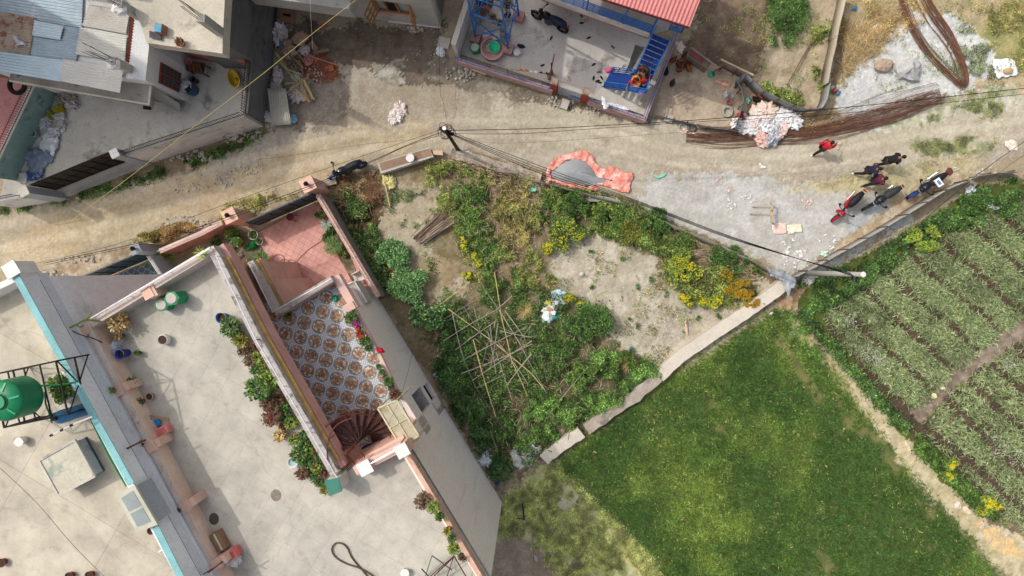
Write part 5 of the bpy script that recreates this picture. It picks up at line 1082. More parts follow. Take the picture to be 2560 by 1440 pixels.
def lattice_gate():
 a = P(1396, 222, 1.0); b = P(1457, 243, 1.0); t = thing('lattice_gate', 'small white and blue lattice metal gate between the brick red pillars', 'gate', ((a.x + b.x) / 2, (a.y + b.y) / 2, 0)); mb = MB(); n = 9
 for i in range(n + 1):
  p = a.lerp(b, i / n); mb.bar((p.x, p.y, .1), (p.x, p.y, 1.5), .025)
 for k in range(7): mb.bar((a.x, a.y, .1 + k * .233), (b.x, b.y, .1 + k * .233), .025)
 for i in range(n):
  p = a.lerp(b, i / n); q = a.lerp(b, (i + 1) / n)
  for k in range(6): mb.bar((p.x, p.y, .1 + k * .233), (q.x, q.y, .333 + k * .233), .018)
 mb.build('lattice', M((170,176,182), .5, .2), t); mb = MB(); mb.wall([a.lerp(b, .5), b], .02, .3, .7); mb.build('blue_panel', BLUE, t)
lattice_gate()
# coloured mesh strip of the left part of the yard wall is only railing in the photo

def road_shade_block():      # unseen house-shaped block, added and shaped so its shadow crosses yard and road
 z = 20.; q = [P(x, y, 0) for x, y in ((-330,205),(-114,141),(36,124),(79,89),(91,10),(-330,30))]; c = sum(q, Vector()) / 6; h = thing('road_shade_block', 'unseen tall block beyond the upper left edge, added to shade the road', 'house', (c.x, c.y, 0)); mb = MB(); mb.prism(q, 0, z); mb.build('wall', CONC, h)
 for k in range(1, 7): mb = MB(); mb.prism([c + (v - c) * 1.012 for v in q], k * 3.1, k * 3.1 + .15); mb.build('floor_band', CONCL, h)
road_shade_block()
# ------------------------------------------------------------------ small builders
TERRA = M((190,110,84), .8, 0, .14, 4, .2, 30); SOIL = M((74,56,46), .95, 0, .3, 12, .5, 50)
POTC = {'terra': TERRA, 'pale': M((206,160,140), .8, 0, .12, 4), 'white': M((228,226,220), .6, 0, .06, 4), 'blue': M((34,84,140), .5, 0, .1, 4), 'royal': M((30,60,170), .5, 0, .1, 4), 'green': M((40,150,120), .5, 0, .1, 4), 'black': M((48,44,44), .6), 'brown': M((120,62,46), .7), 'grey': M((150,150,146), .8), 'aqua': M((120,190,200), .6), 'maroon': M((110,50,52), .7)}
PL = {'g': G3 + G1, 'y': YG, 'd': DRY, 'r': ((104,66,58), (120,90,72), (88,80,56)), 'o': OLV, 'p': ((150,80,140), (96,120,70)), 'n': ((90,74,60), (110,94,72))}
def pot(px, py, z, r, h, c, plant, label, s=1., n=130, ph=.3, flower=None, name='flower_pot', cat='flower pot', group=None, sq=0):
 q = P(px, py, z + h); t = thing(name, label, cat, (q.x, q.y, z), 0, group)
 mb = MB(); seg = 4 if sq else 16; k = 1.2 if sq else 1
 mb.lathe((q.x, q.y, z), [(.001, 0), (r * .7 * k, 0), (r * .95 * k, h * .86), (r * 1.06 * k, h * .87), (r * 1.06 * k, h), (r * .92 * k, h), (r * .88 * k, h * .8)], seg, ph=R(45 + 28) if sq else 0); mb.build('pot', POTC[c], t, smooth=not sq)
 mb = MB(); mb.lathe((q.x, q.y, z), [(r * .9 * k, h * .82), (.001, h * .86)], seg, ph=R(73) if sq else 0); mb.build('soil', SOIL, t)
 if plant:
  m = int(n * s * .8); a = rng.uniform(0, 6.28, m); rr = r * .95 * s * np.sqrt(rng.random(m)); C = np.stack([q.x + rr * np.cos(a), q.y + rr * np.sin(a), z + h * .85 + rng.random(m) * ph * s], 1)
  D = np.stack([np.cos(a), np.sin(a), rng.uniform(.1, 1.2, m)], 1) + rng.normal(0, .4, (m, 3)); V, Fq, cc = leaves(C, D, .11 * rng.uniform(.6, 1.4, m) * s ** .5, .055 * s ** .5, colmix(m, PL[plant], .25), .2)
  npmesh('foliage', V, Fq, cc, LEAF, parent=t)
  if flower:
   m = 30; a = rng.uniform(0, 6.28, m); rr = r * 1.2 * s * np.sqrt(rng.random(m)); C = np.stack([q.x + rr * np.cos(a), q.y + rr * np.sin(a), z + h * .9 + ph * s * rng.uniform(.7, 1.2, m)], 1); Vs = []; Fs = []
   for i, rot in enumerate((0, 1.05, 2.1)):
    V, Fq, _ = leaves(C - .04 * np.stack([np.cos(a + rot), np.sin(a + rot), 0 * a], 1), np.stack([np.cos(a + rot), np.sin(a + rot), .2 + 0 * a], 1), .08, .06, np.zeros((m, 3))); Vs.append(V); Fs.append(Fq + i * 4 * m)
   V = np.concatenate(Vs); npmesh('blossom', V, np.concatenate(Fs), np.tile(lin(flower), (len(V), 1)), LEAF, parent=t)
 return t
def bucket(px, py, z, r, h, mat, label, lid=False, name='bucket', cat='bucket', group=None, inner=None, handle=True):
 q = P(px, py, z + h); t = thing(name, label, cat, (q.x, q.y, z), 0, group); mb = MB()
 mb.lathe((q.x, q.y, z), [(.001, 0), (r * .8, 0), (r, h * .96), (r * 1.06, h * .96), (r * 1.06, h), (r * .95, h), (r * .78, h * .1), (.001, h * .08)], 18); mb.build('shell', mat, t, smooth=True)
 if lid: mb = MB(); mb.lathe((q.x, q.y, z), [(r * 1.1, h * .98), (r * 1.1, h * 1.03), (r * .8, h * 1.05), (.001, h * 1.05)], 18); mb.build('lid', mat, t)
 if inner: mb = MB(); mb.lathe((q.x, q.y, z), [(r * .9, h * .7), (.001, h * .7)], 18); mb.build('contents', inner, t)
 if handle: mb = MB(); mb.tube([(q.x + r * 1.05 * math.cos(a), q.y + r * 1.05 * math.sin(a), z + h * .95 + .02 + .04 * math.sin(a)) for a in [math.pi * i / 10 for i in range(11)]], .008, 5); mb.build('handle', STEEL, t)
 return t
def sack(px, py, z, L, W, h, rz, col, label, name='sack', cat='sack', group=None, amp=.16):
 p = P(px, py, z + h * .4); t = thing(name, label, cat, (p.x, p.y, z), 0, group)
 mb = blob((p.x, p.y, z - .01), L * 1.05, W * 1.05, h * .8, rz, amp * 1.35, 3.6, 26, .2); mb.build('bag', M(col, .75, 0, .12, 4, .5, 12, tuple(int(v * .8) for v in col), .56, 6), t)
 e = Vector((math.cos(rz), math.sin(rz), 0)); c = Vector((p.x, p.y, z + h * .45)) + e * L * .44; mb = MB(); mb.lathe(tuple(c), [(.05, -.03), (.022, .03), (.06, .11), (.05, .12)], 8, axis=Vector((0, 0, 1)).rotation_difference(e + Vector((0, 0, .3)))); mb.build('tied_neck', M(tuple(int(v * .9) for v in col), .8), t)
 return t
def cloth(name, label, cat, polys, z, amp=.07, res=.07, group=None, fr=3.0):
 """polys: list of (pixel outline, rgb)"""
 t = None; mats = []; mb = MB()
 for i, (pl, c) in enumerate(polys):
  sheet(mb, pl, z + i * .03, amp, res, i, fr=fr); mats.append(M(c, .65, 0, .12, 5, .3, 14, tuple(min(245, int(v * 1.12 + 12)) for v in c), .55, 5))
 if not mb.v: return None
 o = mb.build(name, mats, label=label, cat=cat, group=group, smooth=True); s = o.modifiers.new('thickness', 'SOLIDIFY'); s.thickness = .012; return o
def stone(px, py, z, sx, sy, sz, rz, col, label, name='stone', group=None):
 p = P(px, py, z + sz * .5); mb = blob((p.x, p.y, z - .02), sx, sy, sz, rz, .18, 1.3, 14, .35, sharp=.35)
 return mb.build(name, M(col, .95, 0, .14, 3, .5, 14, tuple(int(v * .7) for v in col), .58, 3), label=label, cat=name, group=group)
def pole(name, label, cat, a, b, r, mat, r2=None, group=None, sag=0, n=7, knots=False):
 a = Vector(a); b = Vector(b); m = 7; pts = []; rr = []
 w = Vector((random.uniform(-1, 1), random.uniform(-1, 1), 0)) * (b - a).length * sag
 for i in range(m): s = i / (m - 1); pts.append(a.lerp(b, s) + w * math.sin(s * math.pi)); rr.append(r + ((r2 or r) - r) * s)
 mb = MB(); mb.tube(pts, rr, n); return mb.build(name, mat, label=label, cat=cat, group=group)

# ------------------------------------------------------------------ power poles and cables
p1b = P(1146, 376, 0); p1t = P(1111, 321, 5.3)
t = thing('power_pole', 'short rust brown power pole crowded with cables at the garden corner', 'power pole', (p1b.x, p1b.y, 0)); mb = MB(); mb.tube([(p1b.x, p1b.y, -.1), (p1t.x, p1t.y, 5.3)], [.10, .07], 10); mb.build('pole', M((96,58,44), .8, .2, .25, 2, .3, 20, (52,40,36), .5, 3), t)
mb = MB(); mb.cyl((p1t.x, p1t.y, 5.3), .09, .05, 10); mb.build('pole_cap', WHITE, t)
mb = MB()
for z, w in ((5.0, .5), (4.6, .7), (4.2, .5)):
 c = p1b.lerp(p1t, z / 5.3); mb.bar((c.x - w / 2, c.y + .1, z), (c.x + w / 2, c.y - .1, z), .06)
mb.build('bracket', DARKM, t)
for i in range(3):
 c = p1b.lerp(p1t, (4.9 - i * .4) / 5.3); mb = MB()
 for k in range(5):
  a0 = random.random() * 6; rr = random.uniform(.12, .24); mb.tube([(c.x + .16 * math.cos(k) + rr * math.cos(a0 + s * .6), c.y + .14 * math.sin(k * 2) + rr * math.sin(a0 + s * .6), c.z + .1 * math.sin(s) + .08 * k - .2) for s in range(11)], .01, 4)
 mb.build('cable_coil', DARK, t)
p2b = P(2003, 682, 0); p2t = P(2157, 686, 6.8)
t = thing('power_pole', 'tall grey concrete power pole with a white top at the grey tin corner', 'power pole', (p2b.x, p2b.y, 0)); mb = MB(); mb.tube([(p2b.x, p2b.y, -.1), (p2t.x, p2t.y, 6.8)], [.15, .095], 12); mb.build('pole', CONC, t, smooth=True)
mb = MB(); mb.cyl((p2t.x, p2t.y, 6.8), .11, .05, 12); mb.build('pole_cap', WHITE, t); mb = MB()
for z, w in ((6.3, .7), (5.9, .5)): c = p2b.lerp(p2t, z / 6.8); mb.bar((c.x - .05, c.y - w / 2, z), (c.x + .05, c.y + w / 2, z), .06)
mb.build('bracket', DARKM, t)
def cable(pts, r, label, mat=DARK, k=6, group='power and telephone cables'):
 mb = MB(); mb.tube(tubepts(pts, k), r * .62, 5); return mb.build('cable', mat, label=label, cat='cable', group=group)
T1 = lambda dz, dx=0, dy=0: Vector((p1t.x + dx, p1t.y + dy, 5.3 - dz)); T2 = lambda dz, dx=0, dy=0: Vector((p2t.x + dx, p2t.y + dy, 6.8 - dz))
for i, (dz, px, py, lab) in enumerate(((.1, 1375, 424, 'outermost cable of the bundle running from the brown pole to the concrete pole'), (.5, 1374, 430, 'second cable of the bundle between the two poles'), (.6, 1372, 436, 'third cable of the bundle between the two poles'), (.8, 1370, 441, 'fourth cable of the bundle between the two poles'))):
 e = T2(.5 + .12 * i, -.1, .05 * i - .1); m = P(px, py, 4.7); m2 = P(1580 + 2 * i, 497 + i * 3, 4.6); m3 = P(1830, 592 + 2 * i, 4.9); cable([T1(dz, .05, -.05), m, m2, m3, e], .022, lab)
for i, (pts, r, lab) in enumerate(((((1115,326,5.1),(1330,322,4.9),(1500,314,4.9),(1740,300,5.0),(2120,268,5.1),(2640,212,5.2)), .026, 'thick cable leaving the brown pole to the right above the red edged yard wall'),
 (((1120,334,4.9),(1300,334,4.6),(1480,322,4.6),(1750,304,4.8),(2100,284,4.9),(2640,226,5.1)), .018, 'thinner cable just below the thick cable to the right'),
 (((1112,345,4.6),(1260,358,4.2),(1500,345,4.1),(1780,325,4.4),(1900,318,4.5)), .008, 'thin slack wire across the road right of the brown pole'),
 (((1108,322,5.2),(1040,345,5.0),(960,372,5.0),(820,420,5.1),(560,512,5.3),(300,608,5.5),(60,665,5.6)), .014, 'upper cable from the brown pole down the road to the left'),
 (((1106,330,5.0),(1020,362,4.8),(930,402,4.7),(740,478,4.9),(520,560,5.1),(380,600,5.2),(110,658,5.4)), .024, 'thick double cable down the road to the left over the lantern pillars'),
 (((1104,336,4.9),(1010,368,4.6),(930,405,4.5),(740,484,4.7),(520,566,4.9),(380,605,5.1),(110,663,5.4)), .016, 'lower strand beside the thick double cable to the left'),
 (((1110,340,4.7),(1000,352,4.4),(900,362,4.4),(760,384,4.5),(640,400,4.6)), .008, 'thin wire crossing the road toward the white washed wall'),
 (((1120,318,5.2),(1107,250,5.4),(1100,215,5.6),(1095,-40,7)), .01, 'thin vertical wire running up to the grey house'),
 (((1125,322,5.1),(1142,270,5.3),(1138,245,5.4),(1160,-40,6)), .008, 'looping thin wire beside the vertical wire'),
 (((2150,682,6.4),(2240,610,6.0),(2380,490,5.6),(2480,410,5.5),(2640,300,5.5)), .02, 'cable leaving the concrete pole along the tin fence'),
 (((2152,690,6.2),(2260,620,5.6),(2400,500,5.2),(2500,430,5.2),(2640,330,5.3)), .012, 'second cable along the tin fence'),
 (((1128,380,1.2),(1250,420,.9),(1370,470,.8),(1400,482,.8)), .012, 'low cable lying along the rough garden wall'))):
 cable([P(*q) for q in pts], r, lab)
cable([P(900,-8,8.2), P(780,85,7.4), P(640,198,6.6), P(480,320,5.8), P(340,430,4.8), P(220,520,3.6), P(120,600,2.2), P(40,655,.6)], .019, 'long yellow cable slanting across the yard wall and the dirt road', M((182,170,100), .7, 0, .06), group=None)
cable([P(774, -20, 6), P(777, 40, 5), P(782, 124, 1.2)], .012, 'pale hanging rope above the rubble pile', WHITE, group=None)
cable([P(0,1170,11.6), P(90,1255,11.5), P(185,1365,11.5), P(300,1480,11.5)], .012, 'thin dark wire across the pale roof at the lower left', group=None)
cable([P(945,1110,9.6), P(990,1020,9), P(1020,930,8.4), P(1033,860,8.0)], .009, 'thin wire hanging across the pale side wall of the pink house', group=None)
cable([P(1010,1122,9.3), P(1060,1200,9.25), P(1110,1280,9.25), P(1150,1350,9.25), P(1200,1440,9.3)], .014, 'black cable clipped along the outside of the roof edge', group=None)

# ------------------------------------------------------------------ roof of the grey building
def water_tank():
 c = P(5, 1003, 13.4); z0, z1 = 12.4, 13.3; t = thing('water_tank', 'big round green plastic water tank on a black steel stand', 'water tank', (c.x, c.y, z0)); G = M((30,130,84), .4, 0, .1, 1.5, .1, 20); r = .7
 prof = [(.001, 0), (r, 0)]; n = 9
 for i in range(n): prof += [(r * (1.0 if i % 2 else .985), (z1 - z0) * (i + .5) / n)]
 prof += [(r, z1 - z0), (r * .9, z1 - z0 + .1), (r * .45, z1 - z0 + .2), (.001, z1 - z0 + .21)]
 mb = MB(); mb.lathe((c.x, c.y, z0), prof, 36); mb.build('tank_body', G, t, smooth=True)
 mb = MB(); mb.lathe((c.x, c.y, z1 + .15), [(.001, .0), (.27, 0), (.27, .09), (.22, .13), (.001, .14)], 20); l = mb.build('lid', M((60,150,110), .5), t); mb = MB(); mb.tube([(c.x + .24 * math.cos(a), c.y + .24 * math.sin(a), z1 + .26) for a in [2 * math.pi * i / 16 for i in range(16)]], .022, 5, closed=True); mb.build('lid_ring', DARKM, l)
 mb = MB()
 for k in range(6):
  a = k * math.pi / 3 + .3; mb.bar((c.x + .34 * math.cos(a), c.y + .34 * math.sin(a), z1 + .2), (c.x + .62 * math.cos(a), c.y + .62 * math.sin(a), z1 + .1), .06, .05)
 mb.build('ribs', M((80,180,136), .4), t)
 s = thing('tank_stand', 'black steel lattice stand carrying the green water tank', 'stand', (c.x, c.y, 10.6)); a = R(12); q = []
 for x, y in ((-1, -.95), (1.35, -.95), (1.35, .95), (-1, .95)): q.append(Vector((c.x + x * math.cos(a) - y * math.sin(a), c.y + x * math.sin(a) + y * math.cos(a), 0)))
 for i in range(4): mb = MB(); mb.bar((q[i].x, q[i].y, 10.6), (q[i].x, q[i].y, 12.36), .05); mb.build('leg', DARKM, s)
 mb = MB()
 for zz in (12.36, 11.4):
  for i in range(4): mb.bar((q[i].x, q[i].y, zz), (q[(i + 1) % 4].x, q[(i + 1) % 4].y, zz), .05)
 for i in range(5): e = i / 4; u = q[0].lerp(q[1], e); v = q[3].lerp(q[2], e); mb.bar((u.x, u.y, 12.37), (v.x, v.y, 12.37), .04)
 mb.build('platform', DARKM, s); mb = MB()
 for i in range(4):
  u = q[i]; v = q[(i + 1) % 4]; mb.bar((u.x, u.y, 10.65), (v.x, v.y, 12.3), .035); mb.bar((v.x, v.y, 10.65), (u.x, u.y, 12.3), .035)
 mb.build('braces', DARKM, s)
water_tank()
def vessel():
 c = P(140, 1046, 12.3); t = thing('filter_vessel', 'tall blue cylindrical water filter vessel beside the tank stand', 'filter vessel', (c.x, c.y, 10.6)); B = M((70,132,176), .35, .05, .1, 2)
 mb = MB(); mb.lathe((c.x, c.y, 10.6), [(.001, 0), (.22, .02), (.24, .15), (.24, 1.45), (.2, 1.6), (.1, 1.68), (.001, 1.7)], 24); mb.build('vessel_body', B, t, smooth=True); mb = MB(); mb.cyl((c.x, c.y, 12.28), .07, .14, 10); mb.build('valve_head', DARKM, t)
 mb = MB(); mb.tube([(c.x, c.y, 12.35), (c.x - .25, c.y + .1, 12.35), (c.x - .3, c.y + .12, 11.6)], .03, 6); mb.build('feed_pipe', M((30,120,80), .5), t); mb = MB(); p = P(168, 1032, 12.0); mb.box((c.x + .02, c.y + .235, 11.6), .08, .01, .2, .3); mb.build('paper_tag', WHITE, t)
vessel()
def pipe(name, label, pts, r, mat, cat='pipe', coup=None):
 q = [P(*p) for p in pts]; c = q[0]; t = thing(name, label, cat, tuple(c)); mb = MB(); mb.tube(q, r, 7); mb.build('pipe_run', mat, t)
 if coup:
  for i in range(1, len(q)): mb = MB(); d = (q[i] - q[i - 1]).normalized(); mb.tube([q[i] - d * .06, q[i] + d * .06], r * 1.4, 7); mb.build('coupling', coup, t)
GP = M((30,126,74), .5, 0, .1)
pipe('green_pipe', 'long green plastic pipe lying inside the teal parapet', [(226,1046,10.75), (248,1092,10.75), (270,1135,10.72), (295,1180,10.7), (316,1216,10.68)], .035, GP)
pipe('white_pipe', 'short white pipe with black couplings standing out beside the blue filter vessel', [(230,1042,11.9), (179,1063,12), (155,1075,12), (129,1088,12)], .03, WHITE, coup=DARKM)
pipe('green_pipe', 'green pipes running from the tank over the planter box', [(45,968,12.5), (110,964,12.4), (150,962,12.2), (190,956,12)], .035, GP)
pipe('green_pipe', 'thin green pipe bending down from the tank toward the filter vessel', [(112,980,12.4), (114,1010,12.2), (122,1030,12.1), (130,1056,12)], .03, GP)
q = P(152, 965, 11); t = thing('planter_box', 'white box planter with leafy vegetables under the green pipes', 'planter', (q.x, q.y, 10.6)); mb = MB(); mb.pp([(118,950),(158,928),(190,985),(150,1012)], 11.0, 10.6); mb.build('box', WHITE, t)
mb = MB(); mb.pp([(124,952),(156,936),(182,984),(151,1004)], 11.03, 10.95); mb.build('soil', SOIL, t); m = 700; C = scat([(126,952),(160,934),(190,982),(152,1006)], m, 11.05); C[:, 2] += rng.random(m) * .3; V, Fq, cc = leaves(C, rdir(m, .5), .14, .08, colmix(m, PL['g'] + PL['y']), .2); npmesh('foliage', V, Fq, cc, LEAF, parent=t)
bucket(47, 1104, 10.6, .17, .32, WHITE, 'white lidded bucket with blue marks below the tank stand', lid=True)
for x, y, lab in ((2, 1408, 'dark red round pot at the far left edge of the roof'), (172, 1442, 'dark red pot at the bottom edge of the roof'), (222, 1440, 'second dark red pot at the bottom edge of the roof')): pot(x, y, 10.6, .16, .2, 'brown', None, lab)
pot(376, 1328, 10.6, .13, .28, 'brown', None, 'amber brown jar under the end of the grey rooflight', name='jar', cat='jar')
q = P(425, 1385, 11); t = thing('trough', 'pale blue trough leaning on the teal parapet', 'trough', (q.x, q.y, 10.6)); mb = MB(); mb.pp([(402,1375),(412,1368),(440,1405),(430,1414)], 11.1, 10.6); mb.build('trough_body', M((176,208,214)), t); mb = MB(); mb.bar(P(396, 1380, 11.2), P(416, 1366, 11.2), .06); mb.build('rim', WHITE, t)

# ------------------------------------------------------------------ roof terrace of the pink house
ZR = 9.0
def hexdrum(px, py, z, r, h, label, lidc=CONCL):
 q = P(px, py, z + h); t = thing('hexagonal_bin', label, 'bin', (q.x, q.y, z)); G = M((36,146,94), .5, 0, .08, 3)
 mb = MB(); mb.lathe((q.x, q.y, z), [(.001, 0), (r * .92, 0), (r, .04), (r, h - .06), (r * 1.06, h - .06), (r * 1.06, h), (r * .72, h)], 6, ph=R(8)); mb.build('bin_body', G, t)
 mb = MB(); mb.lathe((q.x, q.y, z + h - .02), [(r * .76, 0), (r * .76, .05), (r * .66, .07), (.001, .06)], 20); mb.build('lid', lidc, t)
hexdrum(404, 762, ZR, .27, .55, 'hexagonal green bin with grey lid, lower left of the pair on the roof terrace'); hexdrum(429, 746, ZR, .28, .8, 'taller hexagonal green bin with grey lid, right of the pair on the roof terrace')
hexdrum(1187, 118, .06, .26, .5, 'hexagonal green bin beside the round well in the blue railed yard')
bucket(731, 1157, ZR, .2, .3, WHITE, 'round white tub of water alone on the roof terrace', inner=M((160,196,190), .1), handle=False, name='tub', cat='tub')
sk = P(406, 850, 9.3); t = thing('grow_bag', 'torn white grow bag of dark earth standing alone on the roof', 'grow bag', (sk.x, sk.y, ZR)); mb = MB(); mb.lathe((sk.x, sk.y, ZR), [(.001, 0), (.2, 0), (.22, .3), (.19, .33), (.17, .26)], 9); mb.build('bag', WHITE, t); mb = MB(); mb.lathe((sk.x, sk.y, ZR), [(.2, .27), (.001, .27)], 9); mb.build('soil', SOIL, t)
POTS = [ # px,py,r,h,colour,plant,scale,flower,label
  (308,803,.17,.26,'terra','d',1.8,None,'orange clay pot with a rusty brown bushy plant at the front corner of the roof'),
  (246,800,.12,.2,'black','g',1.,None,'small dark pot with green shoots in the front roof corner'),
  (300,840,.12,.18,'black','d',.9,None,'little pot of yellowing leaves below the bushy clay pot'),
  (333,955,.17,.2,'white','g',1.,None,'white pot filled with low green leaves beside the left parapet'),
  (282,975,.1,.16,'grey','y',.7,None,'small grey pot with striped leaves standing on the left parapet'),
  (349,1006,.16,.22,'terra','g',.9,None,'terracotta pot with green cover beside the left parapet pier'),
  (372,992,.15,.2,'pale',None,1,None,'empty pale terracotta pot right of the green covered pot'),
  (352,1024,.15,.16,'maroon','r',.8,None,'dark pot in a white bag beside the left parapet'),
  (349,1114,.12,.16,'brown','n',.5,None,'small rusty pot on the left parapet below the tilted pole'),
  (444,1277,.1,.14,'grey',None,1,None,'small grey tin pot on the left parapet halfway down'),
  (346,882,.08,.12,'black','g',.7,None,'tiny dark pot right of the blue drum'),
  (581,815,.2,.3,'white','g',1.6,None,'white bag pot with broad green leaves next to the blue drums'),
  (596,838,.16,.2,'black','g',1.1,None,'black pot with glossy leaves behind the second blue drum'),
  (607,850,.18,.22,'pale','o',1.3,None,'pale pot with pointed yellow green leaves in the row by the pipe rail'),
  (609,878,.15,.2,'white','n',.9,None,'white pot with dry stems, left of the sixth round pot'),
  (630,870,.19,.22,'terra','n',.7,None,'large terracotta pot of mostly bare soil in the row by the pipe rail'),
  (629,900,.2,.2,'green','r',1.,None,'square green planter with red leaves in the row by the pipe rail'),
  (646,893,.19,.22,'terra','y',1.,None,'terracotta pot with fresh yellow green leaves behind the green planter'),
  (655,917,.19,.22,'pale','y',.8,None,'pale terracotta pot below the square green planter'),
  (640,924,.13,.18,'black','g',1.,None,'small dark pot squeezed left of the pale terracotta pot'),
  (660,965,.17,.24,'brown','g',2.6,None,'large feathery blue green plant spreading over the roof edge row'),
  (684,948,.15,.22,'terra','y',2.,None,'tall yellow green shrub in a pot right of the feathery plant'),
  (676,1002,.17,.2,'pale','r',1.5,None,'pot of reddish brown succulents below the feathery plant'),
  (700,998,.22,.24,'terra','r',.9,None,'wide terracotta bowl with reddish shoots'),
  (712,1018,.15,.2,'black','g',1.,None,'dark pot with round green leaves below the wide terracotta bowl'),
  (690,1035,.15,.2,'brown','n',2.,(170,30,40),'sprawling grey brown plant with a red flower head'),
  (718,1040,.14,.2,'black','g',1.2,None,'black pot with dark green leaves right of the sprawling plant'),
  (712,1062,.21,.24,'terra','r',.8,None,'terracotta pot with sparse twigs left of the bright leafy pot'),
  (732,1055,.2,.22,'terra','y',1.1,None,'terracotta pot with bright lime green leaves'),
  (705,1086,.14,.18,'brown','d',1.3,None,'pot with thin dry rosettes at the outer side of the row'),
  (737,1098,.21,.22,'terra','y',.9,None,'round terracotta pot with lettuce green leaves above the white bags'),
  (758,1088,.2,.25,'white','g',.9,None,'white bag with green leaves against the pipe rail, upper one'),
  (766,1107,.22,.2,'white','g',.9,None,'open white bag of dark soil and green leaves against the pipe rail'),
  (757,1128,.16,.2,'black','g',1.8,None,'bushy dark green herb pot below the open white bag'),
  (776,1127,.16,.2,'black','y',1.2,None,'small bush of fern green leaves beside the herb pot'),
  (788,1146,.18,.24,'white','g',.9,None,'white bag pot with fern below the small fern bush'),
  (771,1151,.15,.2,'black','g',1.2,None,'dark pot overflowing with small leaves'),
  (778,1165,.15,.18,'terra','n',.7,None,'terracotta pot with bare twig tips'),
  (795,1165,.14,.18,'black','y',1.2,None,'black pot with a pale yellow green top'),
  (762,1178,.13,.18,'brown','r',1.5,None,'thin reddish branching plant leaning over the roof floor'),
  (790,1188,.19,.22,'black','g',1.,None,'wide dark pot with deep green leaves'),
  (808,1185,.15,.2,'maroon','r',.8,None,'maroon pot with orange brown leaves by the pipe rail'),
  (800,1203,.2,.24,'white','g',.8,None,'white bag pot just above the green cabinet'),
  (812,1225,.2,.2,'white','o',.7,None,'torn white bag with yellow leaves at the left side of the green cabinet'),
  (1063,1248,.2,.26,'pale','n',1.5,None,'pot with dark dead looking foliage at the right parapet'),
  (1085,1265,.15,.2,'aqua','y',1.2,None,'blue rimmed pot with lime leaves on the right parapet'),
  (1100,1290,.13,.18,'black','g',.9,None,'small pot with green dome on the right parapet'),
  (1120,1325,.13,.18,'brown','o',.9,None,'small brown pot with olive leaves on the right parapet'),
  (1130,1344,.15,.2,'aqua','g',.8,None,'aqua rimmed pot of moss green leaves on the right parapet'),
  (1135,1368,.2,.22,'terra','y',1.,None,'large clay pot with yellow green leaves near the rusty frame'),
  (1157,1391,.19,.24,'white','n',.7,None,'white bag pot of bare soil near the rusty frame'),
]
for x, y, r, h, c, pl, s, fl, lab in POTS:
 z = 9.86 if 'on the left parapet' in lab else (9.0 if x < 1000 else (9.42 if 'on the right parapet' in lab else 9.0))
 pot(x, y, z, r, h, c, pl, lab, s, 200, .3, fl, sq=('square' in lab), group='potted plants on the roof terrace')
bucket(552, 795, ZR, .2, .42, POTC['blue'], 'steel blue drum planter at the upper end of the roof row', inner=SOIL); bucket(565, 825, ZR, .19, .3, POTC['royal'], 'royal blue drum planter with purple leaves at the upper end of the roof row', inner=SOIL)
bucket(298, 886, ZR, .18, .55, POTC['royal'], 'royal blue drum planter beside the striped white sack', inner=SOIL)
sack(276, 878, ZR, .85, .5, .62, R(62), (206,210,218), 'bulging printed white sack leaning on the left parapet')
q = P(832, 1217, 10.2); t = thing('water_cabinet', 'green topped metal cabinet at the end of the pink overhang', 'cabinet', (q.x, q.y, ZR)); mb = MB(); mb.pp([(813,1203),(845,1196),(853,1228),(822,1238)], 10.15, ZR, 10.2); mb.build('cabinet_body', M((214,214,200), .6), t); mb = MB(); mb.pp([(811,1202),(846,1195),(855,1229),(822,1240)], 10.2, 10.15); mb.build('cabinet_top', M((66,128,110), .6, 0, .08, 3), t)
for x, y, z, sx, sy, c, lab, nm in ((404, 1078, 9.35, .5, .34, (232,140,130), 'salmon pink plastic crate box beside the left parapet', 'crate'), (545, 1355, 9.4, .75, .36, (150,118,90), 'brown cardboard box with white tape on the roof floor', 'cardboard_box'), (578, 1388, 9.5, .4, .34, (226,120,112), 'coral plastic crate inside a white bag on the roof floor', 'crate')):
 q = P(x, y, z); t = thing(nm, lab, 'box' if 'card' in nm else 'crate', (q.x, q.y, ZR)); mb = MB(); mb.box((q.x, q.y, ZR), sx, sy, z - ZR, R(-62 if 'card' in nm else 28)); mb.build('box_body', M(c, .8), t); mb = MB()
 if 'card' in nm: mb.box((q.x, q.y, z), sx * .96, .07, .006, R(-62)); mb.build('tape', M((220,214,200)), t)
 else: mb.box((q.x, q.y, z), sx * .7, sy * .7, .005, R(28)); mb.build('crate_inside', M(tuple(int(v * .85) for v in c)), t)
sack(575, 1398, ZR, .8, .6, .4, R(-20), (236,236,234), 'crumpled white carrier sack around the coral crate')
q = P(391, 1055, 9.2); t = thing('dustpan', 'bright blue plastic dustpan by the broom', 'dustpan', (q.x, q.y, ZR)); mb = MB(); mb.pp([(380,1052),(396,1048),(403,1057),(393,1066),(384,1062)], 9.1, 9.04); mb.build('pan', M((40,140,210), .5), t); mb = MB(); mb.bar(P(383, 1054, 9.1), P(376, 1047, 9.2), .05); mb.build('handle', M((40,140,210), .5), t)
t = thing('broom', 'straw broom leaning beside the dustpan', 'broom', P(400, 1045, ZR)); mb = MB(); mb.tube([P(362, 1036, 9.2), P(385, 1042, 9.15)], .03, 6); mb.build('handle', M((170,130,90)), t); mb = MB()
for k in range(9): mb.tube([P(385, 1042, 9.15), P(421, 1046 + k * .9, 9.05)], .018, 4)
mb.build('bristles', M((176,140,96)), t)
t = thing('junk_heap', 'heap of dark wooden scraps beside the salmon crate', 'wood scraps', P(380, 1090, ZR)); 
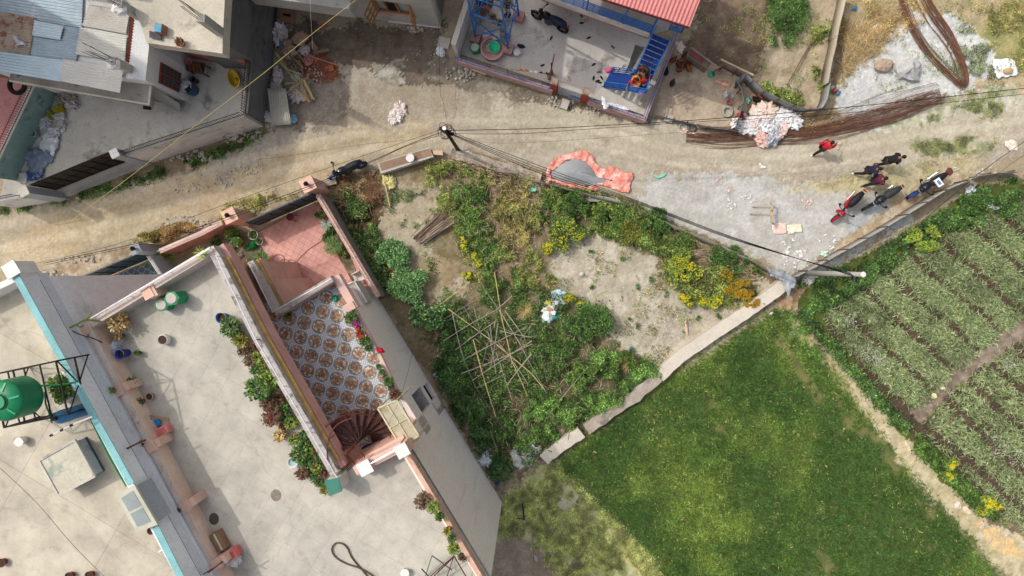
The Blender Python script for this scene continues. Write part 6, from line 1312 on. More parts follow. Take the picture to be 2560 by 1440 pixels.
for k in range(7): mb = MB(); c = P(372 + k * 5, 1074 + (k * 37 % 22), 9.2); mb.box((c.x, c.y, 9.0 + .04 * k), .42, .12, .05, k * .8); mb.build('scrap', M((104,78,60), .9, 0, .3, 6), t)
def tpole(x0, y0, z0, x1, y1, z1, lab):
 a = P(x0, y0, z0); b = P(x1, y1, z1); t = thing('laundry_pole', lab, 'pole', (b.x, b.y, z1)); mb = MB(); mb.tube([a, b], .03, 7); mb.build('pole', RUSTB, t); mb = MB(); mb.bar(a + Vector((-.35, -.22, -.35)), a + Vector((.35, .22, -.35)), .04); mb.build('crossbar', RUSTB, t)
tpole(317, 1121, 11.2, 380, 1092, 9.4, 'rusty laundry pole rising from the left parapet beside the salmon crate')
tpole(520, 1432, 11.0, 572, 1392, 9.4, 'rusty laundry pole at the lower end of the left parapet')
q = P(530, 1427, 9.95); bucket(521, 1427, 9.86, .08, .12, POTC['royal'], 'tiny blue pot on the lower end of the left parapet', handle=False, name='flower_pot', cat='flower pot')
hose = tubepts([P(x, y, 9.04) for x, y in ((935, 1448), (905, 1425), (875, 1402), (845, 1372), (832, 1362), (833, 1372), (848, 1395), (875, 1412), (892, 1418), (870, 1372), (855, 1360), (838, 1358), (829, 1372), (843, 1398), (870, 1412), (900, 1418), (930, 1440))][:7] + [P(900, 1424, 9.07), P(930, 1450, 9.07)], 5)
mb = MB(); mb.tube(tubepts([P(x, y, 9.05 + .002 * i) for i, (x, y) in enumerate(((935,1460),(905,1425),(880,1395),(868,1370),(855,1359),(840,1358),(830,1368),(832,1384),(845,1398),(870,1411),(895,1419),(920,1432),(945,1450)))], 5), .03, 7); mb.build('garden_hose', M((92,72,64), .6), label='brown hose lying in a loop on the roof terrace', cat='hose', smooth=True)
t = thing('rusty_frame', 'rusty and green angle iron frame standing at the bottom of the roof terrace', 'metal frame', P(1120, 1430, ZR))
for nm, a, b, m in (('strut', (1135,1390,10.2), (1116,1445,9.1), RUSTB), ('strut', (1135,1390,10.2), (1065,1450,9.2), RUSTB), ('strut', (1135,1390,10.2), (1170,1450,9.1), RUSTB), ('strut', (1080,1389,10.0), (1064,1440,9.1), GP), ('strut', (1080,1389,10), (1130,1425,9.2), M((110,130,124))), ('strut', (1054,1422,9.8), (1080,1450,9.3), RUSTB), ('strut', (1135,1392,10.1), (1085,1440,9.2), RUSTB)): mb = MB(); mb.bar(P(*a), P(*b), .035); mb.build(nm, m, t)
bucket(1012, 1434, ZR, .16, .25, WHITE, 'white container by the rusty frame at the bottom of the roof', handle=False, lid=True, name='container', cat='container')
for x, y, lab in ((690, 1237, 'round damp stain'), (536, 1298, 'x')): pass
for x, y, rx, ry, lab in ((690, 1238, .21, .24, 'grey round drain cover in the middle of the roof floor'), (535, 1297, .2, .24, 'dark round drain cover near the left parapet')):
 p = P(x, y, ZR); mb = MB(); mb.prism([(p.x + rx * math.cos(a), p.y + ry * math.sin(a)) for a in [2 * math.pi * k / 20 for k in range(20)]], ZR + .002, ZR + .012); mb.build('drain_cover', M((138,128,116) if x > 600 else (92,84,76), .7, 0, .2, 6), label=lab, cat='drain cover')

# terrace pots and plants on the medallion floor edge
for x, y, r, h, c, pl, s, fl, lab in ((880,793,.18,.24,'terra','g',1.3,None,'terracotta pot with round dark green bush, topmost on the tiled terrace edge'), (891,807,.12,.18,'black','p',1.,(214,60,180),'pot of magenta flowers on the tiled terrace edge'), (896,821,.12,.16,'black','g',.6,(230,110,40),'dark pot with orange flowers on the tiled terrace edge'),
 (902,835,.17,.2,'terra','r',.9,(226,80,40),'terracotta pot with red orange flowers on the tiled terrace edge'), (915,852,.16,.2,'black','g',1.2,None,'black pot with light leaves below the red orange flowers'), (922,870,.13,.16,'black','g',.8,None,'small green pot left of the hanging red cloth'),
 (948,916,.11,.14,'white','g',.7,None,'small white pot, first of the two small round ones on the terrace edge'), (956,930,.12,.14,'grey','g',.7,None,'small grey pot, second of the two small round ones on the terrace edge'), (963,942,.09,.12,'brown','n',.5,None,'tiny brown pot on the terrace edge'), (973,952,.13,.18,'black','g',1.2,None,'small conifer like bush on the terrace edge'), (978,968,.15,.2,'white','n',.7,None,'white rimmed pot near the clear canopy'), (990,985,.15,.2,'grey','r',1.2,None,'pot of brown rosettes on the terrace corner by the clear canopy')):
 pot(x, y, 6.32, r, h, c, pl, lab, s, 170, .25, fl, group='potted plants on the tiled terrace edge')
p = P(948, 876, 6.5); blob((p.x, p.y, 6.35), .42, .22, .14, R(-20), .3).build('cloth', M((196,24,44), .8), label='small crimson cloth hanging over the terrace edge', cat='cloth', smooth=True)
p = P(934, 874, 6.5); blob((p.x, p.y, 6.3), .45, .3, .12, R(-60), .3).build('rag', M((200,204,206), .8), label='pale rag next to the crimson cloth', cat='rag', smooth=True)
p = P(838, 747, 6.1); blob((p.x, p.y, 6.01), .26, .26, .12, 0, .4).build('plastic_bag', M((40,176,140), .6), label='small mint green plastic bag on the tiled terrace', cat='plastic bag', smooth=True)
pot(721, 785, 6.01, .16, .1, 'brown', 'y', 'shallow dish of yellow green leaves on the medallion tiles', .9, 90, .12)
t = thing('scooter', 'dark motor scooter parked under the spiral staircase', 'scooter', P(920, 1125, 6.0))
q = P(917, 1125, 6.7); blob((q.x, q.y, 6.35), .7, .38, .35, R(25), .12).build('scooter_body', M((28,36,60), .4), t, smooth=True); blob((q.x + .35, q.y + .12, 6.5), .55, .34, .14, R(25), .06).build('seat', M((150,110,80), .7), t, smooth=True)
for s in (-.5, .6): mb = MB(); mb.lathe((q.x + s * .9, q.y + s * .4, 6.24), [(.14, -.04), (.22, -.04), (.22, .04), (.14, .04)], 16, axis=Matrix.Rotation(math.pi / 2, 3, 'X').to_quaternion()); mb.build('wheel', DARK, t)
# clutter in the passage of the pink house
for i, (x, y, lx, w, h, c, lab, nm) in enumerate(((600,662,.5,.3,.2,(150,60,60),'maroon basket among the clutter in the narrow passage','basket'), (606,690,.4,.3,.25,(200,206,214),'pale blue plastic bag in the narrow passage','plastic_bag'), (616,712,.4,.35,.2,(96,120,150),'blue cloth bundle in the narrow passage','cloth_bundle'), (613,734,.5,.3,.22,(150,140,130),'grey bundle in the narrow passage','cloth_bundle'), (596,640,.4,.3,.2,(120,110,100),'dull sack at the upper end of the narrow passage','sack'))):
 p = P(x, y, 6.2); blob((p.x, p.y, 6.0), lx, w, h, i, .25).build(nm, M(c, .8), label=lab, cat=nm.replace('_', ' '), smooth=True)
pot(629, 702, 6.01, .17, .2, 'terra', None, 'empty terracotta pot in the narrow passage')
pot(620, 668, 6.01, .15, .2, 'terra', 'y', 'terracotta pot with straggly plant at the upper end of the narrow passage', 1.3)

# ------------------------------------------------------------------ tiled courtyard
def rosette(px, py, z, L, n, col, label, name='sago_palm', cat='palm', w=.05, h=.4, droop=.3, pinn=True):
 p = P(px, py, z); t = thing(name, label, cat, (p.x, p.y, z)); a = rng.uniform(0, 6.28, n) if not pinn else np.linspace(0, 6.28, n, False) + rng.normal(0, .08, n); C = np.tile([p.x, p.y, z + h], (n, 1)).astype(float)
 D = np.stack([np.cos(a), np.sin(a), rng.uniform(.15, .7, n)], 1); V, Fq, cc = leaves(C, D, L * rng.uniform(.75, 1.1, n), w, colmix(n, col), droop); Vs, Fs, Cs = [V], [Fq], [cc]; o = len(V)
 if pinn:
  for k in range(12):
   s = .15 + .8 * k / 12; B = C + D / np.linalg.norm(D, axis=1, keepdims=True) * L * s * .85; B[:, 2] -= droop * L * s * .5
   for sg in (-1, 1):
    E = np.stack([np.cos(a + sg * 1.0), np.sin(a + sg * 1.0), np.zeros(n)], 1); V, Fq, cc = leaves(B, E, L * .26 * math.sin(math.pi * min(1, s + .12)), .03, colmix(n, col), .1); Vs.append(V); Fs.append(Fq + o); Cs.append(cc); o += len(V)
 npmesh('fronds', np.concatenate(Vs), np.concatenate(Fs), np.concatenate(Cs), LEAF, parent=t); mb = MB(); mb.cyl((p.x, p.y, z), .09, h, 9); mb.build('trunk', M((96,76,58)), t); return t
rosette(838, 615, 0, .75, 15, ((80,110,60), (100,130,72)), 'sago palm with arching fronds beside the right courtyard wall')
rosette(663, 648, .1, .7, 15, ((70,96,50), (90,120,60)), 'darker sago palm at the left edge of the pink courtyard')
rosette(507, 632, ZR + .86, .34, 30, ((170,180,80), (140,160,70)), 'spiky yellow green yucca on the front corner of the roof', 'yucca', 'yucca', .04, .12, .1, False)
rosette(425, 640, 0, .6, 28, ((110,140,50), (90,124,48)), 'spiky light green plant in the dark gap beside the pink house', 'yucca', 'yucca', .06, .2, .2, False)
rosette(818, 560, .2, .42, 14, ((150,170,160), (120,146,130)), 'silvery agave in the planting strip by the courtyard wall', 'agave', 'agave', .14, .15, .2, False)
shrub('creeper', 400, 592, 1.5, .9, 1.7, ((132,140,70), (110,120,56), (160,130,84)), 'flowering creeper tumbling over the street wall at its left end', 'creeper', 2000, (190,60,60), clumps=9, fn=16)
shrub('creeper', 470, 580, 2.1, .8, 1.8, ((150,126,84), (120,120,66), (170,140,96)), 'dry tinted creeper covering the middle of the pink street wall', 'creeper', 2800, (190,60,60), clumps=12, fn=20, rz=.3)
shrub('leafy_bush', 408, 638, .9, .8, .8, OLV + YG, 'yellow green fern clump below the street wall creeper', 'bush', 900, clumps=5)
shrub('leafy_bush', 600, 590, .9, 1., 1.2, DK + YG, 'tall leafy plant in the courtyard bed beside the white pots', 'bush', 1900, clumps=8)
shrub('leafy_bush', 575, 628, .8, .8, .6, DK, 'white flowered bush in the courtyard bed', 'bush', 1300, (240,240,236), clumps=6, fn=40)
shrub('leafy_bush', 640, 668, .9, .8, .7, DK, 'dark bush in front of the small porch wall', 'bush', 1400, clumps=6)
shrub('leafy_bush', 545, 600, .7, .6, .5, DK, 'low dark bush behind the white flowered bush', 'bush', 800, clumps=4)
for x, y, s, lab in ((806, 540, .5, 'small leafy plant at the head of the planting strip by the courtyard wall'), (830, 585, .6, 'leafy plant in the middle of the planting strip by the courtyard wall'), (856, 630, .6, 'red leafed plant at the lower end of the planting strip')):
 shrub('leafy_bush', x, y, s, s, .5, DK + (((150,70,60),) if 'red' in lab else ()), lab, 'bush', 600, clumps=4)
sheet_floor('planting_bed', [(540,600),(600,575),(640,590),(700,705),(640,720)], .045, M((112,104,84), .95, 0, .25, 2, .4, 14, (150,140,120), .5, 2)); sheet_floor('planting_strip', [(800,520),(812,516),(880,650),(905,720),(885,712),(850,650)], .045, M((110,98,78), .95, 0, .25, 2, .4, 14, (150,140,120), .5, 2))
pot(632, 587, .05, .25, .3, 'white', 'g', 'large white pot in the courtyard bed, upper of two', .8); pot(648, 603, .05, .18, .2, 'white', 'g', 'smaller white pot in the courtyard bed, lower of two', .7)
pot(808, 534, .05, .15, .2, 'brown', 'y', 'clay pot at the top of the planting strip', .9); pot(815, 597, .05, .18, .2, 'terra', 'g', 'clay pot beside the sago palm', .8)
p = P(627, 614, .3); blob((p.x, p.y, .05), .7, .4, .3, R(35), .2).build('watering_sheet', M((20,130,60), .5), label='crumpled bright green plastic sheet in the courtyard bed', cat='plastic sheet', smooth=True)
mb = MB()
t = thing('hose_coil', 'tangled coil of grey garden hose on the pink tiles', 'hose', P(715, 670, .03))
for k, (x, y, r) in enumerate(((696,650,.3), (712,662,.3), (727,662,.28), (716,676,.26), (728,680,.25), (708,684,.22), (720,690,.26), (733,672,.2))):
 c = P(x, y, .05); mb.tube([(c.x + r * math.cos(a) * (1 + .1 * math.sin(3 * a + k)), c.y + r * math.sin(a), .06 + .02 * k) for a in [2 * math.pi * i / 24 for i in range(24)]], .022, 6, closed=True)
mb.build('loops', M((166,140,128), .6), t, smooth=True)
mb = MB(); mb.tube(tubepts([P(735, 660, .05), P(770, 625, .05), P(800, 605, .05), P(822, 588, .05)]), .012, 5); mb.build('loose_end', M((130,84,76)), t)
q = P(724, 542, .6); t = thing('garden_stool', 'small dark red wrought iron stool on the pink tiles near the gate', 'stool', (q.x, q.y, .03)); mb = MB(); mb.cyl((q.x, q.y, .52), .2, .03, 14); mb.build('seat', M((104,30,40), .6), t)
for k in range(4): a = k * math.pi / 2 + .5; mb = MB(); mb.bar((q.x + .14 * math.cos(a), q.y + .14 * math.sin(a), .52), (q.x + .24 * math.cos(a), q.y + .24 * math.sin(a), .03), .03); mb.build('leg', M((104,30,40), .6), t)
q = P(895, 692, .8); t = thing('plastic_chair', 'white plastic chair between the courtyard wall and the side balcony', 'chair', (q.x, q.y, .03)); a = R(28); ca, sa = math.cos(a), math.sin(a); wp = WHITE
mb = MB(); mb.box((q.x, q.y, .43), .48, .46, .04, a); mb.build('seat', wp, t, bevel=.015); mb = MB(); mb.box((q.x - .02 * ca + .24 * -sa, q.y + .24 * ca, .46), .48, .05, .42, a); mb.build('backrest', wp, t, bevel=.015)
for sx in (-.2, .2):
 mb = MB(); mb.box((q.x + sx * 1.15 * ca, q.y + sx * 1.15 * sa, .64), .05, .44, .03, a); mb.build('armrest', wp, t)
 for sy in (-.19, .19): mb = MB(); mb.bar((q.x + sx * ca - sy * sa, q.y + sx * sa + sy * ca, .43), (q.x + sx * 1.15 * ca - sy * 1.15 * sa, q.y + sx * 1.15 * sa + sy * 1.15 * ca, .03), .04); mb.build('leg', wp, t)
pot(733, 712, .05, .13, .25, 'black', None, 'black pot on the edge of the porch step'); p = P(700, 690, .3); blob((p.x, p.y, .03), .5, .4, .3, .3, .3).build('laundry_bundle', M((210,170,160), .8), label='pale pink bundle of laundry near the hose coil', cat='laundry', smooth=True)
# ------------------------------------------------------------------ people
SKIN = M((150,104,80), .6, 0, .05, 4, 0); HAIR = M((24,20,20), .6, 0, .1, 20)
def skin(name, verts, edges, radii, mat, parent, sub=1):
 me = bpy.data.meshes.new(name); me.from_pydata([tuple(v) for v in verts], edges, []); me.materials.append(mat)
 o = bpy.data.objects.new(name, me); COL.objects.link(o); o.parent = parent
 m = o.modifiers.new('skin', 'SKIN'); sv = me.skin_vertices
 if not sv:
  bm_ = __import__('bmesh').new(); bm_.from_mesh(me); bm_.verts.layers.skin.verify(); bm_.to_mesh(me); bm_.free(); sv = me.skin_vertices
 for i, r in enumerate(radii): sv[0].data[i].radius = r if isinstance(r, tuple) else (r, r)
 sv[0].data[0].use_root = True; m.use_smooth_shade = True
 s = o.modifiers.new('smooth', 'SUBSURF'); s.levels = sub; s.render_levels = sub; return o
def person(px, py, z, yaw, pose, cols, label, hold=None, long_hair=False):
 p = P(px, py, z); t = thing('person', label, 'person', (p.x, p.y, z), yaw); V = Vector; J = {k: V(v) for k, v in pose.items()}
 bv, be, br = [], [], []
 def add(v, r, par=None):
  bv.append(V(v)); br.append(r); 
  if par is not None: be.append((par, len(bv) - 1))
  return len(bv) - 1
 pe = add(J['pelvis'], (.15, .12)); ab = add(J['pelvis'].lerp(J['chest'], .5), (.125, .10), pe); ch = add(J['chest'], (.15, .11), ab); nk = add(J['neck'], .055, ch); hd0 = add(J['head'] - V((0, 0, .02)), (.075, .09), nk); hd = add(J['head'] + V((0, 0, .10)), (.07, .08), hd0)
 fwd = V((1, 0, 0)); ns = add(J['head'] + V((.10, 0, .03)), .014, hd0)
 for s, S in ((1, 'L'), (-1, 'R')):
  hp = add(J['hip' + S], .085, pe); kn = add(J['knee' + S], .058, hp); an = add(J['ankle' + S], .04, kn); add(J['toe' + S], .035, an)
  sh = add(J['sho' + S], .058, ch); el = add(J['elb' + S], .04, sh); wr = add(J['wri' + S], .027, el); d = (J['wri' + S] - J['elb' + S]).normalized(); pm = add(J['wri' + S] + d * .06, (.036, .018), wr); sd = d.cross(V((0, 0, 1))); sd = sd.normalized() if sd.length > .1 else V((0, 1, 0))
  for k, L in ((-1.5, .06), (-.5, .072), (.5, .068), (1.5, .055)):
   a = add(J['wri' + S] + d * .10 + sd * .018 * k, .009, pm); add(J['wri' + S] + d * (.10 + L) + sd * .021 * k - V((0, 0, .018)), .007, a)
  a = add(J['wri' + S] + d * .045 + sd * .045 * s, .010, pm); add(J['wri' + S] + d * .085 + sd * .06 * s, .008, a)
 skin('body', bv, be, br, SKIN, t)
 # clothing follows the same joints a little wider
 sh, tr = cols['top'], cols['legs']; v = [J['pelvis'] + V((0, 0, -.02)), J['pelvis'].lerp(J['chest'], .5), J['chest'], J['chest'].lerp(J['neck'], .75)]; e = [(0, 1), (1, 2), (2, 3)]; r = [(.21, .17), (.19, .15), (.21, .165), .095]
 for S in 'LR': n = len(v); v += [J['sho' + S], J['elb' + S], J['wri' + S]]; e += [(2, n), (n, n + 1), (n + 1, n + 2)]; r += [.1, .075, .052]
 skin('jacket', v, e, r, sh, t); v = [J['pelvis']]; e = []; r = [(.165, .14)]
 for S in 'LR': n = len(v); v += [J['hip' + S], J['knee' + S], J['ankle' + S]]; e += [(0, n), (n, n + 1), (n + 1, n + 2)]; r += [.118, .088, .062]
 skin('trousers', v, e, r, tr, t)
 for S in 'LR': a = J['ankle' + S]; b = J['toe' + S]; mb = blob(((a.x + b.x) / 2, (a.y + b.y) / 2, min(a.z, b.z) - .06), .29, .11, .10, math.atan2(b.y - a.y, b.x - a.x), .04, seg=12); mb.build('shoe', cols['shoes'], t, world=False, smooth=True)
 h = J['head']; mb = MB()
 n, m = 14, 7; vs = []; fs = []
 for i in range(m + 1):
  th = 1.75 * i / m
  for k in range(n):
   ph = 2 * math.pi * k / n; back = .5 - .5 * math.cos(ph); th2 = th * (.62 + .38 * back) + (.25 * back if long_hair else 0); q = V((math.sin(th2) * math.cos(ph) * .108 - .012, math.sin(th2) * math.sin(ph) * .094, math.cos(th2) * .118 + .055)); q *= 1 + .06 * mnoise.noise(q * 25); vs.append(h + q)
 for i in range(m):
  for k in range(n): fs.append((i * n + k, i * n + (k + 1) % n, (i + 1) * n + (k + 1) % n, (i + 1) * n + k))
 mb.add(vs, fs); mb.build('hair', HAIR, t, world=False, smooth=True)
 for sg in (-1, 1): mb = MB(); blob((h.x + .078, h.y + sg * .034, h.z + .035), .022, .026, .018, 0, 0, seg=8, mb=mb); mb.build('eye', DARK, t, world=False); mb = MB(); blob((h.x, h.y + sg * .088, h.z + .01), .04, .02, .05, 0, 0, seg=8, mb=mb); mb.build('ear', SKIN, t, world=False)
 mb = MB(); blob((h.x + .084, h.y, h.z - .035), .015, .045, .012, 0, 0, seg=8, mb=mb); mb.build('mouth', M((120,60,56)), t, world=False)
 return t
def pose_walk(st=.32, lean=.08, arm=.2, a2=None):
 P_ = dict(pelvis=(0, 0, .94), chest=(lean * .8, 0, 1.28), neck=(lean * 1.1, 0, 1.46), head=(lean * 1.5, 0, 1.56), hipL=(0, .1, .88), hipR=(0, -.1, .88), kneeL=(st * .75, .1, .5), ankleL=(st, .1, .09), toeL=(st + .15, .1, .05), kneeR=(-st * .1, -.1, .48), ankleR=(-st * 1.2, -.1, .13), toeR=(-st * 1.2 + .13, -.1, .05),
  shoL=(lean, .19, 1.39), shoR=(lean, -.19, 1.39), elbL=(lean - arm, .25, 1.13), wriL=(lean - arm * .6, .25, .9), elbR=(lean + arm * .8, -.24, 1.14), wriR=(lean + arm * 1.7, -.2, .98)); 
 if a2: P_.update(a2)
 return P_
BLK = M((32,30,34), .8, 0, .15, 8); WSH = M((236,236,234), .6)
person(2040, 376, 0, R(35), pose_walk(.28, .12, .28), dict(top=M((196,34,50), .8, 0, .1, 6), legs=BLK, shoes=WSH), 'person in a red jacket and black trousers striding along the road past the rusty bars')
person(2196, 408, 0, R(8), pose_walk(.2, .3, .05, dict(elbL=(.3, .24, 1.12), wriL=(.5, .08, 1.08), elbR=(.3, -.24, 1.12), wriR=(.5, -.08, 1.08))), dict(top=BLK, legs=BLK, shoes=M((40,30,28))), 'person all in black leaning forward over something held in both hands')
person(2150, 432, 0, R(-8), pose_walk(.3, .16, .1, dict(elbL=(.1, .28, 1.15), wriL=(.3, .15, 1.15), elbR=(.2, -.3, 1.15), wriR=(.36, -.12, 1.1))), dict(top=M((34,38,58), .8), legs=BLK, shoes=WSH), 'person in a navy jacket and white shoes walking behind the parked motorcycles')
person(2166, 458, 0, R(12), pose_walk(.22, .12, .12), dict(top=M((92,36,60), .8), legs=BLK, shoes=M((110,112,118))), 'person in a maroon top close beside the one in the navy jacket')
def pose_sit(lean=.15):
 return dict(pelvis=(0, 0, .16), chest=(lean, 0, .5), neck=(lean * 1.5, 0, .68), head=(lean * 2., 0, .78), hipL=(.03, .1, .14), hipR=(.03, -.1, .14), kneeL=(.42, .14, .32), ankleL=(.46, .14, -.12), toeL=(.6, .14, -.17), kneeR=(.42, -.14, .32), ankleR=(.44, -.14, -.12), toeR=(.58, -.14, -.17),
  shoL=(lean, .19, .61), shoR=(lean, -.19, .61), elbL=(lean + .12, .26, .38), wriL=(.38, .12, .4), elbR=(lean + .12, -.26, .38), wriR=(.38, -.12, .4))
person(1597, 206, 1.5, R(200), pose_sit(.12), dict(top=M((212,140,70), .8, 0, .2, 9), legs=M((196,30,40), .8), shoes=M((120,80,60))), 'person in orange and red clothes sitting on the blue stair landing', long_hair=True)
person(1612, 172, 1.85, R(240), pose_sit(.2), dict(top=M((84,54,48), .8), legs=M((120,116,84), .8), shoes=M((90,70,60))), 'person with dark hair in a brown top sitting on the upper blue steps')
person(1612, 208, 1.5, R(120), pose_sit(.05), dict(top=M((206,30,44), .8), legs=M((228,228,226), .8), shoes=M((60,50,50))), 'small person in a bright red top with pale trousers on the stair landing', long_hair=True)

# ------------------------------------------------------------------ motorcycles
def motorbike(px, py, z, yaw, body, seatc, label, scooter=False, lean=R(6), box=None, tint=None):
 p = P(px, py, z + .5); p.z = z; t = thing('motorcycle' if not scooter else 'scooter', label, 'motorcycle' if not scooter else 'scooter', tuple(p), yaw)
 T = Matrix.Rotation(lean, 4, 'X') @ Matrix.Diagonal((1.1, 1.22, 1.08, 1)); B = lambda: MB()
 def fin(mb, n, m, par=t, **k): mb.v = [tuple(T @ Vector(v)) for v in mb.v]; return mb.build(n, m, par, world=False, **k)
 bm = M(body, .35, .1, .05, 2); tm = M(tint, .35, .1, .05, 2) if tint else None; ax = Matrix.Rotation(math.pi / 2, 3, 'X').to_quaternion(); wr = .30 if not scooter else .24
 for x in (-.66, .68):
  mb = B(); mb.lathe((x, 0, wr), [(wr - .06, -.045), (wr - .01, -.045), (wr, -.02), (wr, .02), (wr - .01, .045), (wr - .06, .045), (wr - .06, -.045)], 24, axis=ax); w = fin(mb, 'wheel', DARK, smooth=True)
  mb = B(); mb.cyl((x, .05, wr), .05, .1, 10, axis=ax)
  for k in range(6): a = k * math.pi / 3; mb.bar((x, 0, wr), (x + (wr - .06) * math.cos(a), 0, wr + (wr - .06) * math.sin(a)), .03)
  fin(mb, 'rim', M((120,120,122), .4, .6), w)
  mb = B(); mb.tube([(x + (wr + .04) * math.cos(a), 0, wr + (wr + .04) * math.sin(a)) for a in [R(35 + 110 * i / 7) for i in range(8)]], .05, 6); fin(mb, 'mudguard', (tm or bm) if x > 0 else BLK)
 mb = B(); mb.tube([(.5, .0, .78), (.2, 0, .62), (-.1, 0, .42), (-.45, 0, .5), (-.7, 0, .74)], .035, 6); mb.tube([(.42, 0, .7), (.25, 0, .3), (-.15, 0, .27), (-.62, 0, .32)], .03, 6); fin(mb, 'frame', BLK)
 mb = blob((.05, 0, .22), .46, .3, .34, 0, .08, seg=14) if not scooter else blob((-.3, 0, .22), .8, .34, .42, 0, .05, seg=14); fin(mb, 'engine', M((88,88,90), .4, .6) if not scooter else bm, smooth=True)
 mb = blob((.2, 0, .66), .58, .34, .28, 0, .03, seg=18) if not scooter else blob((.42, 0, .3), .16, .42, .55, 0, .04, seg=16); fin(mb, 'fuel_tank' if not scooter else 'leg_shield', bm, smooth=True)
 mb = MB(); mb.tube([(.04, 0, .80), (-.2, 0, .79), (-.5, 0, .84), (-.78, 0, .92)], [.11, .16, .15, .08], 10); o = fin(mb, 'seat', M(seatc, .6), smooth=True)
 mb = blob((-.62, 0, .72), .5, .24, .2, 0, .04, seg=12); fin(mb, 'tail', tm or bm, smooth=True); mb = B(); mb.box((-.92, 0, .78), .05, .14, .07); fin(mb, 'tail_light', M((170,20,24), .3))
 mb = B(); mb.bar((.68, .07, .3), (.46, .07, .92), .04); mb.bar((.68, -.07, .3), (.46, -.07, .92), .04); fin(mb, 'fork', M((130,130,130), .3, .8))
 mb = B(); mb.tube([(.36, .38, 1.0), (.44, .22, 1.03), (.47, 0, .98), (.44, -.22, 1.03), (.36, -.38, 1.0)], .016, 6); h = fin(mb, 'handlebar', BLK)
 for s in (-1, 1):
  mb = B(); mb.tube([(.33, s * .39, 1.0), (.43, s * .26, 1.02)], .024, 6); fin(mb, 'grip', DARK, h); mb = B(); mb.bar((.44, s * .26, 1.03), (.40, s * .34, 1.17), .012); mb.lathe((.39, s * .35, 1.17), [(.001, 0), (.055, .01), (.05, .03), (.001, .035)], 8); fin(mb, 'mirror', DARK)
 mb = B(); mb.lathe((.56, 0, .86), [(.001, -.06), (.08, -.04), (.09, .03), (.001, .06)], 12, axis=Matrix.Rotation(math.pi / 2, 3, 'Y').to_quaternion()); fin(mb, 'headlight', M((200,204,206), .2, .2)); mb = B(); blob((.52, 0, .9), .2, .24, .14, 0, .05, mb=mb, seg=10); fin(mb, 'front_cowl', bm, smooth=True)
 mb = B(); mb.tube([(.1, -.14, .26), (-.3, -.17, .26), (-.75, -.2, .42)], [.025, .03, .05], 8); fin(mb, 'exhaust', M((150,150,150), .3, .8)); mb = B(); mb.lathe((.3, .0, .90), [(.001, 0), (.04, .0), (.04, .02), (.001, .02)], 10); fin(mb, 'fuel_cap', STEEL)
 if box: mb = B(); mb.box((-.25, .12, .93), .26, .34, .06); fin(mb, 'document_case', M(box, .5)); mb = B(); mb.box((-.25, .12, .991), .12, .2, .006); fin(mb, 'printed_sheet', M((110,130,180)))
 return t
motorbike(870, 428, 0, R(204), (30,34,48), (36,36,42), 'blue tailed black motorcycle parked along the road above the courtyard pillar', tint=(30,66,160))
motorbike(2120, 518, 0, R(226), (176,24,44), (30,28,32), 'red scooter with black seat, leftmost of the three parked by the tin fence', scooter=True)
motorbike(2206, 498, 0, R(212), (40,40,44), (52,52,56), 'black motorcycle in the middle of the three parked by the tin fence')
motorbike(2318, 466, 0, R(214), (28,32,44), (28,28,34), 'blue and black motorcycle carrying a white folder, rightmost of the three by the tin fence', box=(236,238,244), tint=(28,70,160))
motorbike(1374, 54, .06, R(152), (24,24,28), (30,40,66), 'black motorcycle parked in the blue railed yard')

# ------------------------------------------------------------------ blue railed yard
def stand():
 ft = [P(1188, 92, .5), P(1270, 120, .5), P(1297, 38, .5), P(1214, 10, .5)]; c = sum(ft, Vector()) / 4; t = thing('tank_tower', 'tall blue painted steel tower on pink pedestals in the yard corner', 'tower', (c.x, c.y, 0)); tp = [Vector((f.x, f.y, 0)).lerp(Vector((c.x, c.y, 0)), .12) for f in ft]
 for f, q in zip(ft, tp):
  mb = MB(); mb.box((f.x, f.y, .06), .5, .5, .44, R(-18)); mb.build('pedestal', M((186,136,128), .85), t); mb = MB(); mb.bar((f.x, f.y, .5), (q.x, q.y, 6.5), .08); mb.build('leg', BLUE, t)
 mb = MB()
 for z in (1.6, 3.6, 5.6):
  k = (z - .5) / 6; r = [Vector((f.x, f.y, z)).lerp(Vector((q.x, q.y, z)), k) for f, q in zip(ft, tp)]
  for i in range(4): mb.bar(r[i], r[(i + 1) % 4], .05)
 for i in range(4): a, b = ft[i], ft[(i + 1) % 4]; mb.bar((a.x, a.y, .6), (b.x, b.y, 3.5), .04); mb.bar((b.x, b.y, .6), (a.x, a.y, 3.5), .04)
 mb.build('braces', BLUE, t); mb = MB(); r = [(q.x, q.y) for q in tp]; mb.prism(r, 6.5, 6.58); mb.build('tank_platform', BLUE, t)
stand()
q = P(1230, 120, .5); t = thing('round_well', 'round pink rimmed concrete well ring in the yard', 'well', (q.x, q.y, .06)); mb = MB(); mb.lathe((q.x, q.y, .06), [(.58, 0), (.6, .42), (.5, .43), (.48, .3), (.001, .3)], 28); mb.build('well_ring', M((196,156,148), .9, 0, .12, 2, .3, 20), t); mb = MB(); mb.lathe((q.x - .14, q.y + .06, .4), [(.3, 0), (.32, .06), (.26, .06), (.24, 0)], 22); mb.build('inner_ring', M((170,130,124)), t)
bucket(1236, 117, .49, .29, .14, M((46,190,140), .5), 'round turquoise green washing basin on the well', name='basin', cat='basin', handle=False)
for x, y, r_, lab in ((1215, 85, .3, 'pinkish flat stone slab behind the well'), (1240, 92, .28, 'pale flat stone slab behind the well')):
 p = P(x, y, .5); mb = MB(); mb.box((p.x, p.y, .5), .4, .34, .06, r_); mb.build('stone_slab', M((206,176,166) if x < 1230 else (200,186,176), .9), label=lab, cat='slab')
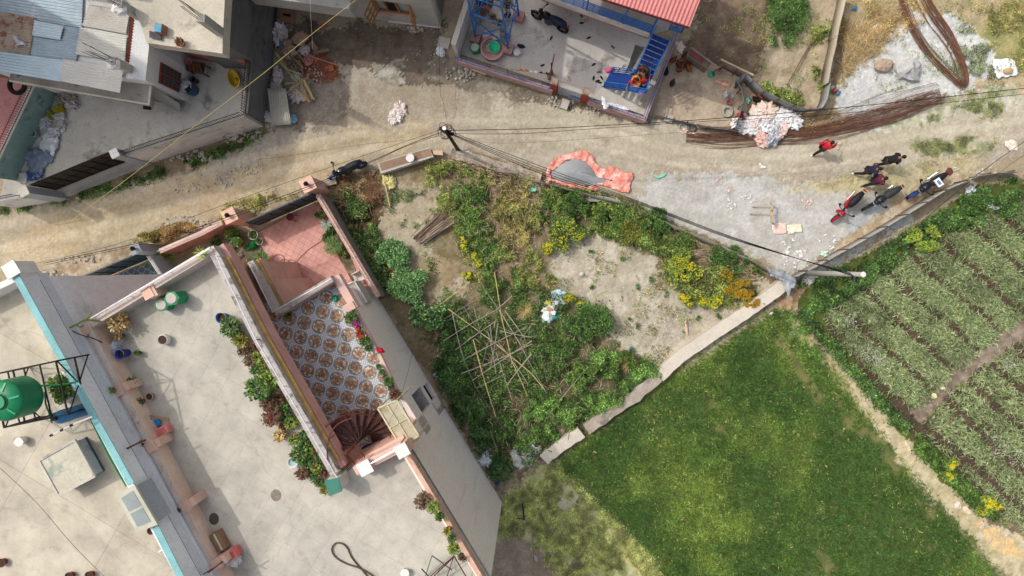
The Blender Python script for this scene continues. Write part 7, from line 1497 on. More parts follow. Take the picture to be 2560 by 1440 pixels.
bucket(1292, 130, .06, .17, .3, M((206,206,206), .4), 'ribbed silver white water pot standing beside the pedestal', lid=True, name='water_pot', cat='water pot')
t = thing('plank_bench', 'weathered bench plank with potted plants under the blue tower', 'bench', P(1225, 45, 0)); mb = MB(); mb.bar(P(1188, 36, .9), P(1262, 62, .9), .3, .06); mb.build('seat', M((176,156,136), .9), t)
for x, y in ((1194, 40), (1256, 60)): mb = MB(); p = P(x, y, .8); mb.box((p.x, p.y, .06), .25, .3, .8, R(-18)); mb.build('leg', CONC, t)
for x, y, z, r, c, pl, lab in ((1232, 45, .95, .17, 'white', 'n', 'white pot of dark soil at the middle of the bench plank'), (1249, 58, .95, .15, 'white', 'n', 'white pot of dark soil at the right end of the bench plank'), (1196, 27, .95, .14, 'grey', 'n', 'round grey pot at the left end of the bench plank'), (1209, 34, .95, .1, 'grey', 'n', 'small grey pot beside the round grey pot'), (1268, 38, .06, .2, 'white', 'n', 'white rimmed pot behind the bench plank'), (1270, 10, 1.4, .26, 'terra', 'o', 'large pink rimmed pot of yellowish plants on the tower'), (1226, 10, .9, .14, 'black', 'n', 'dark square pot at the back of the yard corner'), (1200, 5, .9, .2, 'brown', 'n', 'brown pot at the back of the yard corner'), (1268, 93, .06, .12, 'white', 'n', 'small white pot by the tower leg')):
 pot(x, y, z, r, .24, c, pl, lab, .9, 110)
def line_cloth():
 a = P(1268, 172, 1.7); b = P(1384, 186, 1.7); t = thing('clothes_line', 'clothes line between a green pole and a pink pole in the yard', 'clothes line', tuple(a)); mb = MB(); mb.tube([a, (a + b) / 2 - Vector((0, 0, .08)), b], .008, 5); mb.build('line', DARK, t)
 mb = MB(); mb.tube([(a.x, a.y, .06), a], .025, 6); mb.build('post', M((50,110,100)), t)
 for s, w, h, c, lab, nm in ((.12, .5, .62, (222,206,170), 'cream towel at the left end of the clothes line', 'towel'), (.36, .5, .3, (206,120,46), 'orange cloth on the clothes line', 'cloth'), (.52, .2, .3, (220,216,208), 'white patterned small cloth on the clothes line', 'cloth'), (.62, .16, .26, (236,236,236), 'small white cloth next to the black shorts', 'cloth'), (.8, .5, .42, (18,18,20), 'black shorts on the clothes line', 'shorts')):
  c0 = a.lerp(b, s); d = (b - a).normalized(); n = Vector((-d.y, d.x, 0)); mb = MB(); vs = []; fs = []
  for i in range(7):
   for j in range(5): q = c0 + d * w * (i / 6 - .5); z = h * j / 4; vs.append((q.x + n.x * (.05 * math.sin(i * 1.9) * j / 4 + .16 * j / 4), q.y + n.y * (.05 * math.sin(i * 1.9) * j / 4 + .16 * j / 4), q.z - .05 - z * .92))
  for i in range(6):
   for j in range(4):
    if 'shorts' in nm and i in (2, 3) and j > 1: continue
    fs.append((i * 5 + j, (i + 1) * 5 + j, (i + 1) * 5 + j + 1, i * 5 + j + 1))
  mb.add(vs, fs); o = mb.build(nm, M(c, .85, 0, .1, 8), label=lab, cat=nm if nm != 'cloth' else 'cloth'); m_ = o.modifiers.new('thickness', 'SOLIDIFY'); m_.thickness = .01
line_cloth()
t = thing('hand_pump', 'dusty pink pole frame on a concrete block in the yard', 'pole frame', P(1378, 185, .06)); mb = MB(); mb.bar(P(1375, 188, .3), P(1386, 135, 2.2), .06); mb.build('slanted_pole', M((176,110,104)), t); mb = MB(); mb.bar(P(1381, 183, .3), P(1378, 158, 1.5), .06); mb.build('upright_pole', M((120,50,50)), t); mb = MB(); p = P(1376, 188, .3); mb.box((p.x, p.y, .06), .3, .3, .26, .3); mb.build('block', M((130,104,88)), t)
def slippers(spots, c, lab):
 for i, (x, y, a) in enumerate(spots):
  p = P(x, y, .1); t_ = thing('slipper', lab, 'slipper', (p.x, p.y, .065), R(a), 'loose footwear on the yard floor'); mb = MB(); mb.prism([(math.cos(k * .63) * .13, math.sin(k * .63) * .05) for k in range(10)], 0, .03); mb.build('sole', M(c, .7), t_, world=False); mb = MB(); mb.tube([(.02, .05, .02), (.05, .0, .06), (.02, -.05, .02)], .012, 5); mb.build('strap', M(tuple(int(v * .7) for v in c)), t_, world=False)
for (x, y, a, c, lab) in ((1453,38,-60,(40,40,44),'black slipper nearest the motorcycle'), (1454,57,0,(44,46,44),'dark slipper below the upper black one'), (1462,52,100,(200,184,150),'cream slipper, left one of the pair'), (1469,50,70,(200,184,150),'cream slipper, right one of the pair'), (1472,94,20,(40,36,34),'small dark sandal alone in the middle of the yard'), (1532,117,-40,(110,104,100),'grey slipper alone above the blue lower stair'),
 (1498,180,0,(120,110,100),'brown slipper at the foot of the lower stair'), (1484,195,80,(30,30,32),'left black shoe of the first pair below the stair foot'), (1494,202,20,(30,30,32),'black shoe in the middle of the group at the stair foot'), (1499,206,-10,(40,40,44),'lowest black shoe of the group at the stair foot'), (1504,194,120,(34,34,36),'right black shoe near the blue rail'), (1484,161,30,(44,40,40),'tiny dark sandal above the stair foot'), (1356,163,20,(44,40,40),'small dark slipper near the clothes line'), (1378,95,60,(60,50,44),'dark slipper in the patch of sun below the motorcycle')):
 slippers([(x, y, a)], c, lab)
p = P(1303, 115, .1); blob((p.x, p.y, .06), .42, .2, .08, R(-15), .2).build('cloth', M((44,34,52), .8), label='dark crumpled cloth beside the pedestal', cat='cloth', smooth=True)
p = P(1524, 173, .2); blob((p.x, p.y, .06), .5, .3, .18, .2, .2).build('plastic_bag', M((226,110,160), .6), label='bright pink plastic bag behind the lower stair rail', cat='plastic bag', smooth=True)
bucket(1562, 168, .06, .13, .2, WHITE, 'small white bucket beside the dark drain step')
p = P(1603, 234, 1.4); blob((p.x, p.y, 1.46), .34, .34, .28, 0, .04).build('ball', M((176,150,206), .6), label='pale purple ball shaped bundle at the corner of the landing', cat='bundle', smooth=True)
p = P(1617, 194, 1.9); blob((p.x, p.y, 1.5), .3, .22, .2, 0, .3).build('plastic_bag', M((40,140,220), .5), label='bright blue plastic bag at the edge of the landing', cat='plastic bag', smooth=True)
cloth('cloth', 'white and blue cloth draped on the front wall railing', 'cloth', [([(1504,242),(1510,241),(1514,252),(1520,262),(1515,274),(1506,272),(1503,258)], (232,236,240))], 1.15, .1, .06)
cloth('cloth', 'long white sheet lying behind the front wall right of the draped cloth', 'cloth', [([(1516,256),(1540,258),(1556,266),(1572,275),(1560,276),(1536,268),(1518,262)], (228,230,234))], .35, .1, .06)
sack(1101, 128, 0, .5, .42, .35, R(-60), (228,232,240), 'white tied bag beside the end of the pale side wall')
mb = MB(); mb.prism([P(x, y, .12) for x, y in ((1098, 90), (1127, 96), (1120, 122), (1092, 116))], .02, .1); mb.build('concrete_slab', CONCL, label='pale concrete slab lying at the end of the side wall', cat='slab')
mb = MB(); mb.prism([P(x, y, .25) for x, y in ((1407, 246), (1426, 250), (1417, 274), (1400, 268))], .0, .24); mb.build('entry_step', CONCL, label='concrete step block outside the lattice gate', cat='step')
mb = MB(); mb.prism([P(x, y, .25) for x, y in ((1182, 160), (1192, 163), (1196, 174), (1184, 170))], 0, .1); mb.build('concrete_slab', CONC, label='small grey slab leaning by the low pink wall', cat='slab')
pole('timber', 'pale timber lying outside the low pink wall', 'timber', P(1180, 174, .1), P(1215, 186, .1), .04, M((206,186,140), .8))

# ------------------------------------------------------------------ chicken yard and tin fences
TIN = M((156,158,158), .55, .25, .12, .8, .2, 20, (124,116,106), .58, 2)
def tinfence(name, pxs, zt, z0, label, tilt=0., wave=.09, amp=.016, mat=None, posts=0, z_px=None):
 pts = [P(x, y, zt) for x, y in pxs]; c = sum(pts, Vector()) / len(pts); t = thing(name, label, 'fence', (c.x, c.y, 0)); cum = [0]
 for a, b in zip(pts[:-1], pts[1:]): cum.append(cum[-1] + (b - a).length)
 n = int(cum[-1] / wave * 4); seg_n = max(1, round(cum[-1] / 2.2)); per = max(4, n // seg_n)
 def at(s):
  for i in range(len(cum) - 1):
   if s <= cum[i + 1] + 1e-6: k = (s - cum[i]) / (cum[i + 1] - cum[i]); d = (pts[i + 1] - pts[i]).normalized(); return pts[i].lerp(pts[i + 1], k), Vector((-d.y, d.x, 0))
 for g in range(seg_n):
  mb = MB(); vs = []; fs = []; i0 = g * per; i1 = min(n, (g + 1) * per) if g < seg_n - 1 else n; jz = random.uniform(-.07, .07); jt = random.uniform(-.05, .05)
  for i in range(i0, i1 + 1):
   q, nn = at(cum[-1] * i / n); o = amp * math.sin(i * math.pi / 2) + .008 * (g % 2)
   vs += [(q.x + nn.x * (o + tilt + jt), q.y + nn.y * (o + tilt + jt), z0), (q.x + nn.x * o, q.y + nn.y * o, zt + jz)]
  for i in range(i1 - i0): fs.append((2 * i, 2 * i + 2, 2 * i + 3, 2 * i + 1))
  mb.add(vs, fs); o = mb.build('tin_sheet', mat or TIN, t, smooth=True); m_ = o.modifiers.new('thickness', 'SOLIDIFY'); m_.thickness = .006
 for k in range(posts):
  q, nn = at(cum[-1] * (k + .5) / posts); mb = MB(); mb.tube([(q.x + nn.x * .05, q.y + nn.y * .05, z0), (q.x + nn.x * .05, q.y + nn.y * .05, zt + .18)], .03, 6); mb.build('post', M((104,88,72)), t)
 return t
tinfence('tin_fence', [(2122,-30),(2108,30),(2098,70),(2092,110),(2082,150),(2072,205)], 1.1, 0, 'pale curved tin fence running down beside the straw', 0., mat=M((186,176,156), .6, .15, .12, .8, .2, 20, (120,112,100), .58, 1.6), posts=5)
tinfence('tin_fence', [(2078,205),(2070,245),(2058,268),(2020,272),(1985,264),(1950,248),(1905,224),(1868,188)], 1.0, 0, 'grey tin fence curving around the lower end of the bare plot', -.05, posts=7)
tinfence('tin_fence', [(1868,182),(1840,198),(1852,222),(1858,250),(1846,290),(1838,318)], .9, 0, 'low tin fence between the chicken yard and the white sack heap', .3, posts=4)
tinfence('tin_fence', [(1862,182),(1815,158),(1790,172)], .9, 0, 'short tin piece with rusty ends at the top of the chicken yard', 0., mat=M((150,132,124), .6, .2, .2, 1, .2, 20, (124,70,60), .54, 2), posts=2)
tinfence('tin_fence', [(1640,288),(1700,302),(1760,318),(1820,326),(1850,330)], .5, 0, 'low dark tin strip along the road side of the chicken yard', .15, mat=CONCD, posts=4)
tinfence('tin_fence', [(1992,692),(2066,653),(2137,615),(2218,568),(2270,536),(2318,506),(2368,474),(2444,442)], 1.0, 0, 'long patched tin fence between the gravel lane and the garlic beds', 0., mat=M((172,170,164), .55, .2, .14, .7, .2, 20, (150,126,104), .56, 1.6), posts=9)
tinfence('tin_fence', [(2446,440),(2500,432),(2560,428)], .8, 0, 'upper end of pale tin fence at the right edge of the picture', 0., mat=TIN, posts=2)
tinfence('tin_fence', [(1345,452),(1420,472),(1500,494),(1580,514),(1690,568),(1800,612),(1900,660),(1970,702)], .7, 0, 'narrow tin and plank edging along the road side of the walled garden', -.12, mat=M((170,162,150), .6, .1, .14, .7, .3, 20, (120,104,88), .54, 1.6), posts=6)
cloth('tin_corner', 'crumpled grey tin sheet hanging over the garden corner below the concrete pole', 'tin sheet', [([(1915,668),(1955,676),(1985,690),(1990,712),(1976,722),(1970,752),(1962,722),(1955,700),(1925,690)], (150,154,158))], .75, .12, .09)
pole('log', 'slender branch lying across the bare plot', 'branch', P(2042, 78, .1), P(1968, 212, .12), .045, M((120,98,80), .9), .03, sag=.02)
pole('timber', 'pale timber pole along the top of the chicken yard', 'timber', P(1802, 148, .9), P(1884, 188, .9), .04, M((196,180,140), .8), .05)
pole('timber', 'grey timber pole beside the rusty tin box', 'timber', P(1728, 120, .8), P(1792, 166, .8), .05, M((150,134,116), .8))
t = thing('coop_box', 'low wooden chicken coop with a rusty red lid', 'chicken coop', P(1745, 145, 0)); mb = MB(); mb.pp([(1716,138),(1726,122),(1780,158),(1768,172)], .7, 0); mb.build('coop_body', M((126,112,96), .9), t); mb = MB(); mb.pp([(1722,134),(1730,124),(1764,148),(1755,158)], .76, .7); mb.build('lid', M((134,74,68), .8), t)
def chicken(px, py, yaw, c, label):
 p = P(px, py, .2); t = thing('chicken', label, 'chicken', (p.x, p.y, 0), yaw); c = tuple(int(k_ * .8) for k_ in c); mt = M(c, .8, 0, .25, 14); v = [Vector(q) for q in ((-.02, 0, .22), (.10, 0, .25), (.17, 0, .35), (.19, 0, .42), (-.15, 0, .28), (-.25, 0, .38), (.24, 0, .42))]; skin('body', v, [(0, 1), (1, 2), (2, 3), (0, 4), (4, 5), (3, 6)], [(.12, .11), .09, .045, .04, .08, .03, .012], mt, t)
 for s in (-1, 1): mb = MB(); mb.tube([(.0, s * .05, .15), (.01, s * .05, .0)], .01, 5); mb.tube([(.0, s * .05, .01), (.07, s * .05, .01)], .008, 5); mb.build('leg', M((206,170,90)), t, world=False); 
 for s in (-1, 1): mb = blob((-.03, s * .1, .17), .26, .06, .16, 0, .05, seg=12); mb.build('wing', M(tuple(int(v_ * .75) for v_ in c), .8), t, world=False, smooth=True)
 mb = MB(); mb.bar((.17, 0, .47), (.22, 0, .46), .015, .04); mb.build('comb', M((190,30,30)), t, world=False)
for x, y, a, c, lab in ((1683,150,40,(150,84,48),'reddish brown hen, upper left of the flock under the yard wall'), (1697,162,-70,(132,70,40),'dark rust hen pressed against the yard wall'), (1708,150,20,(176,104,56),'orange brown hen in the middle of the flock'), (1716,164,200,(90,60,40),'dark brown hen facing left in the flock'), (1722,172,120,(188,110,60),'orange hen at the right side of the flock'), (1710,142,250,(120,76,46),'brown hen at the back of the flock'), (1700,174,10,(160,90,50),'rusty hen at the lower side of the flock'), (1665,180,80,(30,28,30),'black hen close to the spiky wall top'), (1680,210,-110,(70,56,52),'dark hen pecking alone in the chicken yard'), (1898,238,-70,(168,96,50),'orange hen outside the tin fence'), (1888,248,150,(26,24,28),'black hen outside the tin fence')):
 chicken(x, y, R(a), c, lab)
def tyre(px, py, z, r, lab, mat=DARK, w=.16):
 q = P(px, py, z + w); mb = MB(); mb.lathe((q.x, q.y, z), [(r * .58, .02), (r * .8, 0), (r, .03), (r, w - .03), (r * .8, w), (r * .58, w - .02), (r * .58, .02)], 26); return mb.build('tyre', mat, label=lab, cat='tyre', smooth=True)
tyre(1730, 318, 0, .22, 'dark old tyre at the road side of the chicken yard', CONCD); tyre(1708, 318, 0, .24, 'pale dusty tyre next to the dark one', CONC, .06); tyre(1820, 278, 0, .3, 'old tyre used as a feeding ring inside the chicken yard', CONC, .12)
tyre(40, 212, 1.2, .5, 'big black tyre on the wall beside the pink driveway')
bucket(1824, 254, 0, .13, .22, M((190,110,120), .6), 'small pink bucket in the chicken yard', handle=False); bucket(1828, 240, 0, .11, .28, M((190,192,194), .4), 'small grey tin can in the chicken yard', name='tin_can', cat='tin can')
cloth('flat_sack', 'flattened salmon coloured sack on the chicken yard floor', 'sack', [([(1788,196),(1800,202),(1826,208),(1824,220),(1806,214),(1788,206)], (222,164,140))], 0, .05, .06); cloth('sack', 'torn pink and white sack on the corner of the yard wall', 'sack', [([(1686,106),(1698,104),(1712,120),(1702,136),(1690,126)], (214,190,180))], .8, .15, .07)
for x, y, c, lab in ((1778,186,(60,180,140),'mint green plastic scrap in the chicken yard'), (1870,250,(150,210,190),'pale green plastic scrap right of the low tin fence'), (1815,236,(206,206,206),'white rag in the chicken yard')): p = P(x, y, .05); blob((p.x, p.y, 0), .35, .28, .1, 1, .35).build('plastic_scrap', M(c, .6), label=lab, cat='plastic scrap', smooth=True)
for x, y, lab in ((1672,296,'square concrete block, first of the pair beside the low dark tin strip'), (1690,302,'x')): 
 if lab != 'x': mb = MB(); p = P(x, y, .2); mb.box((p.x, p.y, 0), .42, .34, .22, R(-14)); mb.build('concrete_block', CONCL, label='square concrete block at the foot of the yard corner', cat='block')
# ------------------------------------------------------------------ rebar, gravel, straw, rocks
RB = M((124,88,70), .85, .1, .25, 3, .2, 40, (82,54,42), .55, 5)
def bundle(name, label, path, w0, w1, n, r=.011, group=None, z=.0):
 base = tubepts([P(x, y, 0) for x, y in path], 5); mb = MB(); m = len(base)
 for k in range(n):
  o = random.gauss(0, .5) ; s0 = int(m * max(0, random.uniform(-.1, .12))); s1 = int(m * min(1, random.uniform(.86, 1.12))); pts = []; zz = z + random.random() * .09; ph = random.random() * 6
  for i in range(s0, max(s0 + 3, s1)):
   if i >= m: break
   d = (base[min(m - 1, i + 1)] - base[max(0, i - 1)]).normalized(); nn = Vector((-d.y, d.x, 0)); w = w0 + (w1 - w0) * i / m; pts.append(base[i] + nn * w * (o + .12 * math.sin(ph + i * .4)) + Vector((0, 0, zz + .02)))
  if len(pts) > 2: mb.tube(pts, r, 4)
 return mb.build(name, RB, label=label, cat='steel bars', group=group)
bundle('rebar_bundle', 'long spreading bundle of rusty steel bars beside the road, passing under the white sacks', [(1715,342),(1800,346),(1900,340),(2000,336),(2080,318),(2160,296),(2250,268),(2350,236)], .45, .75, 58, .0095)
bundle('rebar_bundle', 'lower tight bundle of rusty bars along the gravel edge', [(1980,338),(2060,332),(2140,318),(2220,298),(2290,272),(2366,242)], .26, .24, 24, .011)
bundle('rebar_bundle', 'bent loop of rusty steel bars coming down over the gravel', [(2240,-30),(2262,30),(2290,90),(2330,145),(2375,190),(2402,212),(2408,206),(2404,170),(2388,130),(2360,85),(2330,45),(2290,-30)], .18, .26, 24, .011)
bundle('rebar_bundle', 'outer strand of bent bars at the right of the loop', [(2300,-30),(2335,25),(2375,85),(2400,140),(2415,190),(2412,212),(2395,206)], .07, .06, 16, .014)
stone(2274, 172, 0, 1.35, 1.05, .55, R(-25), (186,184,182), 'large pale grey boulder on the gravel', 'boulder'); stone(2210, 163, 0, .95, .7, .3, R(15), (178,156,136), 'brownish flat boulder left of the large grey one', 'boulder')
def straw(name, spec, label, cat='straw', cols=((156,140,104), (140,122,88), (176,160,120))):
 Vs = []; Fs = []; Cs = []; o = 0
 for poly, n, L, ang, sp in spec:
  C = scat(poly, n, .03, 5); C[:, 2] += rng.random(n) * (.12 if 'twigs' not in name else .5); a = rng.normal(ang, sp, n); D = np.stack([np.cos(a), np.sin(a), rng.normal(0, .08, n)], 1); V, Fq, cc = leaves(C, D, L * rng.uniform(.5, 1.2, n), .028, colmix(n, cols), 0); Vs.append(V); Fs.append(Fq + o); Cs.append(cc); o += len(V)
 return npmesh(name, np.concatenate(Vs), np.concatenate(Fs), np.concatenate(Cs), LEAF, label=label, cat=cat, kind='stuff')
straw('straw', [([(2108,60),(2150,70),(2210,100),(2200,130),(2150,150),(2125,185),(2105,170),(2115,110)], 900, .7, R(60), .9), ([(2100,190),(2130,160),(2100,150)], 120, .5, R(0), .8), ([(2160,20),(2230,0),(2260,40),(2200,60)], 160, .5, 1, 1.5)], 'loose yellow straw and stalks scattered beside the curved tin fence')
cloth('sack', 'square pale pink sack spread on the straw', 'sack', [([(2168,74),(2192,61),(2199,86),(2178,96)], (238,206,190))], 0, .05, .06)
t = cloth('sack', 'white square sack with a sand heap on it at the right edge', 'sack', [([(2482,150),(2505,148),(2535,150),(2545,186),(2492,197),(2483,170)], (240,244,248))], .02, .05, .07)
p = P(2519, 178, .1); blob((p.x, p.y, .12), .5, .3, .12, 0, .1).build('sand_heap', M((196,166,120), .95), label='little heap of sand on the white square sack', cat='sand heap', smooth=True)
for x, y, c, r_, lab in ((2137, 20, (30,130,190), .6, 'bright blue plastic bottle near the top of the curved fence'), (2090, 226, (196,80,70), .2, 'red plastic scrap at the fence corner'), (2096, 232, (60,140,180), .9, 'blue plastic scrap at the fence corner'), (2150, 101, (120,200,200), 1.3, 'turquoise scrap on the straw'), (2080, 218, (196,206,222), .4, 'pale crumpled plastic at the fence corner'), (2000, 260 - 0, (216,200,120), 0, 'x')):
 if lab != 'x': p = P(x, y, .05); blob((p.x, p.y, 0), .3, .18, .1, r_, .3).build('plastic_scrap', M(c, .5), label=lab, cat='plastic scrap', smooth=True)
cloth('paper_sack', 'yellowish plastic packet above the white sack heap', 'packet', [([(1976,272),(1990,270),(1995,282),(1982,284)], (206,190,110))], 0, .05, .06)

# heap of empty cement sacks by the road
SK = [(1866,310,1.0,.8,12,(226,224,222),'grey white sack at the left foot of the roadside heap'), (1890,300,.9,.7,80,(238,214,202),'pinkish sack in the left part of the roadside heap'), (1912,280,1.2,.9,10,(240,212,198),'large flat pink sack at the top of the roadside heap'), (1916,306,.9,.8,40,(242,240,238),'round white sack in the centre of the roadside heap'), (1940,300,.9,.8,100,(240,240,242),'bright white sack right of the centre of the roadside heap'), (1962,292,1.0,.8,20,(242,242,240),'white sack at the upper right of the roadside heap'), (1982,302,.9,.8,150,(238,238,236),'outermost right white sack of the roadside heap'), (1935,322,.7,.6,60,(210,212,216),'crumpled silver lined sack low in the roadside heap'), (1952,322,.7,.7,120,(236,206,196),'pink sack at the lower right of the roadside heap'), (1888,322,.8,.7,30,(226,226,224),'off white sack at the lower left of the roadside heap'), (1905,345,.8,.5,110,(234,196,184),'pink striped sack slipped onto the rusty bars'), (1930,350,.7,.5,15,(196,198,204),'grey spotted sack slipped onto the rusty bars'), (1848,300,.8,.45,70,(176,60,62),'red and white sack standing at the left end of the roadside heap'), (1842,306,.5,.5,10,(240,240,240),'white sack mouth at the far left of the roadside heap'), (1900,292,.9,.8,0,(244,236,232),'cream sack behind the centre of the roadside heap')]
for i, (x, y, L, W, a, c, lab) in enumerate(SK):
 sack(x, y, .0 + .05 * (i % 3), L, W, .32 + .06 * (i % 4), R(a), c, lab, group='empty cement sacks heaped by the road', amp=.26)
sack(990, 290, 0, .75, .6, .3, R(40), (236,226,220), 'larger lower white sack of the two in the middle of the road', amp=.26); sack(1000, 272, 0, .65, .55, .25, R(110), (240,222,214), 'smaller upper white sack of the two in the middle of the road', amp=.26)
cloth('flat_sack', 'salmon sack lying by the two tyres', 'sack', [([(1698,328),(1712,322),(1730,324),(1746,336),(1740,340),(1722,332),(1700,334)], (238,196,176))], 0, .06, .06)
# salmon tarpaulin around the gravel pile
ring = [(1362,470),(1364,430),(1378,405),(1400,388),(1440,380),(1466,378),(1486,395),(1492,412),(1512,424),(1524,414),(1545,424),(1562,434),(1580,432),(1583,445),(1576,462),(1574,480),(1556,481),(1530,474),(1500,462),(1482,460),(1500,474),(1470,478),(1430,470),(1395,458),(1376,452),(1368,475),(1362,470),
  (1376,430),(1380,448),(1400,452),(1440,462),(1470,470),(1482,460),(1520,452),(1540,455),(1515,448),(1494,444),(1482,424),(1462,404),(1440,398),(1415,402),(1390,418),(1376,430)]
o = cloth('tarpaulin', 'pale patched salmon orange tarpaulin curled around the grey gravel pile', 'tarpaulin', [(ring, (236,134,116))], .0, .11, .05, fr=2.2); o.data.materials[0] = M((234,146,128), .6, 0, .12, 5, .3, 14, (246,204,190), .50, 2.2)  # pale pink patches also stand in for highlights on the creases
sp = MB(); c0 = P(1440, 432, 0)
n = 36; vs = []; fs = []; pl = [(1378,440),(1385,420),(1408,402),(1440,396),(1464,404),(1484,426),(1496,446),(1530,452),(1480,464),(1440,462),(1400,454)]
out = [P(x, y, 0) for x, y in pl]; rings = 7; N = len(out)
for k in range(rings + 1):
 s = k / rings
 for q in out: v = q.lerp(c0, s); vs.append((v.x + .04 * mnoise.noise(v * 3), v.y, .02 + .38 * math.sin(s * math.pi / 2) + .09 * mnoise.noise(v * 5) + .05 * mnoise.noise(v * 11)))
for k in range(rings):
 for i in range(N): fs.append((k * N + i, k * N + (i + 1) % N, (k + 1) * N + (i + 1) % N, (k + 1) * N + i))
sp.add(vs, fs); sp.build('gravel_pile', M((158,162,164), .95, 0, .1, 1, .8, 34, (190,192,192), .55, 30), label='pile of fine grey gravel inside the salmon tarpaulin', cat='gravel pile', smooth=True)
cloth('plastic_bag', 'crumpled mint green plastic bag at the edge of the walled garden', 'plastic bag', [([(1316,456),(1328,452),(1346,456),(1350,470),(1340,480),(1322,478)], (140,206,176))], .1, .14, .05)
cloth('plastic_scrap', 'turquoise net scrap on the road right of the tarpaulin', 'plastic scrap', [([(1630,436),(1648,440),(1668,430),(1660,444),(1640,446)], (140,206,180))], 0, .04, .05)
cloth('plastic_scrap', 'thin mint plastic strip near the lower corner of the lane', 'plastic scrap', [([(2054,624),(2062,632),(2076,640),(2074,646),(2060,640),(2052,632)], (170,224,196))], 0, .04, .05)
cloth('paper_sack', 'pale pink and cream paper sacks laid flat below the wooden stand', 'paper sack', [([(1930,560),(1966,558),(1965,584),(1932,585)], (240,206,192)), ([(1968,562),(2004,562),(2006,580),(1970,584)], (240,228,196))], 0, .03, .06)
cloth('paper_scrap', 'small white paper scrap alone on the road', 'paper', [([(1899,408),(1908,410),(1918,418),(1902,420)], (236,232,226))], 0, .04, .05)
cloth('sack', 'pale grey sack sheet at the right end of the lane', 'sack', [([(2512,352),(2530,348),(2544,354),(2542,376),(2525,380),(2512,366)], (226,214,196))], 0, .05, .06)
def litter(name, spots, col, label, n, L=.16, kind='stuff', w=.05):
 mb = MB()
 for x, y, r in spots:
  for k in range(n):
   a = random.random() * 6.28; q = r * math.sqrt(random.random()); p = P(x + q * math.cos(a), y + q * math.sin(a), .02); d = random.random() * 6.28; l = L * random.uniform(.4, 1.5); u = Vector((math.cos(d), math.sin(d), 0)); v = Vector((-u.y, u.x, 0)) * w * random.uniform(.5, 1.2)
   m = p + u * l * .5 + v * 1.5 + Vector((0, 0, .03)); e = p + u * l; mb.add([p - v, m - v, e - v * .3, e + v * .6, m + v, p + v * .6], [(0, 1, 4, 5), (1, 2, 3, 4)])
 return mb.build(name, M(col, .8), label=label, cat='litter', kind=kind)
litter('paper_shreds', [(2030,650,40), (1985,620,40), (2060,600,30), (1870,500,24), (1830,508,14), (1990,655,30), (1960,640,20)], (236,234,230), 'torn white paper strips strewn over the gravel lane', 9)
litter('paper_shreds', [(2012,512,10), (2026,508,8), (1800,448,8), (1826,470,8)], (238,206,192), 'few pink paper strips on the gravel lane', 6)
litter('rubble_bits', [(1110,385,50), (1300,430,50), (1200,300,100), (2100,330,60), (2130,215,24), (470,420,60), (660,640,20)], (206,200,190), 'small pale litter and stone bits along the road edges', 10, .08, w=.03)
t = thing('wooden_stand', 'small wooden trestle frame standing on the gravel lane', 'trestle', P(1925, 530, 0)); wd = M((186,170,146), .8, 0, .15, 4); zt = .75
for nm, a, b in (('top_rail', (1930, 503, zt), (1931, 556, zt)), ('top_rail', (1926, 520, zt - .05), (1928, 558, zt - .05)), ('brace', (1930, 503, zt), (1879, 516, .1)), ('brace', (1926, 524, zt - .1), (1873, 534, .1)), ('leg', (1931, 506, zt), (1927, 510, .02)), ('leg', (1931, 554, zt), (1928, 554, .02)), ('cross_piece', (1924, 526, zt), (1933, 527, zt))): mb = MB(); mb.bar(P(*a), P(*b), .06); mb.build(nm, wd, t)
# roadside block with white bucket
t = thing('culvert_slab', 'long brown topped concrete block by the road with a white bucket on it', 'concrete block', P(1010, 400, 0)); mb = MB(); mb.pp([(943,408),(1072,368),(1084,392),(952,434)], .5, 0); mb.build('block', CONCL, t); mb = MB(); mb.pp([(948,408),(1072,371),(1080,388),(954,427)], .52, .5); mb.build('top_face', M((150,124,104), .9, 0, .14, 1.5, .3, 14, (176,150,128), .58, 2), t)
bucket(1025, 394, .52, .2, .22, WHITE, 'white bucket upside down on the brown topped block', lid=True)
sack(972, 454, 0, .75, .6, .35, R(-50), (214,204,140), 'yellowish sack hanging at the end of the brown topped block'); pole('plank', 'pale wooden stake pointing down into the garden', 'stake', P(962, 458, .3), P(975, 515, .05), .045, M((206,180,130), .8))
mb = MB(); mb.pp([(1081,376),(1106,376),(1107,388),(1084,386)], .4, 0); mb.build('brick_slab', M((214,182,150), .9), label='flat pinkish slab beside the end of the brown topped block', cat='slab')
cloth('plastic_sheet', 'crumpled pale green plastic sheet at the foot of the brown pole', 'plastic sheet', [([(1152,374),(1172,378),(1186,384),(1182,396),(1166,400),(1156,392)], (200,210,190))], .05, .14, .06)
# garden boundary: low walls
WM = M((212,202,186), .92, 0, .08, .8, .3, 12, (176,164,148), .58, 1.2); WM2 = M((176,164,150), .95, 0, .2, 1.2, .5, 10, (126,116,104), .5, 1.6)
def lowwall(pxs, z, t_, mat, label, rough=.0):
 pts = [P(x, y, z) for x, y in pxs]; c = sum(pts, Vector()) / len(pts); mb = MB(); fine = []
 for a, b in zip(pts[:-1], pts[1:]):
  n = max(1, int((b - a).length / .3)); fine += [a.lerp(b, i / n) + Vector((random.uniform(-rough, rough), random.uniform(-rough, rough), 0)) for i in range(n)]
 fine.append(pts[-1]); mb.wall(fine, t_, -.1, [z + random.uniform(-rough, rough) for _ in fine]); return mb.build('low_wall', mat, label=label, cat='low wall')
lowwall([(1972,702),(1940,728),(1860,785),(1780,838),(1700,892),(1648,942)], .45, .62, WM, 'smooth pale top of the low wall between garden and wheat field', .015)
lowwall([(1646,943),(1590,990),(1530,1030),(1466,1074)], .42, .58, WM2, 'rough weathered middle part of the low garden wall', .04)
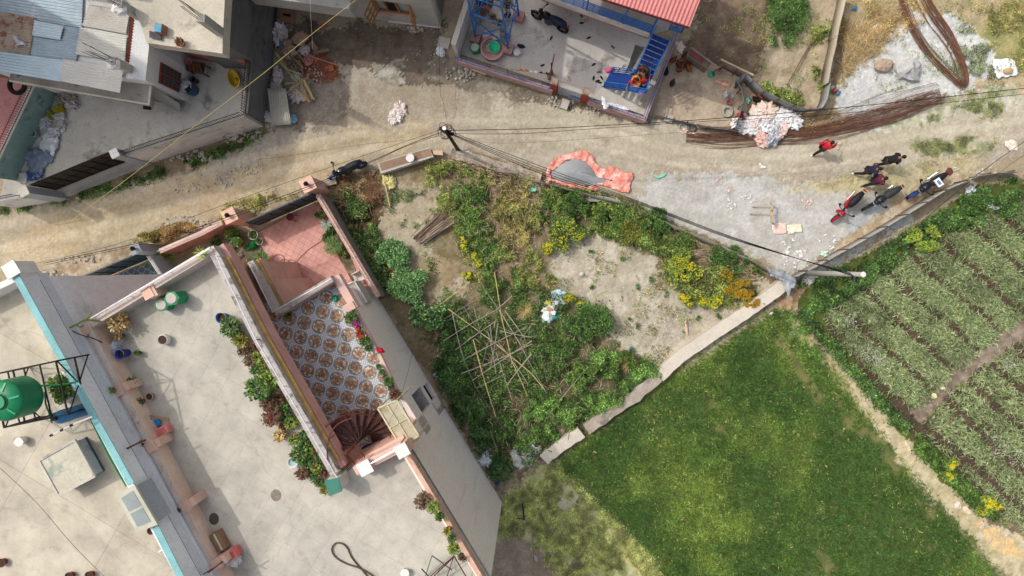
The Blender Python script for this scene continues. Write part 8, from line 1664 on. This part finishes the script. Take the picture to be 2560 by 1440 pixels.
lowwall([(1455,1080),(1405,1112),(1360,1150)], .45, .6, WM, 'broken lower end of the low garden wall', .04)
lowwall([(1128,382),(1200,402),(1290,426),(1352,446)], .4, .5, WM2, 'rough mortar strip wall between brown pole and tarpaulin', .05)
lowwall([(1400,500),(1500,496),(1548,506),(1585,520)], .3, .3, CONC, 'grey concrete kerb piece below the tarpaulin', .02)
lowwall([(800,462),(840,452)], .3, .3, WM2, 'short broken wall stub right of the upper gate pillar', .03)

# ------------------------------------------------------------------ bamboo heap, woodpile and rubbish in the garden
BM = [M((206,186,130), .6, 0, .15, 3, .1, 30, (180,150,90), .6, 6), M((168,160,142), .7, 0, .15, 3, .1, 30), M((140,132,116), .8, 0, .2, 3), M((104,96,84), .8, 0, .2, 3)]
BB = [((1120,670),(1037,806),(1174,702),.05,0), ((0,0),(0,0),(0,0),0,0)]
BAM = [((1175,704),(1028,812),0,.04), ((1236,680),(1253,790),0,.04), ((1253,790),(1280,905),0,.038), ((1280,905),(1318,990),0,.03), ((1120,772),(1240,860),0,.045), ((1240,860),(1330,935),0,.045), ((1330,935),(1362,975),0,.04), ((1183,848),(1240,1042),0,.045), ((1203,708),(1245,770),2,.055), ((1245,770),(1300,860),1,.05), ((1300,860),(1365,980),2,.04), ((1131,783),(1160,900),1,.045), ((1160,900),(1190,970),2,.045), ((1190,970),(1270,1090),3,.045),
  ((1108,853),(1240,775),1,.04), ((1240,775),(1280,740),1,.045), ((1111,797),(1220,732),2,.035), ((1240,802),(1170,850),1,.035), ((1138,875),(1205,826),1,.04), ((1150,905),(1315,818),1,.04), ((1153,934),(1330,860),1,.05), ((1330,852),(1180,952),1,.045), ((1329,885),(1268,962),1,.055), ((1192,970),(1262,935),1,.03), ((1184,766),(1204,842),1,.03), ((1185,790),(1290,835),2,.03), ((1245,808),(1225,925),1,.035), ((1226,812),(1230,860),1,.035), ((1232,815),(1195,955),2,.03), ((1220,830),(1240,935),1,.04), ((1245,855),(1320,960),1,.035), ((1250,827),(1328,843),1,.04), ((1262,776),(1312,846),1,.045), ((1160,768),(1202,838),2,.03), ((1240,880),(1280,1000),1,.03), ((1400,1000),(1470,918),1,.03), ((1420,1100),(1436,1020),1,.025), ((1225,1075),(1245,1130),2,.035), ((1290,800),(1330,780),2,.02), ((1300,850),(1330,812),1,.02), ((1350,880),(1368,960),2,.02), ((1122,800),(1185,765),2,.03), ((1115,690),(1172,702),2,.0)]
import itertools
names_ = ['yellow bamboo pole', 'grey bamboo pole', 'old brown bamboo pole', 'dark weathered pole']
for i, (a, b, k, r) in enumerate(BAM):
 if r <= 0: continue
 L = math.hypot(a[0] - b[0], a[1] - b[1]); d = 'steep' if abs(a[1] - b[1]) > abs(a[0] - b[0]) * 1.5 else ('flat' if abs(a[0] - b[0]) > abs(a[1] - b[1]) * 2 else 'slanting'); mx, my = (a[0] + b[0]) / 2, (a[1] + b[1]) / 2
 where = ('upper' if my < 800 else 'middle' if my < 900 else 'lower') + ' ' + ('left' if mx < 1180 else 'centre' if mx < 1270 else 'right'); z0 = .45 + .05 * (i % 4)
 pole('bamboo_pole', '%s %s %s in the %s of the trellis heap' % ('short' if L < 70 else 'long' if L > 140 else 'medium', d, names_[k], where), 'bamboo pole', P(*a, z0), P(*b, z0 + .06), r * .62, BM[k], r * .45, 'bamboo poles of the fallen trellis', .015)
def woodpile():
 t = thing('woodpile', 'bundle of thin grey brown sticks stacked beside the pale sandy hollow', 'woodpile', P(1085, 570, 0))
 for k in range(46):
  o = random.gauss(0, 9); s = random.uniform(-12, 8); e = random.uniform(-8, 12); a = P(1046 + o * .55 + s * .5, 600 + o * .5 + s * -.5, .06 + random.random() * .35); b = P(1112 + o * .95 + e * .6, 545 + o * .8 - e * .5, .06 + random.random() * .35); mb = MB(); mb.tube([a, a.lerp(b, .5) + Vector((random.uniform(-.04, .04), random.uniform(-.04, .04), .02)), b], random.uniform(.012, .028), 5); mb.build('stick', M(random.choice(((150,126,110), (176,156,140), (120,100,88), (198,180,160)))), t)
woodpile()
straw('dry_twigs', [([(1100,420),(1330,440),(1400,480),(1360,560),(1300,700),(1180,700),(1120,560)], 900, .4, 1, 2), ([(1130,385),(1370,450),(1360,480),(1130,410)], 500, .35, 2.8, .6), ([(1150,800),(1400,780),(1560,880),(1480,1040),(1280,1150),(1180,1000)], 700, .5, 1, 2), ([(1660,580),(1880,660),(1900,700),(1700,640)], 400, .5, 2.6, .6)], 'dead grey brown twigs caught among the garden weeds', 'twigs', ((146,128,104), (120,104,88), (170,154,128)))
straw('dry_brushwood', [([(822,470),(900,440),(960,450),(940,500),(880,520),(840,500)], 700, .6, 2.6, 1.2), ([(880,560),(930,640),(950,700),(920,690),(880,620)], 260, .6, 1.9, .4)], 'tangle of dry brown brushwood beside the courtyard gate pillar', 'brushwood')
for x, y, L, W, h, a, c, lab, nm in ((1378,765,.95,.7,.4,40,(228,230,228),'large white plastic bag forming the middle of the rubbish heap','plastic_bag'), (1372,790,.9,.6,.35,70,(214,232,230),'white and turquoise bag at the lower end of the rubbish heap','plastic_bag'), (1396,738,.8,.6,.3,20,(198,220,230),'pale blue bag at the top of the rubbish heap','plastic_bag'), (1402,755,.6,.5,.3,120,(206,208,212),'grey white bag on the right side of the rubbish heap','plastic_bag'), (1360,757,.4,.35,.25,0,(50,60,84),'dark blue bag on the left side of the rubbish heap','plastic_bag'), (1391,790,.35,.3,.25,30,(70,200,170),'turquoise green bag at the lower right of the rubbish heap','plastic_bag')):
 p = P(x, y, .2); blob((p.x, p.y, 0), L, W, h, R(a), .3, 2.4, 20).build(nm, M(c, .6, 0, .1, 6), label=lab, cat='plastic bag', smooth=True, group='rubbish heap in the garden')
for x, y, a, c, lab in ((1371,757,-10,(206,190,70),'yellow jerrycan on top of the rubbish heap'), (1374,774,-40,(206,150,104),'light brown jerrycan on top of the rubbish heap'), (1383,781,-35,(240,242,244),'white jerrycan on top of the rubbish heap')):
 p = P(x, y, .5); t = thing('jerrycan', lab, 'jerrycan', (p.x, p.y, .34), R(a)); mb = MB(); mb.box((0, 0, 0), .3, .22, .16); mb.build('can_body', M(c, .5), t, world=False, bevel=.03); mb = MB(); mb.cyl((.12, .06, .16), .03, .04, 8); mb.build('cap', M((60,60,64)), t, world=False); mb = MB(); mb.tube([(-.08, 0, .16), (-.05, 0, .2), (.05, 0, .2), (.08, 0, .16)], .015, 5); mb.build('handle', M(c, .5), t, world=False)
cloth('plastic_sheet', 'large crumpled grey plastic sheet at the lower end of the garden', 'plastic sheet', [([(1275,1130),(1300,1110),(1330,1106),(1340,1118),(1352,1112),(1356,1126),(1338,1140),(1330,1160),(1300,1172),(1282,1160)], (206,206,200))], .05, .22, .07)
for x, y, w, h, c, lab in ((1212,1150,.65,.75,(206,210,214),'crumpled silver plastic by the lower corner of the pink house'), (1098,940,.4,.6,(214,216,218),'white crumpled plastic below the window opening of the pink house'), (1195,1118,.35,.4,(206,204,196),'small pale plastic scrap above the silver one'), (1243,1208,.24,.2,(30,90,150),'blue plastic scrap near the lower corner of the pink house')):
 p = P(x, y, .1); blob((p.x, p.y, 0), w, h, .22, R(70), .42, 3, 20).build('plastic_scrap', M(c, .5), label=lab, cat='plastic scrap', smooth=True)
for x, y, w, c, lab in ((1295,464,.24,(60,120,190),'small blue scrap among the dry weeds'), (1577,872,.22,(50,140,200),'small blue scrap at the edge of the sandy ground'), (1930,784,.25,(220,236,240),'pale scrap at the top corner of the wheat field'), (1908,692,.2,(228,206,170),'cream scrap beside the hanging tin corner'), (2175,995,.35,(226,222,214),'white stone in the weeds beside the footpath')):
 p = P(x, y, .1); blob((p.x, p.y, 0), w, w * .7, .1, 1, .25).build('scrap', M(c, .6), label=lab, cat='scrap', smooth=True)
for x, y, sx, sy, sz, a, c, lab in ((2396,1265,.35,.35,.12,20,(228,214,200),'squarish white stone on the footpath, smaller of two'), (2420,1276,.5,.42,.14,-30,(232,206,178),'squarish pinkish stone on the footpath, larger of two'), (2272,1117,.2,.75,.1,25,(214,200,160),'long pale stone beside the footpath'), (1716,818,.18,.8,.08,6,(206,182,158),'narrow upright brick slab by the white flowers'), (1762,834,.28,.24,.1,10,(206,190,176),'small pale slab beside the low wall'), (1782,820,.18,.3,.1,-30,(216,190,160),'brick fragment against the low wall'), (1455,686,.24,.2,.12,0,(216,210,202),'small white stone near the rubbish heap path'), (2358,970,.28,.22,.12,0,(236,230,190),'pale yellow lump on the furrow'), (2336,990,.3,.3,.12,0,(220,222,170),'greenish pale lump on the furrow'), (2022,700,.7,.5,.25,20,(206,202,196),'crumpled white sack under the concrete pole'), (2428,478,.55,.45,.3,60,(226,232,240),'white bag in the weeds beyond the tin fence'), (2480,515,.9,.42,.22,-5,(232,230,228),'long white sack in the weeds beyond the tin fence'), (2456,490,.5,.32,.15,30,(206,180,130),'tan stone slab between the two white sacks'), (1378,1382,.28,.26,.1,0,(170,168,160),'grey stone near the bottom of the lawn'), (1340,1397,.24,.32,.1,10,(170,166,160),'second grey stone near the bottom of the lawn'), (2375,428,.36,.36,.08,30,(96,70,62),'square rusty plate behind the rightmost motorcycle'), (2100,358,.24,.2,.1,0,(214,206,180),'pale stone right of the person in red')):
 if 'sack' in lab or 'bag' in lab: sack(x, y, 0, sx, sy, sz, R(a), c, lab)
 else: stone(x, y, 0, sx, sy, sz, R(a), c, lab)
for a, b, r, lab in (((1330,1325),(1330,1412),.035,'straight pale stick upright on the bottom lawn'), ((1282,1328),(1292,1314),.03,'short end of the bent stick on the lawn'), ((1292,1314),(1320,1316),.03,'flat middle of the bent stick on the lawn'), ((1320,1316),(1338,1328),.03,'right end of the bent stick on the lawn'), ((1282,1332),(1325,1375),.02,'thin stick slanting across the lawn'), ((1306,1258),(1310,1300),.05,'dark twisted root at the top of the lawn'), ((1292,1297),(1310,1298),.025,'small twig beside the dark root'), ((1378,1412),(1384,1394),.05,'pale forked root at the bottom of the lawn')):
 pole('stick', lab, 'stick', P(*a, .06), P(*b, .06), r, M((150,136,120) if 'dark' not in lab else (66,56,50), .9), sag=.04)

# ------------------------------------------------------------------ rubble pile by the gable wall and concrete yard
WD = [M((176,150,112), .8, 0, .15, 4), M((136,118,98), .85, 0, .2, 4), M((112,96,82), .85, 0, .2, 4), M((196,170,124), .8, 0, .12, 4)]
PLK = [((690,132),(760,230),.1,3), ((705,140),(742,183),.1,1), ((720,130),(750,185),.09,2), ((728,140),(758,170),.08,1), ((735,138),(720,165),.1,2), ((745,135),(765,160),.09,1), ((700,155),(780,248),.07,3), ((752,196),(786,250),.1,3), ((745,190),(770,248),.1,0), ((715,172),(752,186),.09,0), ((776,105),(792,125),.28,1), ((785,132),(822,124),.16,1), ((775,140),(850,165),.04,0), ((712,210),(738,207),.09,0), ((720,228),(772,192),.09,0), ((695,170),(712,225),.08,2), ((748,150),(757,182),.08,1), ((730,215),(775,255),.1,3), ((700,125),(716,160),.1,2), ((760,200),(784,248),.1,3)]
for i, (a, b, w, k) in enumerate(PLK):
 mx, my = (a[0] + b[0]) / 2, (a[1] + b[1]) / 2; L = math.hypot(a[0] - b[0], a[1] - b[1]); z = .25 + .07 * (i % 5); mb = MB(); mb.bar(P(*a, z), P(*b, z - .12), w, .04)
 mb.build('plank', WD[k], label='%s %s plank in the %s of the rubble pile, %s side' % (('short', 'long')[L > 60], ('honey coloured', 'grey brown', 'dark grey', 'pale yellow')[k], ('top', 'middle', 'bottom')[0 if my < 145 else 1 if my < 190 else 2], ('wall', 'road')[mx > 745]), cat='plank', group='loose planks on the rubble pile')
for x, y, L, W, h, a, c, lab, nm in ((697,82,1.1,.75,.5,80,(214,206,204),'big white printed sack at the top of the rubble pile','sack'), (694,190,.5,.9,.4,5,(214,204,202),'upright white and red striped sack against the gable wall','sack'), (690,220,.6,.6,.35,0,(196,190,184),'grey white sack above the tin sheet','sack'), (664,292,.45,.55,.35,80,(220,220,220),'small white sack left of the tin sheet','sack'), (742,232,.9,.8,.35,60,(206,198,192),'crumpled white plastic right of the tin sheet','sack'), (770,148,.55,.45,.35,30,(196,130,130),'pink open sack at the right side of the rubble pile','sack'), (760,125,.5,.5,.3,0,(206,192,190),'white and pink sack near the centre of the rubble pile','sack'), (720,130,.7,.6,.3,20,(214,180,160),'peach coloured plastic in the middle of the rubble pile','sack'), (738,192,.4,.35,.2,10,(206,222,216),'pale mint plastic bag on the planks','sack'), (733,296,.3,.4,.2,10,(160,210,226),'light blue plastic bag at the foot of the tin sheet','sack'), (705,108,.5,.4,.3,100,(120,140,180),'blue checked cloth sack left in the rubble pile','sack')):
 sack(x, y, .02, L, W, h, R(a), c, lab, amp=.25, group='sacks and bags on the rubble pile')
cloth('cardboard', 'flattened brown cardboard carton on the rubble pile', 'cardboard', [([(728,96),(745,78),(768,82),(772,98),(755,115),(735,112)], (170,142,116))], .45, .05, .09); cloth('cardboard', 'torn smaller cardboard piece left of the flattened carton', 'cardboard', [([(708,98),(728,98),(735,118),(722,130),(708,120)], (160,132,108))], .4, .05, .09)
t = thing('cardboard_box', 'brown cardboard box in the corner between the two grey houses', 'box', P(712, 36, 0)); mb = MB(); mb.pp([(698,22),(730,24),(730,54),(698,48)], .5, 0); mb.build('box_body', M((150,116,88), .8), t); mb = MB(); mb.pp([(707,33),(726,36),(727,42),(707,39)], .505, .5); mb.build('handle_slot', DARK, t)
mb = MB(); corr(mb, P(668, 221, .8), P(715, 221, .8), P(728, 311, .7), P(680, 314, .7), .12, .02, rows=6, jit=.05); o = mb.build('tin_sheet', M((176,174,162), .6, .15, .12, 1.2, .2, 20, (130,124,112), .58, 2), label='pale corrugated tin sheet lying on bags at the foot of the rubble pile', cat='tin sheet', smooth=True); m_ = o.modifiers.new('thickness', 'SOLIDIFY'); m_.thickness = .008
for x, y, a, lab in ((827,170,20,'orange brick alone right of the rubble pile'), (790,150,40,'broken red brick piece in the red dust'), (810,64,10,'small brown clod on the dark mud')): p = P(x, y, .1); mb = MB(); mb.box((p.x, p.y, 0), .26, .3 if 'alone' in lab else .16, .1, R(a)); mb.build('brick', M((196,104,66), .9, 0, .2, 6), label=lab, cat='brick')
# stones in scattered groups: countable but tiny, one thing each for the larger ones
rocks = MB()
for (x, y, rx, ry, n, s0) in ((590,345,45,14,40,.14), (445,395,50,8,26,.12), (500,390,35,14,60,.15), (640,335,20,12,20,.14), (470,470,60,12,26,.1), (560,455,30,12,40,.1), (600,420,60,20,30,.09), (200,650,60,10,30,.12), (120,690,50,14,60,.13), (470,560,70,20,60,.12), (600,520,30,10,22,.16), (1168,176,22,18,34,.16), (1400,255,40,14,50,.12), (1480,275,60,8,20,.1), (2090,300,20,10,16,.12), (2010,300,40,14,18,.13), (1150,180,40,30,30,.12), (770,190,40,20,50,.1), (1040,72,24,8,30,.12), (2440,425,60,14,26,.1), (1010,165,120,40,50,.07), (1110,900,16,90,60,.11), (1215,1170,20,60,60,.11), (1400,1120,30,20,30,.1), (1630,930,30,20,30,.09), (2480,1330,60,20,20,.12), (840,300,200,120,60,.05), (1700,400,300,40,40,.05), (1650,800,200,120,130,.05), (1000,560,60,90,60,.05), (1950,160,80,120,60,.05), (2080,520,120,70,60,.05)):
 for k in range(n): a = random.random() * 6.28; q = math.sqrt(random.random()); s = s0 * random.uniform(.4, 1.5); p = P(x + rx * q * math.cos(a), y + ry * q * math.sin(a), 0); blob((p.x, p.y, -.02), s, s * random.uniform(.6, 1), s * .6, random.random() * 3, .25, 1.5, 7, .3, rocks)
rocks.build('stone_rubble', M((198,190,176), .95, 0, .18, 2), label='broken pale stones and rubble scattered along the road edges', cat='rubble', kind='stuff')
for x, y, s, lab in ((585,345,.3,'largest pale stone at the foot of the white washed wall'), (742,590 - 240, .0, 'x'), (345,643,.42,'flat tan stone by the grey gate pillar'), (632,528,.36,'pale square stone, left of the pair by the courtyard gate'), (646,520,.3,'pale square stone, right of the pair by the courtyard gate'), (705,372 - 0, .0, 'x'), (930,432,.36,'flat greyish stone beside the blue motorcycle')):
 if s: stone(x, y, 0, s, s * .8, s * .4, .4, (206,194,174), lab)
# things in the concrete yard
Z1 = 1.0
for x, y, L, W, h, a, c, lab in ((173,238,.6,.55,.5,10,(176,168,160),'topmost grey white sack under the ledge in the concrete yard'), (152,248,.5,.6,.5,60,(160,152,144),'brownish sack left of the topmost one'), (178,258,.65,.5,.45,-20,(186,182,178),'pale folded sack below the topmost one'), (146,274,.45,.5,.45,0,(176,166,60),'yellow printed sack in the row by the sea green wall'), (126,286,.4,.4,.4,0,(150,160,70),'green and yellow sack in the row by the sea green wall'), (148,292,.5,.45,.45,0,(206,206,208),'open white sack with a dark inside in the row'), (108,306,.7,.6,.4,30,(204,206,208),'boxy white sack at the middle of the row'), (132,330,.4,1.1,.35,-70,(210,212,214),'long white sack stretched along the row'), (152,312,.45,.4,.3,0,(196,194,192),'small white sack at the right of the row')):
 sack(x, y, Z1, L, W, h, R(a), c, lab, amp=.24, group='sacks in the concrete yard')
bucket(80, 333, Z1, .18, .45, M((200,206,206), .5), 'tall white bin at the left end of the sack row', inner=M((60,90,120)), name='bin', cat='bin')
cloth('tarpaulin', 'large white tarpaulin spread by the sea green wall in the concrete yard', 'tarpaulin', [([(105,345),(128,330),(150,322),(153,345),(148,372),(135,392),(112,378),(98,368)], (214,218,222))], Z1, .22, .09); cloth('tarpaulin', 'grey blue tarpaulin below the white one in the concrete yard', 'tarpaulin', [([(68,378),(92,370),(118,378),(138,392),(132,408),(112,420),(110,440),(84,448),(72,420),(64,398)], (126,138,156))], Z1, .22, .09); cloth('cloth', 'deep blue cloth at the lower end of the tarpaulins', 'cloth', [([(70,428),(90,432),(108,436),(110,448),(90,452),(68,450)], (56,84,132))], Z1, .2, .08); cloth('plastic_sheet', 'pale plastic sheet left of the deep blue cloth', 'plastic sheet', [([(50,432),(66,428),(74,440),(68,458),(52,456)], (196,198,192))], Z1, .16, .08)
q = P(463, 215, 1.9); t = thing('barrel', 'blue barrel with silver plastic stuffed in the top beside the white wall', 'barrel', (q.x, q.y, Z1)); mb = MB(); mb.lathe((q.x, q.y, Z1), [(.001, 0), (.26, 0), (.29, .15), (.3, .45), (.29, .75), (.27, .88), (.24, .88)], 22); mb.build('drum', M((60,84,120), .5), t, smooth=True); mb = MB(); mb.lathe((q.x, q.y, Z1 + .84), [(.29, 0), (.29, .06), (.24, .06)], 20); mb.build('rim', M((206,204,190)), t)
blob((q.x - .05, q.y + .03, Z1 + .8), .6, .5, .26, R(30), .35, 3, 20).build('plastic_stuffing', M((196,200,206), .35), t, smooth=True); blob((q.x + .12, q.y - .1, Z1 + .82), .35, .3, .18, R(30), .35).build('dark_cloth', DARK, t, smooth=True)
q = P(582, 195, 1.4); t = thing('baby_tub', 'yellow oval plastic tub lying by the railing in the concrete yard', 'tub', (q.x, q.y, Z1)); mb = MB(); n = 24; sec = [(.0, .05), (.75, .03), (.95, .2), (1.08, .3), (1.08, .32), (.95, .3), (.8, .1), (.0, .09)]; vs = []; fs = []; a = R(108)
for r_, z in sec:
 for k in range(n): t0 = 2 * math.pi * k / n; x = .44 * r_ * math.cos(t0) + .0001; y = .27 * r_ * math.sin(t0); vs.append((q.x + x * math.cos(a) - y * math.sin(a), q.y + x * math.sin(a) + y * math.cos(a), Z1 + z))
for i in range(len(sec) - 1):
 for k in range(n): fs.append((i * n + k, i * n + (k + 1) % n, (i + 1) * n + (k + 1) % n, (i + 1) * n + k))
mb.add(vs, fs); mb.build('tub_shell', M((196,164,36), .5), t, smooth=True); blob((q.x + .03, q.y - .1, Z1 + .1), .36, .3, .1, a, .06).build('tub_seat', M((176,146,30), .5), t, smooth=True)
bucket(590, 160, Z1, .17, .22, M((206,176,90), .5), 'small yellowish basin behind the yellow oval tub', name='basin', cat='basin', handle=False); bucket(568, 155, Z1, .14, .25, M((90,90,86), .5), 'dark bucket under the slab edge', inner=DARK); bucket(481, 197, Z1 , .14, .5, M((70,74,72), .6), 'dark upright pipe pot behind the blue barrel', inner=DARK, handle=False, name='jar', cat='jar')
bucket(472, 156, Z1 + .8, .14, .18, M((176,110,108), .5), 'pink bucket on the dark wooden shelf', inner=M((150,90,90))); t = thing('wood_shelf', 'dark wooden shelf loaded with boards under the concrete slab', 'shelf', P(490, 165, Z1)); mb = MB(); mb.pp([(463,150),(512,158),(508,186),(466,176)], 1.78, 1.72); mb.build('board', M((84,50,42), .7), t)
for x, y in ((467,154),(508,160),(505,182),(468,174)): mb = MB(); p = P(x, y, 1.72); mb.bar((p.x, p.y, Z1), (p.x, p.y, 1.72), .05); mb.build('leg', M((84,50,42)), t)
for k in range(4): mb = MB(); p = P(474 + 9 * k, 162 + 3 * k, 1.9); mb.box((p.x, p.y, 1.785), .12, .5, .05 + .04 * k, .1 * k); mb.build('stacked_board', M((130 - 12 * k, 74, 56)), t)
pot(449, 105, 5.7, .19, .24, 'terra', 'n', 'terracotta pot of dry grass on the bare concrete roof slab', .8, 90)
cloth('plastic_scrap', 'small grey plastic rag on the tin roof', 'rag', [([(38,92),(46,90),(52,100),(64,108),(66,114),(54,112),(40,118),(44,106)], (190,190,196))], 5.1, .1, .05)
mb = MB(); p = P(366, 268, 1.1); mb.box((p.x, p.y, Z1), .34, .22, .12, R(-8)); mb.build('floor_grate', DARKM, label='small dark grate box under the corner of the ledge', cat='grate')
# dry branch and twisted cactus at the roof corner
t = thing('euphorbia', 'bare branching succulent leaning out over the front corner of the roof', 'succulent', P(250, 808, ZR + .4)); G_ = M((130,140,60), .7, 0, .2, 6)
for nm, pts, r, m in (('branch', ((250,803,9.9),(215,800,10.2),(190,812,10.4),(148,832,10.5)), .035, G_), ('branch', ((215,800,10.2),(222,790,10.5),(228,784,10.7)), .03, G_), ('branch', ((190,812,10.4),(200,818,10.3),(210,812,10.2)), .025, G_), ('stem', ((256,856,9.8),(230,845,10.1),(205,838,10.3),(178,826,10.4)), .022, M((70,60,50)))):
 mb = MB(); mb.tube(tubepts([P(*q) for q in pts], 4), r, 6); mb.build(nm, m, t)

def tell_apart():      # labels that came out the same get their place from left to right
 by = {}
 for o in scene.objects:
  if o.parent is None and 'label' in o and o.get('kind') is None: by.setdefault(o['label'], []).append(o)
 names = 'first second third fourth fifth sixth seventh eighth ninth tenth eleventh twelfth'.split()
 for lab, os_ in by.items():
  n = len(os_)
  if n < 2: continue
  os_.sort(key=lambda o: o.location.x)
  for i, o in enumerate(os_): o['label'] = lab + (', ' + ('left', 'right')[i] + ' one' if n == 2 else ', ' + ('left', 'middle', 'right')[i] + ' one' if n == 3 else ', %s from left' % names[i])
tell_apart()
